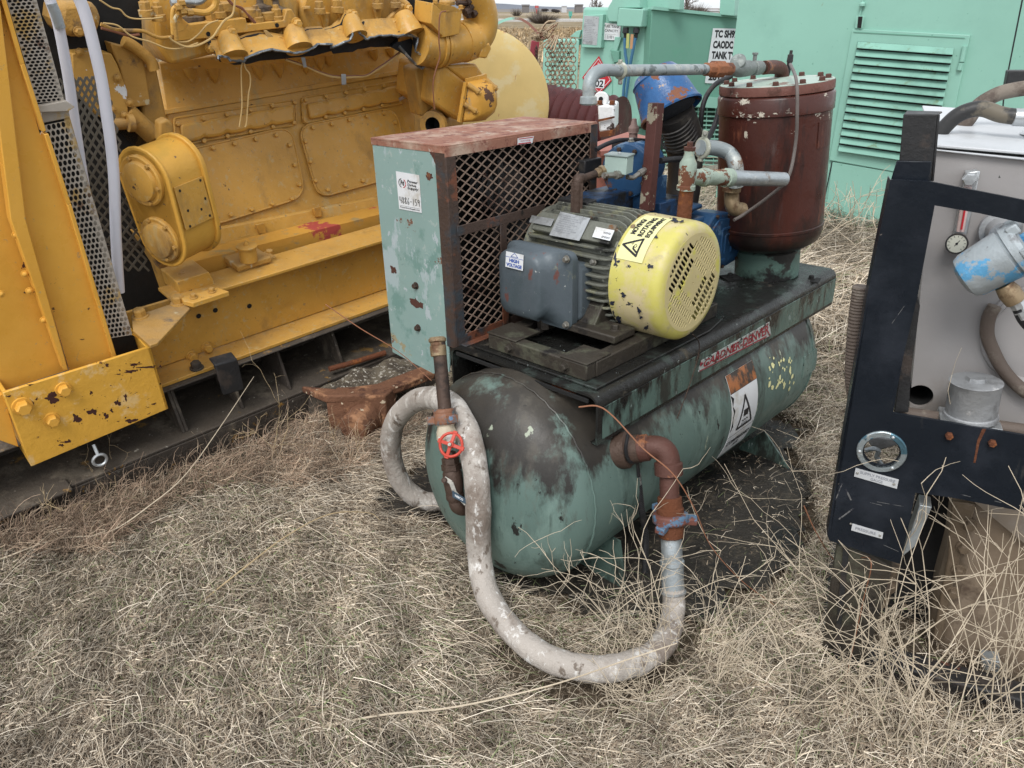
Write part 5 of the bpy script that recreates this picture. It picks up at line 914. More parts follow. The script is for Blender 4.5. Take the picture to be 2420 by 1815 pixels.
# ribs and sockets cast under the heads
for p in z('S', (1160, 860), (1420, 830), (1960, 740), (270, 900), (570, 900), (1760, 780)): b = MB(); c_ = SP(.02, *p); q_ = SP(.028, p[0]+6, p[1]+34); b.tube([c_, (c_+q_)/2, q_], [.026, .020, .004], 10); b.obj('cast_rib', 'yel', blk, smooth=80)
for p in z('T', (60, 560), (520, 500), (690, 480)): b = MB(); c_ = SP(.02, *p); q_ = SP(.028, p[0]+6, p[1]+26); b.tube([c_, (c_+q_)/2, q_], [.026, .020, .004], 10); b.obj('cast_rib', 'yel', blk, smooth=80)
# long ledge lines between block and covers
def strip(name, a, c, y, w_, d, mat='yel', par=None, fr=S): b = MB(); b.bar(fr.P(1, y, *a), fr.P(1, y, *c), fr.d(0, 1, 0), w_, d); return b.obj(name, mat, par or blk, bevel=.003)
strip('block_ledge', (378, 268), (950, 170), .028, .02, .02)
def rounded(quad, r, n=6):
    c = A(quad, float); out = []; k = len(c)
    for i in range(k):
        p, a, q_ = c[i], c[i-1], c[(i+1) % k]; d1 = nz(a-p); d2 = nz(q_-p)
        for t in np.linspace(0, 1, n): out.append((1-t)**2*(p+d1*r)+2*t*(1-t)*p+t*t*(p+d2*r))
    return out
def cover(quad, r, name, d1=.012, rim=.90, nb=(), bulge=.0, mat='yel'):
    P = rounded(quad, r); b = MB(); b.prism([SP(.028, *p) for p in P], S.d(0, -d1, 0)); o = b.obj(name, mat, blk, bevel=.003)
    for p in nb: bolt(o, SP(.028-d1-.002, *p), S.d(0, -1, 0), .0098, 'yel', washer=False)
    b = MB(); Q_ = [SP(.028-d1, *p) for p in P]; b.tube(Q_+Q_[:1], .0045, 6, cap=False); b.obj('cover_rim', 'yel', o)
    return o
# valve-lifter covers with scalloped raised centres
def scal(quad, P, nb, name):
    o = cover(quad, 8, name, .008, nb=nb); b = MB(); b.prism([SP(.020, *p) for p in P], S.d(0, -.026, 0)); b.obj('raised_centre', 'yel', o, bevel=.012, seg=3)
def scallop(tl, tr, br, bl, k=4):
    tl, tr, br, bl = [A(p, float) for p in (tl, tr, br, bl)]; out = []
    up = nz(tl-bl)*1.
    for i in range(k*6+1):
        t = i/(k*6); s_ = (t*k) % 1; dip = 0 if t in (0, 1) else max(0, 1-abs(s_-(.5))/.17)*0; j = abs(((t*k+.5) % 1)-.5); dip = 5.5*max(0, 1-j/.2) if .04 < t < .96 else 0
        out.append(tl+(tr-tl)*t-up*dip)
    for i in range(k*6+1):
        t = i/(k*6); j = abs(((t*k+.5) % 1)-.5); dip = 6*max(0, 1-j/.2) if .04 < t < .96 else 0
        out.append(br+(bl-br)*t+up*dip)
    return out
t1 = z('B', (245, 618), (880, 522), (885, 650), (258, 762)); scal(t1, scallop(*z('B', (272, 655), (860, 548), (868, 640), (285, 752)), 5), z('B', (265, 650), (397, 622), (520, 600), (643, 577), (758, 555), (873, 537), (870, 642), (760, 665), (643, 690), (523, 713), (400, 738), (272, 760)), 'lifter_cover')
t2 = z('B', (915, 512), (1438, 420), (1440, 540), (920, 645)); scal(t2, scallop(*z('B', (932, 545), (1418, 447), (1422, 530), (950, 628)), 5), z('B', (932, 525), (1038, 505), (1142, 486), (1240, 468), (1338, 450), (1430, 432), (1430, 535), (1330, 553), (1233, 573), (1135, 592), (1034, 612), (926, 630)), 'lifter_cover')
# inspection covers
cover(z('U', (605, 215), (1580, -5), (1700, 590), (870, 850)), 38, 'inspection_cover', .012, nb=z('U', (713, 222), (908, 180), (1094, 144), (1273, 106), (1448, 70), (1562, 155), (1605, 325), (1645, 492), (1582, 612), (1415, 656), (1238, 702), (1062, 748), (876, 796)))
cover(z('B', (895, 660), (1400, 560), (1490, 900), (1000, 1035)), 34, 'inspection_cover', .012, nb=z('B', (970, 668), (1068, 650), (1160, 628), (1250, 608), (1340, 592), (1398, 640), (930, 740), (955, 845), (982, 945), (1047, 992), (1138, 967), (1230, 945)))
# lower rail, oil pan
q = [SP(-.02, *p) for p in [z('U', (880, 865)), (1010, 440), (1010, 520), z('U', (860, 1150)), z('U', (780, 1180)), z('U', (790, 1090))]]
b = MB(); b.prism(q, S.d(0, .2, 0)); pan = b.obj('oil_pan', 'yel', eng, bevel=.012, seg=3)
strip('pan_rail', z('U', (870, 1215)), (960, 500), -.035, .03, .016, 'yel', pan); 
b = MB(); b.prism([EP(.30, *p) for p in [z('U', (590, 1190)), (1040, 470), (1040, 620), z('U', (700, 1500))]], E.d(0, .1, 0)); b.obj('engine_rail', M('rail_with_red_patch', (.54, .28, .05), .5, layers=[((.40, .07, .06), 3.2, .60, .03), ((.34, .24, .11), 8, .60, .1)], bump=.15), eng)
for p in z('U', (1310, 850), (1790, 710)): b = MB(); c_ = SP(-.03, *p); b.prism([c_+S.d(-.02, 0, .012), c_+S.d(.02, 0, .012), c_+S.d(.022, .02, -.035), c_+S.d(-.01, .02, -.03)], S.d(0, -.02, 0)); b.obj('pan_boss', 'yel', pan, bevel=.004)
b = MB(); b.prism([SP(-.028, *p) for p in z('U', (920, 1080), (945, 1058), (975, 1078), (950, 1102))], S.d(0, -.004, 0)); b.prism([SP(-.028, *p) for p in z('U', (880, 1125), (925, 1115), (930, 1155), (890, 1168))], S.d(0, -.004, 0)); b.tube([SP(-.03, *z('U', (1032, 1105)))+.012*(math.cos(t)*_L+math.sin(t)*_d) for t in np.linspace(0, 6.28, 17)], .003, 6, cap=False); b.obj('casting_mark', 'yel', pan, bevel=.001)
# water pump / drive housing with two round end caps
hx = nz(EP(.25, *z('U', (330, 430)))-EP(.25, *z('U', (600, 370))))
axd = nz(_L*math.cos(rad(24))+_W*math.sin(rad(24))); 
u0 = E.P(1, .16, *z('U', (320, 455))); u1 = E.P(1, .14, *z('U', (475, 955)))
pf = []; R1, R2 = .105, .098
def capsule(r1, r2, off):
    d = nz(u1-u0); n = np.cross(d, axd); n = n if n@(cC-u0) > 0 else -n; P = []
    for i in range(13): a = math.pi*i/12; P.append(u0+axd*off+r1*(n*math.cos(a)-d*math.sin(a)))
    for i in range(13): a = math.pi*i/12; P.append(u1+axd*off+r2*(-n*math.cos(a)+d*math.sin(a)))
    return P
b = MB(); b.prism(capsule(R1, R2, 0), axd*.17); b.prism(capsule(R1+.012, R2+.012, .16), axd*.02); b.prism(capsule(R1+.008, R2+.008, 0), axd*.012); wp = b.obj('drive_housing', M('bright_yellow_casting', (.58, .31, .05), .45, layers=[((.15, .09, .06), 15, .69, .012), ((.50, .29, .05), 4, .5, .2)], bump=.2, bs=60), eng, bevel=.004)
for cpt, R_ in ((u0, .088), (u1, .082)):
    b = MB(); b.lathe(cpt+axd*.002, -axd, [(0, R_), (.012, R_), (.016, R_*.94), (.014, R_*.80), (.028, R_*.74), (.034, R_*.5), (.036, .001)], 36); o = b.obj('end_cap', 'yel', wp)
    for k in range(6):
        a = rad(60*k+15); v_ = np.cross(axd, (0, 0, 1)); v_ = nz(v_); w_ = np.cross(axd, v_); bolt(o, cpt-axd*.012+R_*.87*(math.cos(a)*v_+math.sin(a)*w_), -axd, .0075, 'yeld')
b = MB(); dd = nz(u1-u0); nn = np.cross(dd, axd); nn = nn if nn@(cC-u0) > 0 else -nn
Lh = np.linalg.norm(u1-u0); pa = [u0+nn*(R1+.001)+dd*Lh*t+axd*x for t, x in ((.12, .02), (.12, .155), (.84, .155), (.84, .02))]; b.prism(pa, nn*.004)
pl_ = b.obj('guard_plate', 'yel', wp, bevel=.001)
for t, x in ((.2, .04), (.17, .14), (.48, .14), (.55, .05), (.62, .11), (.78, .14), (.8, .04)): b = MB(); b.lathe(u0+nn*(R1+.0052)+dd*Lh*t+axd*x, nn, [(0, .005), (.0006, .005)], 10); b.obj('bolt_hole', 'dark', pl_)
# oil filler box on the rail
of = E.P(1, .20, *z('U', (1215, 1100))); 
b = MB(); b.lathe(of-_U*.02, _U, [(0, .034), (.055, .034), (.056, .040), (.064, .041), (.066, .01), (.068, .01), (.085, .004)], 24); b.bar(of+_U*.083-_L*.02, of+_U*.083+_L*.02, _U, .005, .005)
b.obj('filler_neck', 'yel', eng, bevel=.001)
b = MB(); OFr = Fr(of, E.R); b.box(OFr, (-.06, -.02, -.045), (.085, .12, -.02)); b.box(OFr, (-.055, -.01, -.07), (.075, .12, -.045))
b.prism([OFr.w(x, -.01, zz) for x, zz in ((-.05, -.07), (.07, -.07), (.03, -.125), (-.03, -.125))], OFr.d(0, .12, 0)); b.obj('oil_filler_box', 'yeld', eng, bevel=.006)
b = MB(); b.box(OFr, (.07, .02, -.11), (.125, .1, -.045)); b.lathe(OFr.w(.09, .0, -.01), OFr.d(0, 0, 1), [(0, .014), (.012, .014)], 12); b.obj('filler_bracket', 'yeld', eng, bevel=.004)
mb_ = z('U', (640, 1310), (890, 1230), (1040, 1390), (1040, 1420), (720, 1520), (650, 1450)); plate('engine_mount', z('U', (600, 1320), (880, 1235), (925, 1320), (950, 1370), (640, 1450)), .16, .15, 'yel', bevel=.004)
b = MB(); b.prism([E.P(2, .515, *p) for p in z('U', (640, 1455), (950, 1365), (1050, 1400), (740, 1500), (660, 1480))], E.d(0, 0, -.02)); mt_ = b.obj('mount_foot', 'yel', eng, bevel=.003)
for p in z('U', (750, 1450), (905, 1400)): bolt(mt_, E.P(2, .518, *p), _U, .011, 'yeld')
# cylinder heads with studs and injector caps
YH = .30
def HP(y, *p): return E.P(1, y, *p)
hd = plate('cylinder_head', z('S', (-150, 600), (-190, 0), (-160, -200), (1620, -200), (1700, 60), (1700, 330), (1640, 560), (650, 700), (20, 860)), .40, .3, 'yel', bevel=.015)
hd2 = plate('cylinder_head', [z('S', (1690, 150)), z('S', (1760, -100)), z('T', (700, -100)), z('T', (910, 20)), z('T', (935, 110)), z('T', (960, 240)), z('T', (900, 330)), z('T', (200, 390)), z('S', (1830, 560)), z('S', (1760, 350))], .405, .3, 'yel', bevel=.02)
b = MB(); q = [HP(.33, *p) for p in z('S', (110, 190), (270, 320), (640, 270), (1000, 235), (1020, 320), (1500, 265), (1530, 130), (1600, 120), (1700, 290), (1690, 330), (1480, 365), (860, 440), (500, 500), (90, 540))]
b.prism(q, E.d(0, .03, 0)); br = b.obj('head_bracket', 'yel', eng, bevel=.003)
for p in z('S', (812, 420), (1665, 305)): bolt(br, HP(.325, *p), -_W, .016, 'yel')
for p in z('S', (510, 445), (1408, 330)): b = MB(); b.lathe(HP(.329, *p), -_W, [(0, .008), (.0005, .008)], 12); b.obj('bolt_hole', 'dark', br)
def stud(p, s_=1., mat='yeld', y=.36):
    c_ = HP(y, *p); b = MB(); b.lathe(c_-_U*.03, _U, [(0, .024*s_), (.02, .024*s_), (.022, .018*s_)], 16); b.lathe(c_-_U*.008, _U, [(0, .019*s_), (.022, .019*s_), (.024, .012*s_), (.036, .011*s_)], 6); b.obj('head_stud', mat, hd, bevel=.001)
for p in z('S', (640, 110), (1140, 180), (1400, 170), (540, 230)): stud(p)
for p in z('R', (1350, 60), (1470, 105)): stud(p)
for p in z('S', (1960, 70), (2180, 50)): stud(p, .9)
for p in z('T', (165, 45), (560, 5), (740, -5)): stud(p, .9)
for p in z('S', (1190, 80), (1400, 110), (310, 210)):
    c_ = HP(.40, *p); b = MB(); b.lathe(c_-_U*.02, _U, [(0, .04), (.02, .04), (.022, .028), (.03, .014), (.05, .012), (.052, .018), (.065, .018), (.07, .008), (.085, .008)], 16); b.obj('injector', 'brown', hd)
for p in z('S', (1050, 140), (1260, 180), (700, 60)):
    c_ = HP(.38, *p); b = MB(); b.lathe(c_-_U*.02, _U, [(0, .036), (.028, .036), (.03, .02)], 20); b.obj('injector_clamp', 'yeld', hd, bevel=.002)
for p in z('T', (30, 130), (210, 110), (560, 60)): b = MB(); c_ = HP(.395, *p); b.tube([c_, c_-_U*.06], [.022, .010], 12); b.obj('head_boss', 'yel', hd2)
b = MB(); b.lathe(HP(.385, *z('S', (1790, 105))), _U, [(0, .018), (.006, .016)], 16); b.obj('head_lug', 'yel', hd2)
# fuel lines and wires
def wire(name, k, pts, y, r_, mat, par=None, n=6): b = MB(); b.tube(spl([HP(y, *p) for p in (z(k, *pts))], n), r_, 6 if r_ < .004 else 10); return b.obj(name, mat, par or eng)
MT['wirey'] = M('painted_wire', (.50, .34, .14), .6, bump=.1); MT['coppr'] = M('brown_wire', (.22, .09, .05), .5)
wire('fuel_line', 'S', ((20, 40), (200, 30), (380, 30), (470, -30)), .29, .010, 'galv'); wire('fuel_line', 'S', ((150, 160), (280, 150), (470, 165), (570, 110), (605, 40), (600, -60)), .28, .011, 'yel')
wire('fuel_line', 'S', ((120, 60), (50, 130), (40, 300), (50, 450)), .27, .007, 'yel'); wire('fuel_line', 'S', ((110, 190), (70, 260), (80, 400), (95, 520)), .265, .007, 'yeld')
b = MB()
for p in z('S', (120, 40), (80, 100), (140, 150), (230, 165)): b.lathe(HP(.26, *p), _L, [(0, .012), (.02, .012), (.021, .009)], 6)
b.obj('line_fitting', 'yeld', eng)
plate('line_bracket', z('S', (60, 190), (160, 190), (205, 400), (110, 412)), .30, .006, 'yel', bevel=.001)
wire('wire', 'S', ((860, -30), (850, 90), (820, 200), (720, 270), (640, 380), (560, 490), (380, 590), (220, 610), (60, 540), (0, 480)), .26, .0035, 'wirey')
wire('wire', 'S', ((640, 265), (500, 320), (380, 450), (250, 540), (90, 550)), .27, .0028, 'wirey'); wire('wire', 'R', ((965, 215), (1100, 240), (1230, 340), (1400, 390), (1560, 450), (1700, 450), (1850, 400)), .27, .003, 'wirey')
wire('wire', 'R', ((930, 0), (1040, 70), (1120, 90), (1180, 150), (1260, 175), (1400, 175), (1520, 160)), .27, .0028, 'wirey'); wire('wire_bundle', 'R', ((940, 225), (1050, 270), (1180, 285), (1330, 290), (1480, 350), (1620, 345)), .28, .006, 'yeld'); wire('wire_bundle', 'R', ((945, 260), (1080, 295), (1200, 330), (1300, 320)), .28, .005, 'coppr')
for k, o_ in enumerate((0, 12, -10)): wire('wire', 'S', ((760+o_, -20), (830+o_, 60), (950, 110+o_), (1050+o_, 220), (1120+o_, 300)), .30, .003, 'coppr')
for k in range(4): wire('wire', 'S', ((1240+8*k, 400), (1300+25*k, 500), (1340+33*k, 580), (1370+22*k, 640)), .33, .0028, 'wirey')
for k in range(3): wire('harness', 'S', ((1520, 765+8*k), (1650, 810+9*k), (1800, 865+5*k), (1950, 930+8*k), (2130, 985+10*k), (2300, 1000+6*k)), .36, .0034, ('coppr', 'wirey', 'wirey')[k])
for k in range(3): wire('harness', 'T', ((190, 765+10*k), (330, 760+8*k), (450, 755+4*k), (570, 680+8*k), (700, 590+8*k), (790, 520+4*k)), .36, .0034, ('coppr', 'wirey', 'wirey')[k])
for k, pp in (('S', ((1725, 750), (1775, 750), (1800, 880), (1760, 885))), ('T', ((200, 745), (245, 745), (250, 850), (205, 855)))): plate('harness_clip', z(k, *pp), .35, .004, 'alu', bevel=.001)
wire('hanging_wire', 'S', ((965, 800), (940, 900), (945, 1150), (950, 1400), (915, 1660)), .30, .0026, 'wirey'); wire('hanging_wire', 'S', ((975, 810), (1000, 900), (1050, 970), (1060, 1100), (1035, 1250), (1010, 1600), (990, 1660)), .30, .0028, 'wirey')
wire('hanging_wire', 'T', ((1250, 110), (1190, 150), (1180, 400), (1190, 560), (1150, 700), (1120, 850), (1135, 1100)), .10, .0026, 'coppr')
# exhaust manifold: four ports into a torn shell
front = z('S', (630, 770), (660, 745), (740, 740), (820, 790), (980, 805), (1020, 750), (1150, 690), (1300, 655), (1450, 665), (1620, 690), (1740, 680), (1850, 640), (1940, 590), (2130, 575))+z('T', (90, 470), (200, 440), (290, 400), (340, 295), (400, 350), (470, 400), (520, 370), (700, 355), (900, 350), (965, 385), (945, 510), (1070, 605))
back = [(p[0]+4, p[1]+q_) for p, q_ in zip(front, [4, 8, 12, 8, 3, 12, 16, 20, 16, 8, 8, 14, 18, 12, 14, 18, 26, 44, 30, 14, 22, 24, 26, 34, 30, 8])]
n_ = len(front); rg = [A(p) for p in [[HP(.27, *p) for p in front]]][0]; V = []
for i in range(n_):
    f_ = HP(.27, *front[i]); u_ = HP(.30, front[i][0], front[i][1]-16-8*abs(math.sin(i)))+_W*.02; t_ = f_+_U*.05+_W*.06; k_ = HP(.385, *back[i])
    V += [f_, u_, f_+_U*.055+_W*.07, k_, k_-_U*.004-_W*.004, f_+_U*.049+_W*.065, u_-_U*.004+_W*.006, f_+_W*.005+_U*.001]
b = MB(); F0 = []; F1 = []
for i in range(n_-1):
    for j in range(8):
        f_ = (i*8+j, i*8+(j+1) % 8, (i+1)*8+(j+1) % 8, (i+1)*8+j); (F0 if j in (0, 1, 2) else F1).append(f_)
b.add(V, F0, 0); b2 = len(b.f); b.f += F1; b.m += [1]*len(F1)
mf = b.obj('torn_manifold', ['yel', 'soot'], eng, smooth=30)
b = MB(); Pe = []
for i in range(n_-1):
    a_ = HP(.268, *front[i]); c_ = HP(.268, *front[i+1])
    for t in (0, .33, .66): w = a_*(1-t)+c_*t; Pe.append(w+A(rng.normal(0, .0022, 3)))
b.tube(Pe, .0035+.0025*rng.random(len(Pe)), 5); b.obj('torn_edge', 'torn', mf)
lo_ = z('T', (780, 465), (860, 560), (960, 660), (1010, 690), (1070, 620)); b = MB(); b.tube([HP(.29, *p) for p in lo_], .006, 6); b.obj('torn_edge', 'torn', mf)
b = MB(); b.prism([HP(.33, *p) for p in z('T', (700, 470), (800, 380), (965, 385), (950, 510), (1080, 610), (1010, 680), (950, 650), (850, 550))], E.d(0, .02, 0)); b.obj('manifold_inside', 'soot', mf)
def port(tri, a, c, r0, r1, bolts_):
    b = MB(); b.tube([HP(.345, *a), HP(.31, (a[0]+c[0])/2, (a[1]+c[1])/2), HP(.29, *c)], [r0, (r0+r1)/2*.98, r1], 22); o = b.obj('exhaust_port', 'yel', mf)
    b = MB(); b.prism([HP(.355, *p) for p in tri], E.d(0, .02, 0)); b.obj('port_flange', 'yel', mf, bevel=.006)
    for p in (bolts_ if isinstance(bolts_, list) else [bolts_]): bolt(o, HP(.345, *p), -_W, .014, 'yel')
port(z('S', (640, 480), (850, 470), (960, 640), (600, 720), (500, 660)), z('S', (760, 500)), z('S', (850, 740)), .040, .050, z('S', (535, 630)))
port(z('S', (1500, 380), (1640, 340), (1790, 450), (1500, 600), (1370, 520)), z('S', (1620, 420)), z('S', (1700, 640)), .042, .052, z('S', (1425, 515)))
port(z('T', (100, 270), (300, 90), (350, 140), (420, 280), (250, 370), (130, 330)), z('T', (290, 220)), z('T', (350, 370)), .040, .046, z('T', (322, 145), (162, 310)))
port(z('T', (660, 190), (830, 35), (890, 90), (960, 230), (780, 300), (690, 260)), z('T', (820, 170)), z('T', (900, 350)), .042, .060, z('T', (870, 80), (720, 235)))
k_ = rpx(1, HP(.30, 1040, 110))
b = MB(); P = [HP(.30, *p) for p in z('T', (960, 440), (1080, 460), (1200, 455), (1330, 440), (1460, 410), (1560, 350), (1600, 240), (1590, 120), (1540, -10), (1450, -160))]; b.tube(spl(P, 5), A([46]*12+[44]*6+[46]*6+[42]*(len(P)*5-4-24-0))[:len(P)*5-4]*k_, 26, cap=True)
for p, p2, r_ in (((1130, 460), (1160, 458), 50), ((1175, 458), (1200, 456), 49), ((1400, 425), (1450, 410), 47)): a_, c_ = HP(.30, *z('T', p)), HP(.30, *z('T', p2)); b.lathe(a_, c_-a_, [(0, r_*k_*.9), (.001, r_*k_), (np.linalg.norm(c_-a_), r_*k_), (np.linalg.norm(c_-a_)+.001, r_*k_*.9)], 26)
xp = b.obj('exhaust_elbow', 'yel', eng, smooth=45)
b = MB(); b.prism([HP(.22, *p) for p in z('T', (1620, 460), (1690, 430), (1710, 490), (1660, 590), (1590, 580))], E.d(0, .07, 0)); b.obj('elbow_lug', 'yel', xp, bevel=.006)
# breather box on the elbow
b = MB(); b.prism([HP(.21, *p) for p in z('T', (1215, 380), (1385, 345), (1415, 110), (1235, 125))], E.d(0, .13, 0)); b.prism([HP(.21, *p) for p in z('T', (1230, 128), (1418, 112), (1330, 60), (1120, 20))], E.d(0, .001, -.004)); 
b.prism([HP(.21, *p) for p in z('T', (1100, 240), (1225, 375), (1240, 125), (1115, 28))], E.d(0, .12, 0)); bb = b.obj('breather_box', 'yel', eng, bevel=.005)
b = MB(); c_ = HP(.25, *z('T', (1262, 50))); b.lathe(c_-_U*.02, _U, [(0, .018), (.02, .018), (.022, .034), (.034, .034), (.04, .028)], 20); b.obj('breather_cap', 'yeld', bb)
for p in z('T', (1145, 30), (1250, 108), (1400, 85)): bolt(bb, HP(.22, *p), _U, .010, 'yeld')
b = MB(); 
for p, r_ in zip(z('T', (1450, 20), (1470, 80), (1440, 130), (1510, 140)), (.02, .018, .018, .02)): b.lathe(HP(.26, *p), A(_L)+A([0, 0, .4]), [(0, r_), (.03, r_), (.032, r_*.7), (.05, r_*.7)], 8)
b.tube([HP(.26, *z('T', (1360, 30))), HP(.26, *z('T', (1480, 30)))], .011, 8); b.tube([HP(.26, *z('T', (1470, 60))), HP(.26, *z('T', (1480, 180)))], .012, 8); b.obj('hose_fitting', 'dkpipe', bb)
# starter / governor box with domed end and studs
Y3 = .22
b = MB(); P1 = z('T', (1240, 660), (1450, 820), (1380, 1220), (1130, 1040), (1170, 700)); b.prism([HP(Y3+.06, *p) for p in P1], E.d(0, .3, 0)); P2 = z('T', (1240, 660), (1560, 640), (1650, 770), (1450, 830)); b.prism([HP(Y3+.06, *p) for p in P2], E.d(0, .3, -.02)); sbx = b.obj('starter_box', 'yel', eng, bevel=.012)
P3 = z('T', (1450, 820), (1650, 780), (1715, 900), (1715, 1030), (1680, 1130), (1570, 1220), (1400, 1230)); ctr = sum([HP(Y3, *p) for p in P3])/7
b = MB(); r0_ = [HP(Y3+.05, *p) for p in P3]; r1_ = [HP(Y3, *p) for p in P3]; r2_ = [ctr+(p-ctr)*.82-_W*.05 for p in r1_]; r3_ = [ctr+(p-ctr)*.5-_W*.072 for p in r1_]; loft(b, [r0_, r1_, r2_, r3_]); dm = b.obj('domed_cover', M('chipped_yellow_dome', (.56, .29, .05), .45, layers=[((.10, .05, .03), 9, .64, .02, None, .8), ((.34, .25, .13), 10, .66, .06)], bump=.2), sbx, bevel=.01, smooth=60, seg=3)
b = MB(); b.bar(HP(Y3, *z('T', (1450, 815))), HP(Y3, *z('T', (1655, 765))), _U, .01, .02); b.bar(HP(Y3-.005, *z('T', (1450, 830))), HP(Y3-.005, *z('T', (1385, 1225))), _W, .012, .02); b.obj('cover_lip', 'yel', sbx)
for a_, c_ in (((1470, 850), (1560, 915)), ((1650, 800), (1735, 875)), ((1435, 1045), (1530, 1110))):
    b = MB(); b.tube([HP(Y3-.02, *z('T', a_)), HP(Y3-.05, *z('T', c_))], .012, 12); b.lathe(HP(Y3-.05, *z('T', c_)), HP(Y3-.05, *z('T', c_))-HP(Y3-.02, *z('T', a_)), [(0, .015), (.01, .015), (.012, .009), (.02, .008)], 8); b.obj('long_stud', 'yeld', sbx)
# open flanged pipe below it
a_, c_ = HP(.33, *z('T', (1115, 1260))), HP(.45, *z('T', (1300, 1210))); b = MB(); b.lathe(a_, c_-a_, [(0, .036), (0, .062), (.02, .066), (.024, .05), (.28, .05)], 26, cap=False); b.lathe(a_, c_-a_, [(0, .036), (.1, .036), (.1, .001)], 26, cap=False, mi=1); b.obj('water_outlet', ['yeld', 'dark'], eng)
b = MB(); p_ = SP(.0, *z('T', (850, 960))); b.tube([p_, SP(-.06, *z('T', (970, 1030)))], .014, 12); b.lathe(SP(-.05, *z('T', (950, 1010))), SP(-.06, *z('T', (970, 1030)))-p_, [(0, .02), (.025, .02)], 6); b.obj('drain_cock', 'brass', eng)
b = MB(); b.bar(SP(-.01, *z('T', (780, 1000))), SP(-.02, *z('T', (910, 940))), S.d(0, 1, 0), .014, .004); b.obj('drain_lever', 'alu', eng)
# dark turbocharger void behind the heads
plate('air_intake', z('T', (880, -60), (1250, -60), (1200, 230), (1010, 260), (960, 200)), .52, .2, 'dark', bevel=.02)
plate('rear_bracket', z('T', (940, 700), (1130, 620), (1160, 1060), (1010, 1180)), .38, .1, 'yeld', bevel=.01)
plate('block_corner', z('B', (170, 640), (210, 620), (245, 650), (245, 755), (170, 745)), .30, .05, 'yeld', bevel=.008)
# generator end: big round yellow shroud at the far end of the skid
gc_ = E.P(1, .75, 1128, 250); b = MB(); ga = nz(A(cC-gc_)*A([1, 1, 0])+A([.4, .0, 0])); kg = rpx(1, gc_)
b.lathe(gc_+ga*.0, ga, [(-.45, 150*kg), (-.45, 172*kg), (0, 172*kg), (.012, 166*kg), (.02, 120*kg), (.02, .001)], 64); b.obj('generator_shroud', 'pale_yel', eng, smooth=40)

# ================================================================== RUSTY TRUNNION AND GRAVELLY PLATE
SL = E
gp0 = [E.P(2, .0, *p) for p in z('C', (1420, 640), (1390, 520), (1600, 330), (1870, 330), (2060, 520), (1700, 650), (1620, 670))]
pt = thing('rubble_plate', 'low steel plate heaped with grey gravelly mud and holding a rusty trunnion', 'scrap plate', tuple(A(gnd(830, 900))*A([1, 1, 0])))
b = MB(); g = [gnd(*p, z=.15) for p in z('C', (1420, 650), (1370, 480), (1560, 330), (1760, 240), (1950, 300), (2070, 520), (1760, 650), (1640, 680))]
b.prism(g, (0, 0, -.15)); b.obj('plate', 'skid', pt, bevel=.004)
b = MB(); n0 = 26; ga_, gb_, gc2, gd_ = [gnd(*p, z=.155) for p in z('C', (1440, 640), (1950, 620), (1980, 330), (1580, 330))]
V = []; 
for j in range(n0):
    for i in range(n0):
        u, v = i/(n0-1), j/(n0-1); p = (1-u)*(1-v)*ga_+u*(1-v)*gb_+u*v*gc2+(1-u)*v*gd_; e_ = min(u, 1-u, v, 1-v); V.append(p+A([0, 0, .022*min(1, e_*6)*(1+.8*float(noise2(p[0], p[1], 22, 4)))+.008*rng.random()-.01]))
b.add(V, [(j*n0+i, j*n0+i+1, (j+1)*n0+i+1, (j+1)*n0+i) for j in range(n0-1) for i in range(n0-1)]); b.obj('gravel_mud', 'gravel', pt, smooth=60)
b = MB()
P = [gnd(*p, z=.11) for p in z('C', (1530, 665), (1780, 625), (1960, 560), (2070, 515), (2100, 560), (1960, 620), (1830, 690), (1800, 720))]
b.prism([gnd(*p, z=.20) for p in z('C', (1430, 625), (1600, 640), (1790, 615), (1930, 560), (2070, 510), (2065, 560), (1900, 625), (1750, 670), (1545, 675))], (0, 0, -.035))
f_ = [gnd(*z('C', (1545, 678)), z=.195), gnd(*z('C', (1830, 675)), z=.195)]; b.prism([f_[0], f_[1], f_[1]-A([0, 0, .17]), f_[0]-A([0, 0, .17])], nz(np.cross(f_[1]-f_[0], (0, 0, -1)))*-.05 if False else (.03, .09, 0))
b.obj('trunnion_bracket', 'trunn', pt, bevel=.008, seg=3)
tc0 = gnd(*z('C', (1730, 775)), z=.09); tc1 = tc0+A([-.03, -.10, -.004]); b = MB(); b.lathe(tc1+A([.06, .16, .01]), tc1-(tc1+A([.06, .16, .01])), [(0, .066), (.06, .072), (.10, .066), (.165, .064), (.172, .056)], 24); b.obj('trunnion_pin', 'trunn', pt, bevel=.004)
b = MB(); b.tube([gnd(*p, z=.215) for p in z('C', (1565, 548), (1700, 510), (1830, 470))], .012, 10); tag(b.obj('rusty_rod', 'rust'), 'short rusty rod lying on the gravelly mud', 'rod')
# ================================================================== BLACK-FRAMED UNIT AT THE RIGHT
Bo = gnd(1950, 1575)
B = Fr(Bo, eul(rad(-23), 0, 0))
def BP(y, *p): return B.P(1, y, *p)
_c = B.w(.3, .3, 0)
bu = thing('hydraulic_unit', 'grey tank unit in a black plate frame with an empty round gauge ring', 'hydraulic unit', (_c[0], _c[1], 0))
front = z('Q', (155, 1475), (200, 1110), (240, 830), (310, 440), (395, 0))+[z('H', (440, 650)), z('H', (660, 662)), z('H', (800, 690)), z('H', (930, 715)), (2420, 473), (2520, 500), (2520, 560), (2420, 528), z('H', (940, 840)), z('H', (685, 795))]+z('Q', (685, 0), (600, 360), (537, 705), (1327, 840), (1500, 870), (1500, 1335), (1327, 1300), (895, 1215), (672, 1185), (640, 1350), (578, 1615), (440, 1570), (300, 1520))
b = MB(); b.prism([BP(0, *p) for p in front], B.d(0, .008, 0))
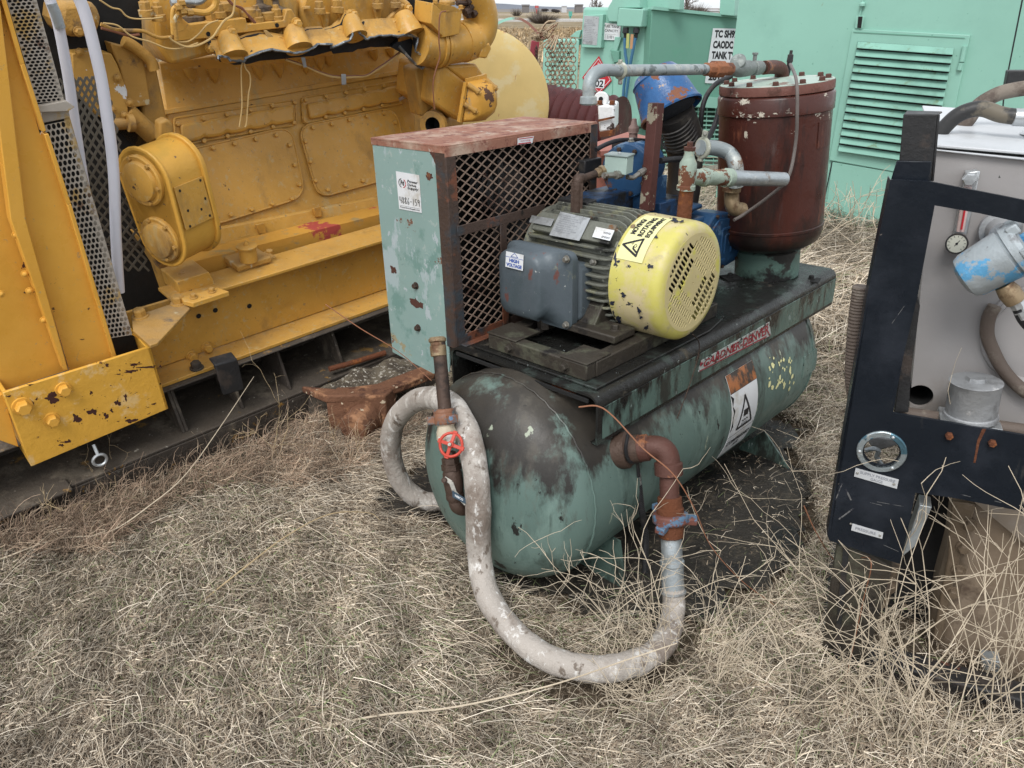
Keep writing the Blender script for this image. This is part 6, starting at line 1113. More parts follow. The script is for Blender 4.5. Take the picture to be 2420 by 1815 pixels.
cu = MB(); gc_ = BP(0, *z('Q', (468, 935))); kq = rpx(1, gc_); cu.lathe(gc_-B.d(0, .03, 0), B.d(0, 1, 0), [(0, 38*kq), (.06, 38*kq)], 40)
pn = b.obj('front_plate', 'black', bu, cut=cu, smooth=0)
b = MB(); b.prism([BP(0, *p) for p in z('Q', (155, 1475), (140, 1440), (380, 0))]+[z('H', (440, 650)) and BP(0, *z('H', (436, 652))), BP(.0, *z('H', (440, 652)))]+[BP(0, *z('Q', (395, 0)))], B.d(-.004, .045, 0)); b.obj('plate_return', 'black', bu)
b = MB(); b.lathe(gc_-B.d(0, .006, 0), B.d(0, 1, 0), [(0, 41*kq), (0, 52*kq), (.002, 54*kq), (.006, 54*kq), (.006, 40*kq)], 44, cap=False); rg_ = b.obj('gauge_ring', M('worn_chrome_ring', (.35, .40, .42), .35, .7, layers=[((.10, .20, .26), 15, .52, .03), ((.6, .6, .55), 20, .66, .04)], bump=.3), bu)
for a in (70, 190, 310): bolt(rg_, gc_+B.d(47*kq*math.cos(rad(a)), -.006, 47*kq*math.sin(rad(a))), B.d(0, -1, 0), .004, 'alu', washer=False, kind='dome')
def bplate(name, quad, el): 
    o = sticker(name, quadmap(*[BP(-.001, *p) for p in quad], n=B.d(0, -1, 0)), [M(name+'_metal', (.60, .62, .64), .35, .3, bump=.03), 'greyink'], bu, el, th=.0015)
    return o
o = bplate('gauge_label', z('Q', (302, 1085), (560, 1160), (572, 1105), (312, 1035)), [('t', 'SUPPLY PRESSURE', .12, .55, .93, .85, 1, .01), ('t', 'GAUGE', .38, .12, .66, .42, 1, .01)])
for p in z('Q', (322, 1066), (543, 1134)): bolt(o, BP(-.003, *p), B.d(0, -1, 0), .003, 'steel', washer=False, kind='dome')
o = bplate('pressure_label', z('Q', (285, 1410), (472, 1462), (478, 1425), (292, 1370)), [('t', 'PRESSURE', .12, .32, .78, .72, 1, .01)])
for p in z('Q', (282, 1372), (458, 1443)): bolt(o, BP(-.003, *p), B.d(0, -1, 0), .003, 'steel', washer=False, kind='dome')
for p in z('Q', (875, 838), (1135, 882)): bolt(bu, BP(-.002, *p), B.d(0, -1, 0), .0085, 'rust', washer=False)
b = MB(); b.prism([BP(-.0006, *p) for p in z('Q', (1075, 800), (1100, 800), (1060, 880), (1035, 1005), (1022, 1005), (1045, 870))], B.d(0, .0004, 0)); b.obj('rust_streak', 'rust', pn, smooth=0)
MT['scuff'] = M('scuffed_bare_paint', (.12, .12, .12), .6, layers=[((.02, .022, .03), 60, .48, .1)])
for a_, c_, w in (((210, 1345), (300, 1280), 14), ((250, 1160), (285, 1230), 16), ((440, 1240), (600, 1268), 4), ((530, 165), (605, 60), 4), ((190, 1230), (230, 1130), 10), ((945, 1195), (1005, 1210), 6), ((1150, 1235), (1190, 1245), 5), ((480, 1500), (570, 1540), 5), ((400, 1245), (470, 1262), 5)): b = MB(); b.bar(BP(-.0006, *z('Q', a_)), BP(-.0006, *z('Q', c_)), B.d(0, 1, 0), w*kq/4., .0005); b.obj('scratch', MT['scuff'], pn, smooth=0)
def bp(name, pts, y, d, mat, bevel=.003, par=None): b = MB(); b.prism([BP(y, *p) for p in pts], B.d(0, d, 0)); return b.obj(name, mat, par or bu, bevel=bevel)
b = MB(); b.prism([BP(.05, *p) for p in z('H', (485, 560), (510, 285), (700, 285), (665, 680), (480, 680))], B.d(0, .006, 0)); b.prism([BP(.05, *p) for p in z('H', (510, 285), (700, 285))]+[BP(.11, *p) for p in z('H', (730, 268), (530, 262))], B.d(0, 0, -.004))
b.prism([BP(.05, *z('H', (700, 285))), BP(.05, *z('H', (665, 660))), BP(.05, *z('H', (665, 660)))+B.d(0, .06, 0), BP(.05, *z('H', (700, 285)))+B.d(0, .06, 0)], B.d(.005, 0, 0)); b.obj('corner_post', 'blackd', bu, bevel=.002)
bp('bent_gusset', z('H', (440, 650), (472, 545), (668, 548), (662, 665)), .03, .004, 'black')
bp('corner_post', z('Q', (685, 0), (660, 0), (600, 300), (560, 600), (545, 700), (630, 700), (650, 430), (700, 60)), .03, .05, 'blackd', .001)
bp('far_post', z('K', (1975, 640), (2000, 505), (2111, 505), (2300, 505), (2300, 640)), .75, .05, 'blackd')
# leg down to the ground
lg = z('I', (135, 755), (285, 800), (360, 850), (250, 1240), (200, 1310), (70, 1220), (110, 900))
b = MB(); b.prism([BP(.02, *p) for p in lg], B.d(0, .06, 0)); b.obj('support_leg', 'basest', bu, bevel=.003)
b = MB(); b.prism([BP(.015, *p) for p in z('I', (160, 760), (185, 765), (135, 1240), (118, 1230))], B.d(0, .01, 0)); b.obj('leg_web', 'blackd', bu)
b = MB(); c_ = BP(.12, *z('I', (310, 810))); b.lathe(c_, (0.02, 0, -1), [(0, 44*rpx(1, c_)), (.05, 42*rpx(1, c_)), (.055, 50*rpx(1, c_)), (.075, 50*rpx(1, c_)), (.08, 40*rpx(1, c_)), (.13, 40*rpx(1, c_)), (.14, 30*rpx(1, c_))], 26); b.obj('lower_canister', 'brown', bu, bevel=.002)
b = MB(); b.box(B, (.0, .02, .0), (1.4, .09, .05)); b.box(B, (-.02, .09, .0), (.05, .6, .03)); b.obj('skid_rail', 'blackd', bu, bevel=.006)
# black backdrop plate painted as the shade inside, and the brown lower tank
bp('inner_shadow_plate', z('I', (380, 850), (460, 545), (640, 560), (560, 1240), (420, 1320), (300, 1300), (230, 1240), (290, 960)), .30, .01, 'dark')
bp('inner_bracket', z('I', (400, 800), (470, 590), (520, 600), (450, 760)), .03, .05, 'galv', .002)
lt = bp('lower_tank', z('I', (620, 560), (1300, 640), (1300, 1520), (1000, 1475), (760, 1400), (620, 1330), (540, 1260), (505, 1190), (540, 960), (585, 800)), .18, .5, M('tan_mud_tank', (.20, .15, .105), .6, layers=[((.26, .205, .15), 3, .5, .2), ((.10, .07, .05), 6, .60, .15)], bump=.15), .05)
bp('tank_lip', z('I', (600, 575), (700, 590), (650, 760), (610, 900), (560, 1150), (520, 1140), (560, 930), (585, 800)), .165, .01, 'brown', .004)
for p in z('I', (673, 670), (648, 762), (628, 857), (604, 945)): bolt(lt, BP(.162, *p), B.d(0, -1, 0), .013, 'brown')
bp('lift_tab', z('I', (720, 1215), (800, 1230), (790, 1275), (725, 1258)), .14, .04, 'galv', .002)
# grey reservoir
gf = [(2205, 352), (2560, 378), (2560, 1250), z('Q', (600, 880))]
YB = .16
gx = z('H', (683, 478)); 
q = [BP(YB, *p) for p in (z('H', (682, 486)), (2560, 385), (2560, 1400), z('Q', (590, 1000)))]
q[3] = q[0]+B.d(-.0, 0, -1)*(np.linalg.norm(q[3]-q[0])); q[3] = BP(YB, *z('Q', (615, 900)))
b = MB(); b.prism(q, B.d(0, .55, 0)); cu = MB(); oc = BP(YB, *z('Q', (700, 602))); ko = rpx(1, oc); cu.lathe(oc-B.d(0, .03, 0), B.d(0, 1, 0), [(0, 28*ko), (.18, 28*ko)], 32); dk = MB(); dk.lathe(oc+B.d(0, .01, 0), B.d(0, 1, 0), [(0, 27.9*ko), (.13, 27.9*ko), (.13, .001)], 32, cap=False)
rs = b.obj('grey_reservoir', 'grey', bu, cut=cu, smooth=0); dk.obj('port_shade', 'dark', rs)  # black inner sleeve added as the shade inside the port
b = MB(); b.prism([BP(YB, *p) for p in (z('H', (684, 486)), (2560, 392), (2560, 385), z('H', (682, 476)))], B.d(0, -.012, 0)); zt_ = B.on(1, YB, *z('H', (684, 480)))[2]
lid_q = [B.P(2, zt_+.004, *p) for p in (z('H', (684, 480)), z('H', (936, 312)), (2560, 300), (2560, 385))]
lidp = [BP(YB-.012, *z('H', (680, 470))), BP(YB-.012, 2560, 378)]; lidp = [lidp[0], lidp[1], lidp[1]+B.d(0, .60, .02), lidp[0]+B.d(0, .60, .02)]
b.prism(lidp, B.d(0, 0, .006)); b.obj('reservoir_lid', 'greytop', rs, bevel=.002)
P_ = lidp[0]+B.d(.24, .22, .01); b = MB(); b.lathe(P_, (0, 0, 1), [(0, .055), (.006, .05), (.012, .03), (.03, .03), (.032, .02)], 24); b.obj('lid_filler', 'greytop', rs)
b = MB(); c_ = BP(YB-.002, *z('Q', (1460, 240))); kk = rpx(1, c_); b.lathe(c_, B.d(0, -1, 0), [(0, 128*kk), (.012, 126*kk), (.014, 118*kk), (.004, 112*kk), (.004, .001)], 60, cap=False); b.lathe(c_, B.d(0, -1, 0), [(.002, 135*kk), (.008, 132*kk), (.008, 126*kk), (.002, 124*kk)], 60, cap=False); b.obj('manhole_rim', 'grey', rs, smooth=50)
# level gauge: sight tube with thermometer and dial
b = MB(); s0, s1 = BP(YB-.03, *z('H', (885, 690))), BP(YB-.03, *z('H', (815, 960))); kk = rpx(1, s0)
b.bar(BP(YB-.008, *z('H', (900, 600))), BP(YB-.008, *z('H', (825, 960))), B.d(0, 1, 0), 30*kk/1., .008); b.bar(BP(YB-.02, *z('H', (890, 600))), BP(YB-.02, *z('H', (890, 655))), B.d(0, 1, 0), 26*kk, .03)
sg = b.obj('level_gauge', 'alu', bu, bevel=.002)
b = MB(); b.tube([BP(YB-.022, *z('H', (870, 690))), BP(YB-.022, *z('H', (828, 940)))], 9*kk, 14); b.obj('sight_tube', M('milky_sight_tube', (.55, .42, .40), .2, bump=0), sg)
b = MB(); b.tube([BP(YB-.034, *z('H', (860, 780))), BP(YB-.034, *z('H', (834, 930)))], 2.4*kk, 8); b.obj('red_column', 'redink', sg)
bolt(sg, BP(YB-.036, *z('H', (876, 645))), B.d(0, -1, 0), .014, 'alu', washer=False)
c_ = BP(YB-.035, *z('H', (808, 1010))); kk = rpx(1, c_); b = MB(); dn = nz(cC-c_); b.lathe(c_, dn, [(-.03, 18*kk), (-.012, 23*kk), (.004, 24.5*kk), (.006, 24*kk), (.006, 21.5*kk), (.003, 21*kk), (.003, .001)], 32, cap=False); dl = b.obj('dial_gauge', 'blackd', bu)
u = nz(np.cross(dn, (0, 0, 1)))*-1; v = np.cross(dn, u); r_ = 20.5*kk; el = []
for k in range(11): a = rad(225-27*k); el.append(('p', [(.5+.36*math.cos(a)-.012*math.sin(a), .5+.36*math.sin(a)+.012*math.cos(a)), (.5+.46*math.cos(a)-.012*math.sin(a), .5+.46*math.sin(a)+.012*math.cos(a)), (.5+.46*math.cos(a)+.012*math.sin(a), .5+.46*math.sin(a)-.012*math.cos(a)), (.5+.36*math.cos(a)+.012*math.sin(a), .5+.36*math.sin(a)-.012*math.cos(a))], 1))
el += strokes([(.42, .36), (.62, .70)], .035, 1)+[('p', [(.5+.07*math.cos(t), .5+.07*math.sin(t)) for t in np.arange(10)*.628], 1)]
dface = lambda uu, vv, h: c_+dn*(.0035+h)+((uu-.5)*2*u+(vv-.5)*2*v)*r_
bq = MB(); bq.add([c_+dn*.0042+r_*(u*math.cos(t)+v*math.sin(t)) for t in np.arange(28)*2*math.pi/28], [tuple(range(28))]); bq.obj('dial_face', M('cream_dial', (.50, .50, .42), .4, bump=0), dl, smooth=0)
sticker('dial_marks', dface, ['ink', 'ink'], dl, el, base=False)
# blue flaking instrument head
c0, c1 = BP(.02, *z('H', (915, 1170))), BP(.02, *z('H', (1075, 1050))); ax_ = nz(A(c1-c0)+B.d(0, -.01, 0)); kk = rpx(1, c0)
hx0, hx1 = BP(.03, *z('H', (890, 1180))), BP(.0, *z('H', (1100, 1060))); c0 = BP(.03, *z('H', (985, 1130))); c1_ = BP(.03, *z('H', (1130, 1050))); fv = nz(c0-cC); fu = nz((c1_-c0)-fv*((c1_-c0)@fv)); ax_ = nz(fu*.98-fv*.10)
b = MB(); b.lathe(c0-ax_*.055, ax_, [(0, 34*kk), (.008, 50*kk), (.02, 56*kk), (.095, 62*kk), (.098, 58*kk), (.101, 58*kk), (.103, 65*kk), (.118, 65*kk), (.126, 58*kk), (.127, .001)], 40); hd_ = b.obj('instrument_head', 'bluecap', bu)
tu = nz(np.cross(ax_, (0, 0, 1))); tv = np.cross(tu, ax_)
for a in range(0, 360, 60): b = MB(); p_ = c0-ax_*.055+ax_*.115+65*kk*(math.cos(rad(a))*tu+math.sin(rad(a))*tv)*.9; b.bar(p_, p_+ax_*.022, tu, .02, .015); b.obj('cap_lug', 'bluecap', hd_, bevel=.003)
b = MB(); b.lathe(BP(YB-.02, *z('H', (1050, 930))), B.d(0, -1, 0), [(0, 48*kk), (.01, 46*kk), (.012, 34*kk), (.05, 30*kk)], 26); b.obj('flange_mount', 'silver', hd_)
b = MB(); a_, c_ = BP(.02, *z('H', (1070, 1240))), BP(.02, *z('H', (1140, 1330))); b.lathe(a_, c_-a_, [(0, 20*kk), (.02, 25*kk), (np.linalg.norm(c_-a_), 23*kk)], 20); b.obj('brass_gland', 'brass', hd_)
b = MB(); a2 = BP(.02, *z('H', (1170, 1385))); b.lathe(c_, a2-c_, [(0, 16*kk), (.002, 18*kk), (.015, 18*kk), (.016, 14*kk), (.022, 14*kk), (.023, 17*kk), (.04, 17*kk)], 8); b.obj('steel_gland', 'alu', hd_)
b = MB(); b.tube(spl([BP(.02, *z('H', p)) for p in ((1150, 1360), (1190, 1440), (1260, 1500), (1400, 1540))]), 14*kk, 12); b.obj('cable', 'blk', hd_)
b = MB(); b.tube(spl([BP(YB-.02, *z('Q', p)) for p in ((1150, 60), (1115, 130), (1105, 230), (1140, 330), (1200, 440), (1290, 540), (1400, 620))], 10), 14*ko, 12); b.obj('dusty_hose', 'hosed', bu)
# canister with dusty pipe along the opening's lower edge
pl0, pl1 = BP(.07, *z('Q', (545, 700))), BP(.07, 2560, 1040); kk = rpx(1, pl0)
b = MB(); b.tube([pl0, pl0*.5+pl1*.5, pl1], 17*kk, 16); b.obj('return_pipe', 'hosed', bu)
b = MB(); c_ = BP(.06, *z('Q', (1000, 740))); k2 = rpx(1, c_); up_ = nz(BP(.06, *z('Q', (1045, 470)))-c_)
b.lathe(c_+up_*.005, up_, [(0, 58*k2), (.006, 58*k2), (.010, 57*k2), (.012, 54*k2), (.085, 54*k2), (.088, 56*k2), (.09, 52*k2), (.091, 20*k2)], 36); b.lathe(c_+up_*.09, up_, [(0, 24*k2), (.002, 24*k2), (.014, 20*k2), (.015, .001)], 8); cn = b.obj('breather_canister', 'silver', bu)
b = MB(); b.box(Fr(c_, B.R), (-.062, -.035, -.03), (.062, .04, .002)); b.tube([c_+B.d(.0, -.036, .0), c_+B.d(0, -.05, -.005)], .007, 10); b.obj('canister_block', 'alu', cn, bevel=.003)
b = MB(); b.tube(spl([BP(.10, *z('Q', p)) for p in ((370, 930), (420, 920), (450, 935), (440, 970), (470, 1020))]), .006, 10); b.obj('gauge_tube', 'galv', bu)
bp('tube_plate', z('Q', (380, 860), (450, 850), (570, 870), (560, 900), (460, 930), (400, 905)), .14, .04, 'silver')
# hoses over the top
h = spl([BP(.30, *z('H', p)) for p in ((690, 430), (720, 380), (800, 300), (880, 262), (960, 255), (1050, 285), (1130, 298))], 8); b = MB(); b.tube(h, rpx(18, h[20]), 16); b.obj('black_hose', M('dusty_black_hose', (.03, .03, .03), .5, layers=[((.14, .12, .09), 6, .52, .1)], bump=.15), bu)
b = MB(); a_, c_ = BP(.30, *z('H', (1125, 300))), BP(.30, *z('H', (1240, 305))); b.lathe(a_, c_-a_, [(0, rpx(17, a_)), (.002, rpx(20, a_)), (.09, rpx(20, a_)), (.1, rpx(15, a_))], 20); b.obj('hose_fitting', 'alu', bu)
h = spl([BP(.45, *z('H', p)) for p in ((760, 420), (860, 330), (930, 235), (1030, 175), (1120, 150), (1260, 130), (1400, 120))], 8); b = MB(); b.tube(h, rpx(17, h[20]), 16); b.obj('dusty_hose', 'hosed', bu)
b = MB(); h = spl([BP(.10, *z('Q', p)) for p in ((345, -60), (320, 120), (302, 330), (297, 520), (330, 700))], 20); b.tube(h, rpx(18, h[20])+.0015*A([i % 2 for i in range(len(h))]), 14); b.obj('ribbed_hose', 'hosed', bu)

# ================================================================== GREEN ENCLOSURES BEHIND
Go = gnd(1942, 517)
Gr = Fr(Go, eul(rad(-36.7), 0, 0))
def GP(y, *p): return Gr.P(1, y, *p)
_c = Gr.w(.3, .6, 0)
ge = thing('generator_enclosure', 'mint green steel enclosure with a louvred door, behind the rusty red tank', 'enclosure', (_c[0], _c[1], 0))
def gp2(name, pts, y, d, mat, par=None, bevel=.004): b = MB(); b.prism([GP(y, *p) for p in pts], Gr.d(0, d, 0)); return b.obj(name, mat, par or ge, bevel=bevel)
w0 = gp2('wall', [(1751, -40), (1728, 155), (1690, 470), (1942, 517), (2081, 545), (2340, 600), (2372, 215), (2422, -40)], 0, 1.2, 'mint')
gp2('wall', [(2424, -40), (2374, 215), (2342, 600), (2700, 680), (2700, -60)], .0, 1.2, 'mint')
gp2('panel_seam', [(2422, -40), (2372, 215), (2340, 600), (2343, 601), (2375, 215), (2426, -40)], -.001, .002, 'ink', bevel=0)
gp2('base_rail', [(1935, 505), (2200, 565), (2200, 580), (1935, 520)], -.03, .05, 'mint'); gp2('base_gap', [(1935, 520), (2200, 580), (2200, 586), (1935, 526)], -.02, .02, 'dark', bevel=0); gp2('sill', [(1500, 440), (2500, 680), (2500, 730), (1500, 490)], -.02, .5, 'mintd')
dr = gp2('louvred_door', z('K', (888, 205), (1728, 250), (1608, 820), (1600, 1250), (1170, 1222), (722, 1142)), -.02, .019, 'mint')
gp2('door_frame_edge', z('K', (895, 232), (1690, 275), (1690, 268), (895, 225)), -.024, .004, 'mintd', dr, 0)
gp2('lower_panel', z('K', (745, 1155), (1175, 1225), (1130, 1620), (690, 1545)), -.012, .011, 'mint'); gp2('panel_seam', z('K', (740, 1150), (748, 1152), (690, 1430), (683, 1428)), -.0125, .001, 'ink', bevel=0)
# louvres: flat black sheet as the shade in the gaps, then tilted blades
gp2('louvre_gap_shade', z('K', (928, 295), (1612, 343), (1500, 880), (1480, 1200), (1220, 1145), (782, 1075)), -.0215, .001, 'dark', dr, 0)
L0, R0, L1, R1 = A(z('K', (925, 296))), A(z('K', (1612, 343))), A(z('K', (785, 1068))), A(z('K', (1450, 1165)))
nb_ = 14
for i in range(nb_):
    t = i/(nb_-.35); t2 = (i+.74)/(nb_-.35)
    a_, c_, d_, e_ = L0+(L1-L0)*t, R0+(R1-R0)*t, R0+(R1-R0)*t2, L0+(L1-L0)*t2
    W4 = [GP(-.024, *a_), GP(-.024, *c_), GP(-.060, *d_), GP(-.060, *e_)]
    b = MB(); b.prism(W4, (0, 0, -.004)); b.prism([W4[0], W4[3], W4[0]*.3+W4[3]*.7+Gr.d(0, .03, 0)], W4[1]*.0+nz(W4[1]-W4[0])*.004); b.obj('louvre', M('louvre_green', (.20, .40, .325), .45, layers=[((.14, .22, .13), 9, .62, .12), ((.15, .30, .24), 3, .5, .2)], bump=.03) if i == 0 else bpy.data.materials['louvre_green'], dr)
b = MB()
for a_, c_ in ((z('K', (1690, 330)), z('K', (1668, 440))), (z('K', (1664, 448)), z('K', (1650, 500)))): b.tube([GP(-.03, *a_), GP(-.03, *c_)], .018, 10)
b.obj('hinge', 'mint', dr)
b = MB(); b.tube([GP(-.01, *z('K', (970, -30))), GP(-.01, *z('K', (915, 235)))], .006, 8); b.lathe(GP(-.02, *z('K', (958, 45))), (0, 0, 1), [(0, .022), (.02, .022), (.03, .01)], 12)
b.prism([GP(-.03, *p) for p in z('K', (915, 112), (972, 115), (960, 205), (905, 200))], Gr.d(0, .004, 0)); lt_ = b.obj('door_latch', 'mint', ge, bevel=.003); b = MB(); b.prism([GP(-.034, *p) for p in z('K', (930, 118), (960, 118), (950, 200), (922, 198))], Gr.d(0, .003, 0)); b.obj('latch_slot', 'dark', lt_)
# fuel tank enclosure further back
ft = thing('fuel_tank_enclosure', 'mint green fuel tank cabinet with a tank capacity sign and red hazard diamond', 'fuel tank', tuple(atY(1450, 330, 8.0)*A([1, 1, 0])))
GF = Fr(gnd(1942, 517)+A([.2, 1.2, 0]), Gr.R)
def FP_(y, *p): return GF.P(1, y, *p)
def fpl(name, pts, y, d, mat, par=None, bevel=.006): b = MB(); b.prism([FP_(y, *p) for p in pts], GF.d(0, d, 0)); return b.obj(name, mat, par or ft, bevel=bevel)
fpl('cabinet', [z('J', (845, 60)), z('J', (1430, 65)), z('J', (1380, 540)), z('J', (1385, 830)), z('J', (1320, 1080)), z('J', (1110, 1050)), z('J', (790, 900)), z('J', (800, 730)), z('J', (820, 400))], .0, .7, 'mint', bevel=.03)
fpl('cabinet', z('J', (1055, 130), (1060, 60), (1090, 10), (1130, -60), (1320, -90), (1330, 66), (1150, 66), (1140, 185), (1065, 182)), -.05, .3, 'mint')
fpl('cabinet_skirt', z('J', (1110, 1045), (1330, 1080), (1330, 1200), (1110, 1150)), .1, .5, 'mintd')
fpl('lifting_frame', z('J', (1090, 0), (1130, -60), (1670, -60), (1665, 85), (1440, 68), (1160, 62)), .12, .1, 'mint'); fpl('exhaust_stack', z('J', (2005, -40), (2130, -40), (2125, 135), (1998, 125)), .8, .2, 'mint')
# side wall running back, its shade painted in with the darker mint
b = MB(); c4 = [at(*z('J', (1432, 70)), 7.6), at(1765, 42, 8.6), at(1765, 235, 8.6), at(*z('J', (1383, 800)), 7.6)]
c4 = [FP_(-.04, *z('J', (1432, 70)))]; r0_ = FP_(-.04, *z('J', (1432, 70))); dv = nz(A([.86, .50, 0]))
sidepl = Fr(r0_, np.stack([dv, nz(np.cross((0, 0, 1), dv)), A([0, 0, 1.])], 1))
def SD(y, *p): return sidepl.P(1, y, *p)
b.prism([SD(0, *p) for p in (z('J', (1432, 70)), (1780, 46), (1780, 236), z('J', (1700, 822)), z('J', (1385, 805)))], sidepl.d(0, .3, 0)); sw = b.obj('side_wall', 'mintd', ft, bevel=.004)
b = MB(); b.bar(SD(-.01, *z('J', (1430, 66))), SD(-.01, 1785, 44), (0, 0, 1), .04, .03); b.obj('side_rail', 'mint', ft); b = MB(); b.bar(SD(-.02, *z('J', (1500, 812))), SD(-.02, 1780, 238), (0, 0, 1), .06, .03); b.obj('side_rail', 'mint', ft)
b = MB(); b.bar(SD(-.03, *z('J', (1500, 830))), SD(-.03, 1760, 246), (0, 0, 1), .05, .05); b.obj('under_rail', 'dark', ft)
# grille below the side wall
q = [SD(-.15, *p) for p in ((1590, 340), (1790, 345), (1790, 235), (1610, 232))]; b = MB(); fn = quadmap(*q); W_, H_ = np.linalg.norm(q[1]-q[0]), np.linalg.norm(q[3]-q[0])
q = [SD(-.15, *p) for p in ((1560, 420), (1800, 430), (1800, 238), (1580, 236))]; fn = quadmap(*q)
for j in range(18): b.bar(fn(0, (j+.5)/18, 0), fn(1, (j+.5)/18, 0), (0, 0, 1), .010, .016)
for i in range(11): b.bar(fn((i+.5)/11, 0, -.012), fn((i+.5)/11, 1, -.012), (0, 1, 0), .010, .008)
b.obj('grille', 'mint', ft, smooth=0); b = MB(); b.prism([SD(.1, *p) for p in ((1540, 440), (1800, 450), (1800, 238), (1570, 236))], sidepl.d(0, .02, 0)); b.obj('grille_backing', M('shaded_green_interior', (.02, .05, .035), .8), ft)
b = MB(); b.bar(SD(-.2, 1560, 232), SD(-.2, 1800, 252), (0, 0, 1), .03, .11); b.obj('grille_rail', 'mint', ft)
q = [FP_(-.14, *p) for p in z('J', (1130, 220), (1340, 228), (1355, 80), (1150, 66))]; b = MB(); b.prism(q, GF.d(0, .13, 0)); b.obj('control_box', 'mint', ft, bevel=.008)
fpl('plate_box', z('J', (850, 130), (1015, 120), (1000, 405), (835, 400)), -.07, .07, 'mint')
sticker('certificate_plate', quadmap(*[FP_(-.072, *p) for p in z('J', (842, 370), (965, 382), (985, 140), (860, 132))]), ['alu', 'greyink'], ft, [('t', 'WIM IWMI WWI MWI', .08, .84-.062*i, .55+.35*((i*5) % 4)/4, .87-.062*i, 1) for i in range(13)])
sticker('fuel_tank_sign', quadmap(*[FP_(-.012, *p) for p in z('J', (1005, 335), (1160, 340), (1168, 205), (1020, 190))]), ['white', 'ink'], ft, [('t', 'FUEL TANK', .08, .74, .96, .90, 1, .015), ('t', 'CAPACITY', .14, .48, .88, .64, 1, .015), ('t', '2100 l', .28, .09, .66, .27, 1, .01), ('r', .2, .34, .76, .35, 1), ('r', .2, .0, .21, .35, 1)], th=.004)
dq = z('J', (988, 790), (1092, 680), (984, 472), (842, 655))
sticker('hazard_diamond', quadmap(*[FP_(-.012, *p) for p in dq]), [MT['redink'], 'white'], ft, strokes([(.06, .06), (.94, .06), (.94, .94), (.06, .94), (.06, .06)], .02, 1), th=.004)
fd = quadmap(*[FP_(-.018, *p) for p in z('J', (885, 735), (1025, 745), (1035, 670), (890, 665))]); sticker('hazard_number', fd, ['white', 'ink'], ft, [('t', '1202', .04, .1, .94, .9, 1, .03)])
ff = quadmap(*[FP_(-.018, *p) for p in z('J', (955, 590), (1010, 592), (1000, 525), (965, 520))]); sticker('flame_symbol', ff, ['white', 'white'], ft, [('p', [(.2, .1), (.8, .1), (.95, .45), (.75, .62), (.7, .9), (.5, .6), (.35, 1.), (.25, .6), (.05, .4)], 1)], base=False)
tq = [SD(-.006, *p) for p in (z('J', (1875, 700)), (1765, 201), (1765, 68), z('J', (1945, 238)))]
sticker('tank_sign', quadmap(*tq), ['white', 'ink'], ft, [('t', 'TC SH92', .06, .83, .72, .97, 1, .055), ('t', 'CAODC 3', .06, .64, .72, .78, 1, .055), ('t', 'TANK TY', .06, .45, .68, .59, 1, .055), ('t', 'S/N 06', .06, .25, .60, .39, 1, .055), ('t', '2013/07', .06, .05, .70, .19, 1, .055)], th=.004)
b = MB()
for k, (xa, xb) in enumerate(((1200, 1195), (1290, 1250))):
    b.lathe(FP_(-.10, *z('J', (xa+10, 232))), (0, 0, -1), [(0, .03), (.05, .035), (.06, .02), (.12, .015)], 10)
b.obj('hose_connectors', 'blk', ft)
for k, pts in enumerate((((1200, 320), (1205, 450), (1218, 560), (1195, 720), (1185, 880), (1195, 1000), (1230, 1090)), ((1290, 320), (1265, 450), (1245, 560), (1225, 720), (1205, 880), (1205, 980), (1240, 1080)))):
    P = spl([FP_(-.12, *z('J', p)) for p in pts]); b = MB(); b.tube(P, .016, 8); b.obj('blue_hose', M('blue_tubing', (.05, .15, .26), .4) if k == 0 else bpy.data.materials['blue_tubing'], ft)
for k, p in enumerate(((1228, 310), (1262, 315))): b = MB(); c_ = FP_(-.13, *z('J', p)); b.box(Fr(c_, Gr.R), (-.016, -.004, -.11), (.016, .004, .03)); b.obj('hang_tag', M('tag_%d' % k, ((.40, .42, .14), (.45, .25, .13))[k], .6), ft)
fpl('door_seam', z('J', (1100, 560), (1106, 560), (1090, 1040), (1084, 1040)), -.002, .002, 'mintd', bevel=0); fpl('latch_bracket', z('J', (1115, 310), (1170, 315), (1130, 440), (1105, 540), (1100, 430)), -.04, .04, 'mint'); fpl('latch', z('J', (1075, 420), (1150, 430), (1150, 520), (1110, 530)), -.05, .05, 'mintd')
# swing arm bracket at the left of the cabinet
fpl('arm_bracket', z('J', (660, 320), (805, 325), (800, 380), (655, 378)), -.05, .1, 'mint'); fpl('arm_bracket', z('J', (735, 310), (790, 262), (830, 252), (815, 320)), -.06, .04, 'mint')
gpost = thing('green_post', 'mint green upright post behind the hanging chain net', 'post', tuple(atY(1322, 300, 7.2)*A([1, 1, 0])))
b = MB(); a_ = atY(*z('J', (665, 330)), 7.2); c_ = atY(*z('J', (640, 800)), 7.2); b.bar(c_-A([0, 0, .6]), a_, (0, 1, 0), .30, .1); b.obj('post', 'mint', gpost, bevel=.01)

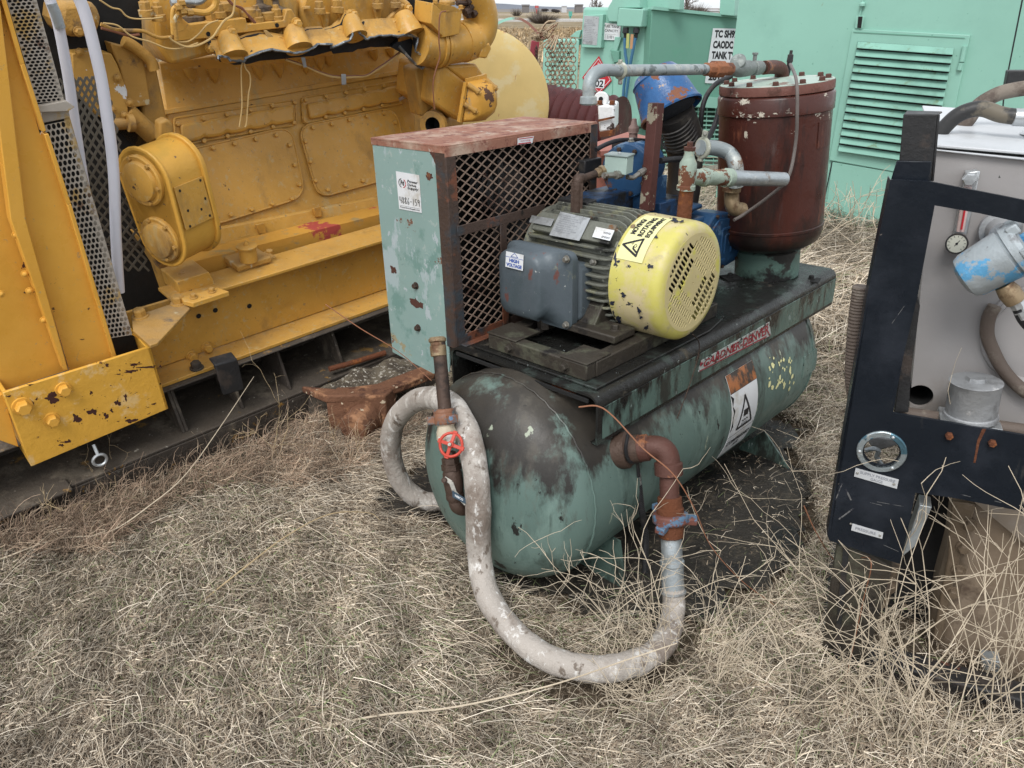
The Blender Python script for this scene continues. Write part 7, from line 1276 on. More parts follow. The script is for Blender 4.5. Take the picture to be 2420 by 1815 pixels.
# ================================================================== SCRAP BETWEEN ENGINE AND ENCLOSURE
rc = thing('corrugated_duct', 'dark red corrugated steel duct lying between the yellow shroud and the white valve', 'duct', tuple(atY(1330, 300, 5.2)*A([1, 1, 0])))
b = MB(); c_ = atY(1255, 275, 5.2); d_ = atY(1440, 310, 4.9); ax_ = nz(d_-c_); ln_ = np.linalg.norm(d_-c_)+.1; k = rpx(1, c_); 
pr_ = [(i*ln_/44, (72+5*math.cos(i*math.pi/2))*k) for i in range(45)]; b.lathe(c_-ax_*.05, ax_, [(-.001, .01)]+pr_+[(ln_+.001, .01)], 40); b.obj('duct_body', 'maroon', rc, smooth=60)
wv = thing('white_valve', 'chipped white flanged valve standing behind the belt guard', 'valve', tuple(atY(1430, 300, 4.2)*A([1, 1, 0])))
def VP(*p, Y=4.2): return atY(*p, Y)
b = MB(); q = z('J', (970, 885), (1115, 885), (1112, 1100), (985, 1120)); b.prism([VP(*p) for p in q], (0.05, .22, 0)); b.obj('valve_body', 'whitep', wv, bevel=.012)
b = MB(); c_ = VP(*z('J', (1000, 835)), Y=4.25); b.lathe(c_, (-.25, -1, .1), [(-.03, rpx(17, c_)), (.0, rpx(17, c_)), (.004, rpx(15, c_))], 26); b.lathe(c_, (-.25, -1, .1), [(.004, .012), (.006, .012)], 12, mi=1); b.obj('valve_flange', ['whitep', 'dark'], wv)
b = MB(); b.prism([VP(*p, Y=4.18) for p in z('J', (975, 1010), (1115, 980), (1115, 995), (975, 1028))], (0, .01, 0)); b.prism([VP(*p, Y=4.18) for p in z('J', (985, 1115), (1115, 1095), (1112, 1140), (990, 1160))], (0.05, .2, 0)); b.obj('rust_band', 'rust', wv)
for p in z('J', (990, 878), (1095, 878)): bolt(wv, VP(*p, Y=4.22), (0, 0, 1), .014, 'rust')
# long faded red sheet behind the belt guard
rs_ = thing('red_steel_plate', 'faded red flat steel plate behind the belt guard and blue inlet valve', 'steel plate', tuple(C.w(.95, .9, 0)*A([1, 1, 0])))
b = MB(); q = [C.P(2, .40, *p) for p in z('V', (270, 640), (690, 505), (1000, 580), (900, 700), (330, 760), (270, 720))]; b.prism(q, (0, 0, -.02)); b.prism([q[5], q[4], q[4]-A([0, 0, .12]), q[5]-A([0, 0, .12])], (0, .01, 0)); b.prism([q[0]-A([0, 0, .021]), q[3]-A([0, 0, .021]), q[2]-A([0, 0, .021]), q[1]-A([0, 0, .021])], (0, 0, -.9)); b.obj('plate', 'pinkrust', rs_, bevel=.003)
b = MB(); c_ = C.P(1, .60, *z('V', (755, 560))); kk = rpx(1, c_); b.lathe(c_-A([0, 0, .03]), (0, 0, 1), [(0, 14*kk), (.02, 14*kk), (.022, 10*kk), (.04, 10*kk), (.042, 13*kk)]+[(.044+.004*i, (12+.6*(i % 2))*kk) for i in range(5)]+[(.068, 8*kk), (.09, 5*kk)], 16); b.obj('pipe_cap', M('dusty_pink_fitting', (.25, .17, .15), .6), rs_)
b = MB(); c_ = C.P(1, .56, *z('V', (700, 640))); b.box(Fr(c_, C.R), (-.05, -.03, -.04), (.07, .04, .006)); b.obj('rusty_block', 'frame', rs_, bevel=.004)
# chain net, red post
cp = thing('red_post', 'leaning dull red steel post in front of the dry field', 'post', tuple(atY(1253, 210, 5.6)*A([1, 1, 0])))
b = MB(); a_, c_ = atY(*z('J', (448, 345)), 5.6), atY(*z('J', (395, 710)), 5.6); b.bar(c_+(c_-a_)*.6, a_, (0, 1, 0), .055, .04); b.obj('post', 'redpost', cp, bevel=.004)
b = MB()
for k in range(14): p_ = atY(*z('J', (455, 400+15*k)), 5.55); b.tube([p_+.010*(A([math.cos(t)*(1 if k % 2 else .2), math.cos(t)*(0 if k % 2 else 1), 0])+A([0, 0, 1.4*math.sin(t)])) for t in np.linspace(0, 6.28, 9)], .0028, 5, cap=False)
b.obj('hanging_chain', 'dkpipe', cp, smooth=0)
cn = MB(); YC_ = 5.4
def ringm(b, p, r_, n_, t_=.004):
    n_ = nz(n_); u = nz(np.cross(n_, (0.1, .2, 1))); v = np.cross(n_, u); b.tube([p+r_*(math.cos(t)*u+math.sin(t)*v) for t in np.linspace(0, 2*math.pi, 11)], t_, 5, cap=False)
rows = [(640+8*math.sin(j*.7)-(j*2.5 if j > 12 else 0), 300+38*j) for j in range(19)]
for j in range(18):
    yj = 310+38*j; xc = 650-(0 if j < 10 else (j-10)*9); wd = 95 if j < 11 else 105
    nn = 5
    for i in range(nn+1):
        x = xc-wd+2*wd*i/nn+(wd/nn if j % 2 else 0); p_ = atY(*z('J', (x, yj)), YC_+.03*math.sin(i+j))
        if j > 0: ringm(cn, p_, .021, (rng.normal(0, .35), 1, rng.normal(0, .35)), .0034)
for i in range(16):
    t = i/46; x = 450+190*t+rng.normal(0, 14+22*(1-abs(2*t-1))); y = 330-130*t+rng.normal(0, 14); p_ = atY(*z('J', (x, y)), YC_); ringm(cn, p_, .022, rng.normal(0, 1, 3), .003)
for i in range(5):
    s_ = atY(*z('J', (450+4*i, 335)), YC_); e_ = atY(*z('J', (600+9*i, 170+rng.integers(0, 40))), YC_); m_ = (s_+e_)/2+A([0, 0, .05*math.sin(i)]); cn.tube(spl([s_, m_, e_], 4), .006, 5)
for i in range(5):
    s_ = atY(*z('J', (600+10*i, 300)), YC_); e_ = atY(*z('J', (480+i*30, 400+8*i)), YC_-.05); cn.tube([s_, e_], .006, 5)
o = cn.obj('chain_net', 'chain'); tag(o, 'pale rusty net of linked rings hanging from the top of the red post', 'chain net')
# arched pipes behind
P = spl([atY(*z('J', p), 7.5) for p in ((20, 520), (40, 330), (110, 215), (200, 165), (290, 155), (370, 185), (450, 260), (540, 360), (620, 520))], 8); b = MB()
for p_, q_ in zip(P, P[1:]): b.bar(p_, q_, (0, 1, 0), .02, .30)
tag(b.obj('bent_steel_strap', M('mint_and_rust_strap', (.30, .58, .48), .5, layers=[((.26, .12, .09), 1.6, .5, .1)]), None, smooth=0), 'mint and rust coloured curved steel strap arching over the field left of the red post', 'steel hoop')
P = spl([atY(*z('J', p), 7.1) for p in ((60, 260), (120, 320), (180, 380), (225, 440), (260, 520), (280, 640))], 8); b = MB()
for p_, q_ in zip(P, P[1:]): b.bar(p_, q_, (0, 1, 0), .02, .2)
tag(b.obj('bent_steel_strap', 'pinkrust', None, smooth=0), 'lower dull red curved steel strap just right of the yellow shroud', 'steel hoop')

# ================================================================== FAR FIELD, HILLS, ROAD, TREES, BUILDINGS
def struct(o): o['kind'] = 'structure'; return o
def ground_mat():
    m = bpy.data.materials.new('dry_field_soil'); m.use_nodes = True; nt = m.node_tree; N = nt.nodes; Lk = nt.links; b = N['Principled BSDF']; b.inputs['Roughness'].default_value = .95; b.inputs['Specular IOR Level'].default_value = .1
    tc = N.new('ShaderNodeTexCoord'); 
    def ns(s, d=8, st=(1, 1, 1)):
        mp = N.new('ShaderNodeMapping'); mp.inputs['Scale'].default_value = st; Lk.new(tc.outputs['Object'], mp.inputs[0]); n = N.new('ShaderNodeTexNoise'); n.inputs['Scale'].default_value = s; n.inputs['Detail'].default_value = d; n.inputs['Roughness'].default_value = .65; Lk.new(mp.outputs[0], n.inputs['Vector']); return n.outputs['Fac']
    def mr(s, a, c): r_ = N.new('ShaderNodeMapRange'); r_.inputs['From Min'].default_value = a; r_.inputs['From Max'].default_value = c; Lk.new(s, r_.inputs['Value']); return r_.outputs[0]
    def mix(f, a, c):
        x = N.new('ShaderNodeMix'); x.data_type = 'RGBA'; Lk.new(f, x.inputs['Factor'])
        for k, v in (('A', a), ('B', c)):
            if isinstance(v, tuple): x.inputs[k].default_value = v
            else: Lk.new(v, x.inputs[k])
        return x.outputs['Result']
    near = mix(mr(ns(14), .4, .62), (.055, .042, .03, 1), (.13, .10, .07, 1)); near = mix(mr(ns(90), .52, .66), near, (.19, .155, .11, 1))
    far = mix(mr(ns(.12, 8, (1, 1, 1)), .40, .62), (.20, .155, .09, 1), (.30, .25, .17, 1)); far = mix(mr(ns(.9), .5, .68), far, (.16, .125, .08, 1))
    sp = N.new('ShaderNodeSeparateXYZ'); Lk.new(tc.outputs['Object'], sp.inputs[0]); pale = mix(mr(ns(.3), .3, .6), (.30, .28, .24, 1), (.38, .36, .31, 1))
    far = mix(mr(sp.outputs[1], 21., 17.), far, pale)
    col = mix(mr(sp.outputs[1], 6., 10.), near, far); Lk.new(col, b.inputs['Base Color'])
    bp_ = N.new('ShaderNodeBump'); bp_.inputs['Strength'].default_value = .8; bp_.inputs['Distance'].default_value = .03; Lk.new(ns(40), bp_.inputs['Height']); Lk.new(bp_.outputs[0], b.inputs['Normal']); return m
b = MB(); xs = np.concatenate([[-3000, -600, -100, -20], np.linspace(-6, 6, 61), [20, 100, 600, 3000]]); ys = np.concatenate([[-50, -5], np.linspace(.4, 9, 60), [15, 30, 80, 300, 1200, 5000]])
X, Y = np.meshgrid(xs, ys); Zg = np.where((np.abs(X) < 6) & (Y > .4) & (Y < 8.5), .012*noise2(X, Y, 5, 2)-.012, 0); nx = len(xs)
b.add(np.stack([X.ravel(), Y.ravel(), Zg.ravel()], 1), [(j*nx+i, j*nx+i+1, (j+1)*nx+i+1, (j+1)*nx+i) for j in range(len(ys)-1) for i in range(nx-1)])
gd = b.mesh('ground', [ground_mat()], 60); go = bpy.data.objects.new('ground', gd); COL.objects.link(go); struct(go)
def hill(name, pts, Y, mat, depth=400):
    b = MB(); n = len(pts); V = []
    for x, h in pts: V += [A([x, Y, -1]), A([x, Y+depth*.3, h]), A([x, Y+depth, h*.6]), A([x, Y+depth*1.5, -1])]
    b.add(V, [(i*4+j, i*4+j+1, (i+1)*4+j+1, (i+1)*4+j) for i in range(n-1) for j in range(3)]); o = b.obj(name, mat, None, smooth=80); return struct(o)
hx = np.linspace(-2600, 3000, 90)
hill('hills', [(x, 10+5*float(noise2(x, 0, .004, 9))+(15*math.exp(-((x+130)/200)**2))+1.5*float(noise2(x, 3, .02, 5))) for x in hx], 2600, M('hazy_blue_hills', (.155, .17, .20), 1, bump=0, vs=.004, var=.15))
hill('hills', [(x, 4.5+1.2*float(noise2(x, 8, .006, 3))) for x in np.linspace(-1500, 1800, 70)], 1100, M('grey_brown_rise', (.20, .18, .165), 1, bump=0, vs=.01, var=.25), 200)
b = MB(); b.prism([(-900, 122, .0), (900, 150, .0), (900, 160, .0), (-900, 131, .0)], (0, 0, .35)); struct(b.obj('road', M('pale_gravel_road', (.50, .49, .47), .9), None))
b = MB(); b.prism([(-900, 300, .0), (900, 300, .0), (900, 330, .0), (-900, 330, .0)], (0, 0, .5)); struct(b.obj('far_road', M('pale_far_field', (.42, .36, .28), .9), None))
def farbox(name, p0, p1, Y, mat, label, cat, grp=None):
    a_, c_ = atY(*p0, Y), atY(*p1, Y); x0, x1 = sorted((a_[0], c_[0])); zt = max(a_[2], c_[2]); b = MB(); b.box(WF, (x0, Y, -.5), (x1, Y+12, zt)); h_ = (zt+.5)*.25; b.prism([(x0-.5, Y-.5, zt), (x1+.5, Y-.5, zt), (x1+.5, Y+6, zt+h_*.5), (x0-.5, Y+6, zt+h_*.5)], (0, 0, .3)); o = b.obj(name, mat, None); tag(o, label, cat, grp); return o
bm1 = M('far_shed_wall', (.17, .16, .16), .9); bm2 = M('far_pale_wall', (.52, .53, .55), .9)
farbox('farm_shed', z('J', (335, 78)), z('J', (395, 48)), 700, bm1, 'larger grey shed on the left part of the horizon', 'shed')
farbox('farm_shed', z('J', (785, 68)), z('J', (848, 46)), 700, bm1, 'grey shed on the horizon just left of the mint tank cabinet', 'shed')
farbox('farm_shed', z('J', (672, 70)), z('J', (712, 54)), 760, bm2, 'small pale shed on the horizon between the two grey ones', 'shed')
farbox('farm_shed', z('J', (1828, 108)), z('J', (1872, 76)), 420, bm1, 'dark shed on the horizon right of the bare tree', 'shed')
farbox('farm_shed', z('J', (1915, 112)), z('J', (1995, 92)), 420, bm2, 'low white shed on the horizon left of the green stack', 'shed')
b = MB(); a_, c_ = atY(*z('J', (728, 96)), 180), atY(*z('J', (757, 138)), 180); b.box(WF, (a_[0], 180, c_[2]), (c_[0], 180.1, a_[2])); b.box(WF, (a_[0]+.2, 180.1, 0), (a_[0]+.4, 180.3, c_[2])); b.box(WF, (c_[0]-.4, 180.1, 0), (c_[0]-.2, 180.3, c_[2])); tag(b.obj('road_sign', M('green_sign_back', (.10, .36, .30), .6)), 'small green road sign far out by the road', 'road sign')
b = MB(); a_ = atY(*z('J', (458, 60)), 500); b.box(WF, (a_[0]-.4, 500, 0), (a_[0]+.4, 500.6, a_[2]-1)); b.box(WF, (a_[0]-1.1, 500, a_[2]-.6), (a_[0]+1.1, 500.6, a_[2]+.8)); tag(b.obj('red_marker', M('far_red_marker', (.45, .10, .10), .8)), 'tiny red marker on a post near the horizon', 'marker')
for k, (x, y) in enumerate(z('J', (516, 85), (530, 84), (600, 88), (612, 90), (626, 94))):
    p_ = atY(x, y, 420); b = MB(); b.lathe(p_+A([-1.1, 0, 0]), (1, 0, 0), [(0, .3), (.3, .62), (1.6, .66), (2.2, .5), (2.3, .2)], 10); b.tube([p_+A([1.1, 0, .2]), p_+A([1.8, 0, -.2])], [.3, .2], 8)
    for dx, dy in ((-.8, .25), (-.8, -.25), (.8, .25), (.8, -.25)): b.tube([p_+A([dx, dy, -.3]), p_+A([dx, dy, -1.3])], [.15, .1], 6)
    o = b.obj('grazing_cow', M('black_cattle', (.03, .025, .025), .9) if k == 0 else bpy.data.materials['black_cattle']); tag(o, ('left one of the far pair of tiny grazing cows', 'right one of the far pair of tiny grazing cows', 'leftmost of the three tiny cows near the green road sign', 'middle of the three tiny cows near the green road sign', 'rightmost of the three tiny cows near the green road sign')[k], 'cow', 'cattle grazing far off')
def tree(px, py_top, Y, Hm, label, seed, name='bare_tree'):
    rs = np.random.default_rng(seed); bx = atY(px, 60, Y)[0]; t = thing(name, label, 'tree', (bx, Y, 0)); b = MB(); c = MB()
    def br(p, d, l, r_, dep_):
        q_ = p+d*l; m_ = (p+q_)/2+rs.normal(0, l*.05, 3); (b if dep_ > 3 else c).tube([p, m_, q_], [r_, r_*.85, r_*.65], 5)
        if dep_ == 0: return
        for _ in range(rs.integers(2, 4)+(1 if dep_ < 3 else 0)): br(p+(q_-p)*rs.uniform(.55, 1), nz(d+rs.normal(0, .42, 3)+A([0, 0, .12])), l*rs.uniform(.58, .82), r_*.62, dep_-1)
    br(A([bx, Y, 0.]), A([0, 0, 1.]), Hm*.27, Hm*.022, 5); b.obj('trunk', 'bark', t); c.obj('crown', 'bark', t, smooth=0)
tree(1402, 0, 60, 4.1, 'leafless tree rising on the horizon behind the mint tank cabinet', 3); tree(1618, 0, 60, 4.4, 'leafless tree on the horizon between cabinet and green stack', 8)
def bush(px, py, Y, w_, h_, label, seed, n=500, mat=None):
    rs = np.random.default_rng(seed); c_ = gnd(px, py) if Y is None else atY(px, py, Y); c_ = A([c_[0], c_[1], 0]); b = MB()
    for i in range(n):
        a = rs.uniform(0, 6.28); r_ = w_*math.sqrt(rs.random())*.5; p = c_+A([r_*math.cos(a)*.3, r_*math.sin(a)*.3, 0]); q_ = c_+A([r_*math.cos(a), r_*math.sin(a), h_*rs.uniform(.4, 1)*(1-(r_/w_)**2)]); s_ = w_*.008; b.add([p-[s_, 0, 0], p+[s_, 0, 0], q_], [(0, 1, 2)])
    o = b.obj('dry_bush', mat or 'bark', None, smooth=0); tag(o, label, 'bush'); return o
bush(*z('J', (510, 130)), 115, 6., 1.5, 'dark leafless bush by the far pale road', 1); bush(*z('J', (465, 128)), 120, 2.5, 2.6, 'narrow taller bush just left of the wide one by the road', 2, 200); bush(*z('J', (290, 100)), 280, 6, 3, 'round scrubby bush left, beyond the far road', 3, 200); bush(1640, 30, 200, 9, 4, 'brown scrub beside the shed at the horizon right', 5, 300)
# ================================================================== GRASS AND WEEDS
def lin3(c): return A(c, float)
PAL = A([(.38, .315, .235), (.27, .215, .155), (.48, .41, .315), (.17, .13, .095), (.33, .285, .225), (.10, .076, .056), (.60, .53, .43)])
def in_poly(x, y, P):
    r_ = np.zeros(len(x), bool); n = len(P)
    for i in range(n):
        (x0, y0), (x1, y1) = P[i], P[(i+1) % n]; c_ = ((y0 > y) != (y1 > y)); r_ ^= c_ & (x < (x1-x0)*(y-y0)/((y1-y0) if y1 != y0 else 1e-9)+x0)
    return r_
def blades(name, xy, L0, L1, w0, lay, mat, pal, green=0., curl=.5, seg=3, z0=None, flow=.0, label=None, seed=1, dark=None):
    rs = np.random.default_rng(seed); n = len(xy); az = rs.uniform(0, 2*math.pi, n)
    if flow: az = np.where(rs.random(n) < flow, 2.6*noise2(xy[:, 0], xy[:, 1], 1.3, 11)+rs.normal(0, .45, n), az)
    Ln = rs.uniform(L0, L1, n)*(rs.random(n)**.3+.2); el = np.clip(rs.gamma(2., lay/2, n), .02, 1.45); wd = w0*rs.uniform(.6, 1.4, n)
    d = np.stack([np.cos(az), np.sin(az)], 1); sd = np.stack([-np.sin(az), np.cos(az)], 1)
    bz = (z0 if z0 is not None else np.zeros(n))+rs.random(n)**1.5*.030
    bend = rs.normal(0, curl, n); droop = rs.uniform(.1, 1.1, n)
    V = np.zeros((n, seg+1, 2, 3))
    px, py, pz = xy[:, 0].copy(), xy[:, 1].copy(), bz.copy(); e = el.copy(); a = az.copy()
    for s_ in range(seg+1):
        ww = wd*(1-.75*s_/seg)/2; V[:, s_, 0, 0] = px-np.sin(a)*-ww; V[:, s_, 0, 1] = py+np.cos(a)*-ww; V[:, s_, 1, 0] = px+np.sin(a)*-ww; V[:, s_, 1, 1] = py-np.cos(a)*-ww; V[:, s_, :, 2] = pz[:, None]; V[:, s_, 1, 2] += wd*.35
        st = Ln/seg; px = px+np.cos(a)*np.cos(e)*st; py = py+np.sin(a)*np.cos(e)*st; pz = np.maximum(pz+np.sin(e)*st, .004); a = a+bend/seg*1.6; e = e-droop/seg*1.4
    me = bpy.data.meshes.new(name); vv = V.reshape(-1, 3); base = (np.arange(n)*(seg+1)*2)[:, None, None]; fi = np.zeros((n, seg, 4), int)
    for s_ in range(seg): fi[:, s_, :] = base[:, 0, :]+A([2*s_, 2*s_+1, 2*s_+3, 2*s_+2], int)
    me.vertices.add(len(vv)); me.vertices.foreach_set('co', vv.ravel()); nf = n*seg; me.loops.add(nf*4); me.loops.foreach_set('vertex_index', fi.ravel()); me.polygons.add(nf); me.polygons.foreach_set('loop_start', np.arange(nf)*4); me.polygons.foreach_set('loop_total', np.full(nf, 4)); me.update()
    c_ = pal[rs.integers(0, len(pal), n)]*rs.uniform(.8, 1.4, (n, 1)); g_ = noise2(xy[:, 0], xy[:, 1], 3.2, 21)
    gm = (rs.random(n) < np.clip(green*(g_+.55), 0, .8)); c_[gm] = A([.13, .17, .07])*rs.uniform(.7, 1.5, (gm.sum(), 1))+c_[gm]*.15
    br_ = noise2(xy[:, 0], xy[:, 1], 2.1, 31); hf = noise2(xy[:, 0], xy[:, 1], 24., 33); c_ *= ((1-.34*np.clip(br_, -1, 1))*(1+.42*np.clip(hf, -1.2, 1.2)))[:, None]
    if dark is not None: c_ *= dark[:, None]
    at_ = me.color_attributes.new('tint', 'FLOAT_COLOR', 'POINT'); cc = np.repeat(np.concatenate([c_, np.ones((n, 1))], 1), (seg+1)*2, 0); at_.data.foreach_set('color', cc.ravel())
    me.materials.append(mat); o = bpy.data.objects.new(name, me); COL.objects.link(o); o['kind'] = 'stuff'
    if label: o['label'] = label; o['category'] = 'grass'
    return o
MG = M('dry_grass_blades', (.4, .3, .2), .75, attr='tint', bump=0, var=.06, spec=.2)
# keep-out areas: oily bare soil under and beside the compressor, machine footprints
def w2(fr, pts): return [tuple(fr.w(x, y, 0)[:2]) for x, y in pts]
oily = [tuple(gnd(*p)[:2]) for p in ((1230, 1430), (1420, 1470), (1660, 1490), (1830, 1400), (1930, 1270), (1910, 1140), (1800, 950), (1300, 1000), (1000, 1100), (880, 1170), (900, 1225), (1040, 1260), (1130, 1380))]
undr = w2(C, [(-.1, -.05), (1.5, -.05), (1.5, .75), (-.1, .75)]); enfp = w2(E, [(-1.3, -.07), (2.2, -.07), (2.2, 1.6), (-1.3, 1.6)]); bufp = w2(B, [(-.02, -.06), (1.5, -.12), (1.5, .9), (-.02, .9)])
rub = [tuple(gnd(*p, z=.0)[:2]) for p in z('C', (1440, 800), (1370, 480), (1560, 330), (1950, 300), (2120, 620), (1800, 850), (1560, 850))]
def scatter(n, x0, x1, y0, y1, seed, keep=None):
    rs = np.random.default_rng(seed); x = rs.uniform(x0, x1, n); y = rs.uniform(y0, y1, n)
    # frustum with margin
    zc = y*cF[1]-HC*cF[2]*1; xx = CXP+FP*x/(y*cF[1]+HC*math.sin(PITCH)); m_ = (xx > -420) & (xx < 2820)
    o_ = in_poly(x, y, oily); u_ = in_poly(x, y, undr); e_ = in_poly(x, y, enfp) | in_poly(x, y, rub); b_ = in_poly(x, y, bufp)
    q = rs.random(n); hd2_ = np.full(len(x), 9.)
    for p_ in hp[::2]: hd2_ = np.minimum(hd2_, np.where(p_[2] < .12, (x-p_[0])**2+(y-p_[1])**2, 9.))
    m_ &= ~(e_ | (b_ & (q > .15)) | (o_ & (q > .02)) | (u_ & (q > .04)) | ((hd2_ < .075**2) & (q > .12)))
    return np.stack([x[m_], y[m_]], 1)
def mound(xy): return .022*np.clip(noise2(xy[:, 0], xy[:, 1], 4.2, 41)+.4, 0, 2)+.008
xy = scatter(470000, -2.3, 2.6, .85, 3.6, 1); blades('dry_grass', xy, .018, .07, .0013, .15, MG, PAL, .16, .35, 2, mound(xy), .3, 'matted dry straw coloured grass with a few green blades covering the ground', seed=2)
xy = scatter(17000, -2.2, 2.6, .95, 3.4, 3); blades('dry_grass', xy, .08, .22, .0015, .15, MG, PAL[[0, 2, 6, 4, 6]], .10, .5, 4, mound(xy)+.012, .5, 'longer pale straws lying loose over the matted grass', seed=4)
xy = scatter(110000, -2.5, 6.5, 3.4, 8.5, 5); blades('dry_grass', xy, .10, .30, .004, .32, MG, PAL[[0, 2, 6, 4, 1]], .1, .6, 3, mound(xy)*1.5, .3, 'pale tangled grass growing between the machines and the green enclosures', seed=6)
xy = scatter(170000, -2.2, 2.6, .95, 3.4, 51); blades('straw_litter', xy, .006, .026, .0026, .12, MG, PAL[[0, 1, 2, 3, 5, 4, 3]], .05, .3, 1, mound(xy)+.012, 0, 'short broken bits of dead straw littered over the matted grass', seed=52)
# brown curly weed litter below the yellow skid
rs = np.random.default_rng(9); pw = []
while len(pw) < 14000:
    x, y = rs.uniform(0, 1000), rs.uniform(880, 1330)
    yl = 1170-.36*x
    if y > yl-40 and y < yl+230+40*math.sin(x*.01): pw.append(gnd(x, y)[:2])
xy = A(pw); xy = xy[~in_poly(xy[:, 0], xy[:, 1], enfp)]; blades('weed_litter', xy, .05, .16, .0022, .6, MG, A([(.24, .17, .12), (.30, .22, .16), (.17, .12, .085), (.36, .28, .2)]), 0, 3.2, 6, mound(xy)+.015, 0, 'curly brown weed litter piled along the yellow skid', seed=10)
xy = scatter(12000, -6, 20, 8.5, 24, 13); blades('field_grass', xy, .04, .13, .012, .5, MG, PAL[[0, 1, 4, 3]], .0, .6, 2, None, 0, 'dry field grass beyond the machines', seed=14)
xy = scatter(30000, -16, 30, 24, 80, 15); blades('field_grass', xy, .12, .4, .05, 1., MG, A([(.32, .23, .13), (.27, .19, .11), (.38, .29, .18)]), .0, .5, 2, None, 0, 'tan standing grass of the open field near the road', seed=16)
# oily dark soil with litter; its dark tone doubles as the tank's shadow
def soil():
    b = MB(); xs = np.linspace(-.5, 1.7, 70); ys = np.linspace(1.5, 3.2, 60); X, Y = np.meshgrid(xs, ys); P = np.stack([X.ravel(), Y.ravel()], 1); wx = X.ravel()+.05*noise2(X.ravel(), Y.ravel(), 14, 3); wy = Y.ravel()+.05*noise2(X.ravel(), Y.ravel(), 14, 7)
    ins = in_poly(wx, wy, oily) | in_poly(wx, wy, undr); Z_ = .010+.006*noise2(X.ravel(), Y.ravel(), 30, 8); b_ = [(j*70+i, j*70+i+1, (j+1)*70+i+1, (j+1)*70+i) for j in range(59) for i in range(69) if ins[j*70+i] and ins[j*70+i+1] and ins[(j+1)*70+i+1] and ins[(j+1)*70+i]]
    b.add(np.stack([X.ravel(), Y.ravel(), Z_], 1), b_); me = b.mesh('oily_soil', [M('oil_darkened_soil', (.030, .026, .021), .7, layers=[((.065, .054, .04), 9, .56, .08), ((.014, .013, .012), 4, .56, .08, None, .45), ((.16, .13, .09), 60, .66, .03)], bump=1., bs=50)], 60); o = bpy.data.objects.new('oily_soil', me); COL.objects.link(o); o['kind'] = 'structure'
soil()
# individual dead weeds
def weed(base, H_, lean, n, seed, label, group=None, mat='stemw', r_=.0016, spread=.7, name='dry_weed'):
    rs = np.random.default_rng(seed); b = MB(); base = A(base, float)
    def br(p, d, l, r0, k):
        pts = [p]; q_ = p; dd = d
        for i in range(5): dd = nz(dd+rs.normal(0, .17, 3)+A([0, 0, -.03 if k < 2 else .0])); q_ = q_+dd*l/5; q_ = A([q_[0], q_[1], max(q_[2], .006)]); pts.append(q_)
        b.tube(pts, np.linspace(r0, r0*.5, 6), 5)
        if k > 0:
            for i in range(rs.integers(1, 4)+(1 if k > 1 else 0)): s_ = pts[rs.integers(1, 6)]; br(s_, nz(dd*.5+d*.4+rs.normal(0, spread, 3)), l*rs.uniform(.3, .65), r0*.7, k-1)
    for i in range(n): br(base+A([rs.normal(0, .025), rs.normal(0, .025), 0]), nz(A([lean[0], lean[1], 1.])+rs.normal(0, .33, 3)), H_*rs.uniform(.6, 1.05), r_*rs.uniform(.8, 1.3), 2)
    o = b.obj(name, mat, None, smooth=0); tag(o, label, 'weed', group); return o
g1 = 'dead weeds in front of the black framed unit'
for i, (px, py, H_, ln_, lab) in enumerate((
    (2030, 1700, .50, (-.12, 0), 'pale forked dead weed standing before the brown support leg'), (2150, 1690, .75, (-.05, .1), 'tall bleached weed rising in front of the dark gap right of the support leg'),
    (2260, 1720, .85, (-.25, .1), 'tallest branching dead weed crossing the brown lower tank'), (2370, 1740, .7, (-.1, .1), 'branching dead weed at the bottom right corner of the photo'),
    (2110, 1780, .45, (.1, 0), 'short dead weed bunch at the bottom edge below the black unit'), (1890, 1700, .32, (.1, .0), 'low spreading weed left of the brown support leg'),
    (2320, 1640, .6, (.15, .1), 'slim dead weed close against the brown lower tank'), (2200, 1800, .6, (.0, .05), 'leaning dead weed at the bottom edge between the two tall ones'))):
    weed(gnd(px, py), H_, ln_, 7, 100+i, lab, g1, r_=.0014)
g2 = 'dead weeds around the hose tail'
for i, (px, py, H_, ln_, lab) in enumerate((
    (1500, 1530, .34, (-.5, .1), 'spiky dead weed fanning out left of the galvanised hose tail'), (1560, 1560, .36, (-.2, .0), 'bristling dead weed at the foot of the hose tail'),
    (1640, 1560, .34, (.3, 0), 'spreading dead weed right of the hose tail'), (1700, 1640, .28, (.2, 0), 'low dead weed between the hose and the black unit'), (1420, 1620, .22, (.3, 0), 'low dead weed lying over the lowest bend of the hose'), (1560, 1700, .26, (-.5, 0), 'flattened dead weed in the grass below the hose tail'))):
    weed(gnd(px, py), H_, ln_, 9, 140+i, lab, g2, r_=.0013)
for i, (px, py, H_, ln_, lab) in enumerate(((260, 1200, .22, (.2, 0), 'twiggy dead weed under the front of the yellow skid'), (640, 1100, .30, (.5, .1), 'long thin dead weed in front of the skid gussets'), (850, 1090, .22, (-.2, 0), 'curly dead weed below the rusty trunnion'), (130, 1260, .16, (.0, 0), 'small brown weed at the left end of the skid'))):
    weed(gnd(px, py), H_, ln_, 4, 170+i, lab, 'dead weeds along the yellow skid', 'stem', r_=.0012)
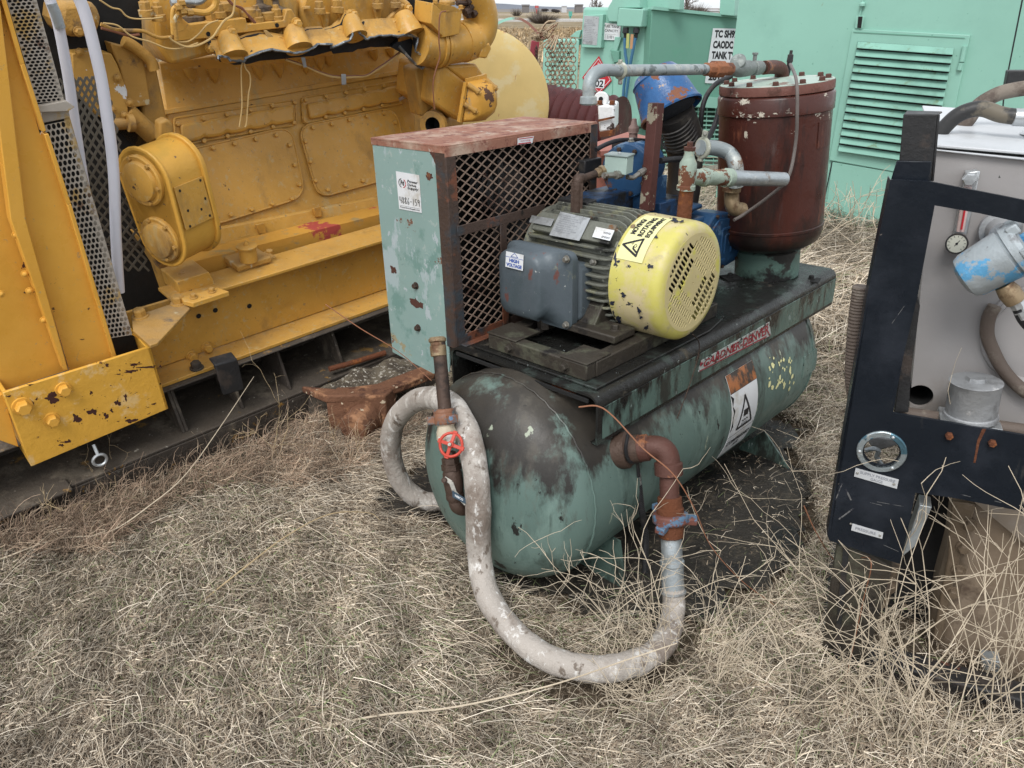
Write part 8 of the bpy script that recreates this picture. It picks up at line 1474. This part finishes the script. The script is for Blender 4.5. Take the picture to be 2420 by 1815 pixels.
for i, (px, py, H_, ln_, lab) in enumerate(((2010, 560, .55, (-.3, -.1), 'wispy dead weed against the lower panel of the green enclosure'), (1900, 600, .45, (.2, 0), 'dead weed behind the far end of the compressor deck'), (2080, 620, .5, (-.4, 0), 'bent dead weed by the base rail of the enclosure'), (1715, 470, .6, (-.2, 0), 'dead weed seen between the standpipe and the red tank'))):
    weed(gnd(px, py), H_, ln_, 6, 190+i, lab, 'dead weeds at the green enclosure', 'stemw', r_=.0035, spread=.9)
def stem(name, pts, r_, mat, label, cat='stem'):
    b = MB(); P = spl([A(p) for p in pts], 8); b.tube(P, np.linspace(r_, r_*.45, len(P)), 6); tag(b.obj(name, mat, None), label, cat)
gz = lambda x, y, h: gnd(x, y, h)
stem('straw_stem', [gz(400, 1490, .03), gz(480, 1420, .05), gz(580, 1340, .08), gz(680, 1265, .10), gz(780, 1215, .10), gz(870, 1212, .06), gz(900, 1230, .03)], .0030, 'stem', 'long arching tan stem lying over the grass left of the hose')
stem('straw_stem', [gz(740, 1722, .03), gz(900, 1690, .05), gz(1080, 1670, .07), gz(1300, 1620, .10), (at(1480, 1560, 1.75)), at(1600, 1520, 1.75)], .0030, 'stemw', 'long pale stem lying across the lowest bend of the hose')
stem('straw_stem', [gz(0, 1322, .04), gz(130, 1275, .05), gz(255, 1258, .06), gz(360, 1190, .12), gz(440, 1120, .17), gz(520, 1010, .22), gz(600, 890, .3)], .0028, 'stemw', 'long pale stem leaning up across the yellow skid at left')
stem('bramble_stem', [at(1368, 962, 1.9), at(1412, 960, 1.88), at(1450, 985, 1.86), at(1520, 1060, 1.84), at(1590, 1120, 1.82), at(1640, 1200, 1.86), at(1680, 1290, 1.95), at(1750, 1370, 2.05), at(1830, 1430, 2.1)], .0022, 'stemr', 'reddish bramble stem crossing the rusty elbow')
stem('bramble_stem', [gz(1900, 1195, .3), gz(1930, 1260, .26), gz(1980, 1330, .18), at(2055, 1320, 1.85), at(2040, 1420, 1.9), at(2000, 1600, 1.95)], .002, 'stemr', 'reddish bramble stem below the corner of the black plate')
stem('straw_stem', [at(770, 720, 2.9), at(850, 775, 2.7), at(940, 830, 2.5), at(1020, 900, 2.3)], .0022, 'stemr', 'dark thin stem slanting from the skid towards the riser pipe')
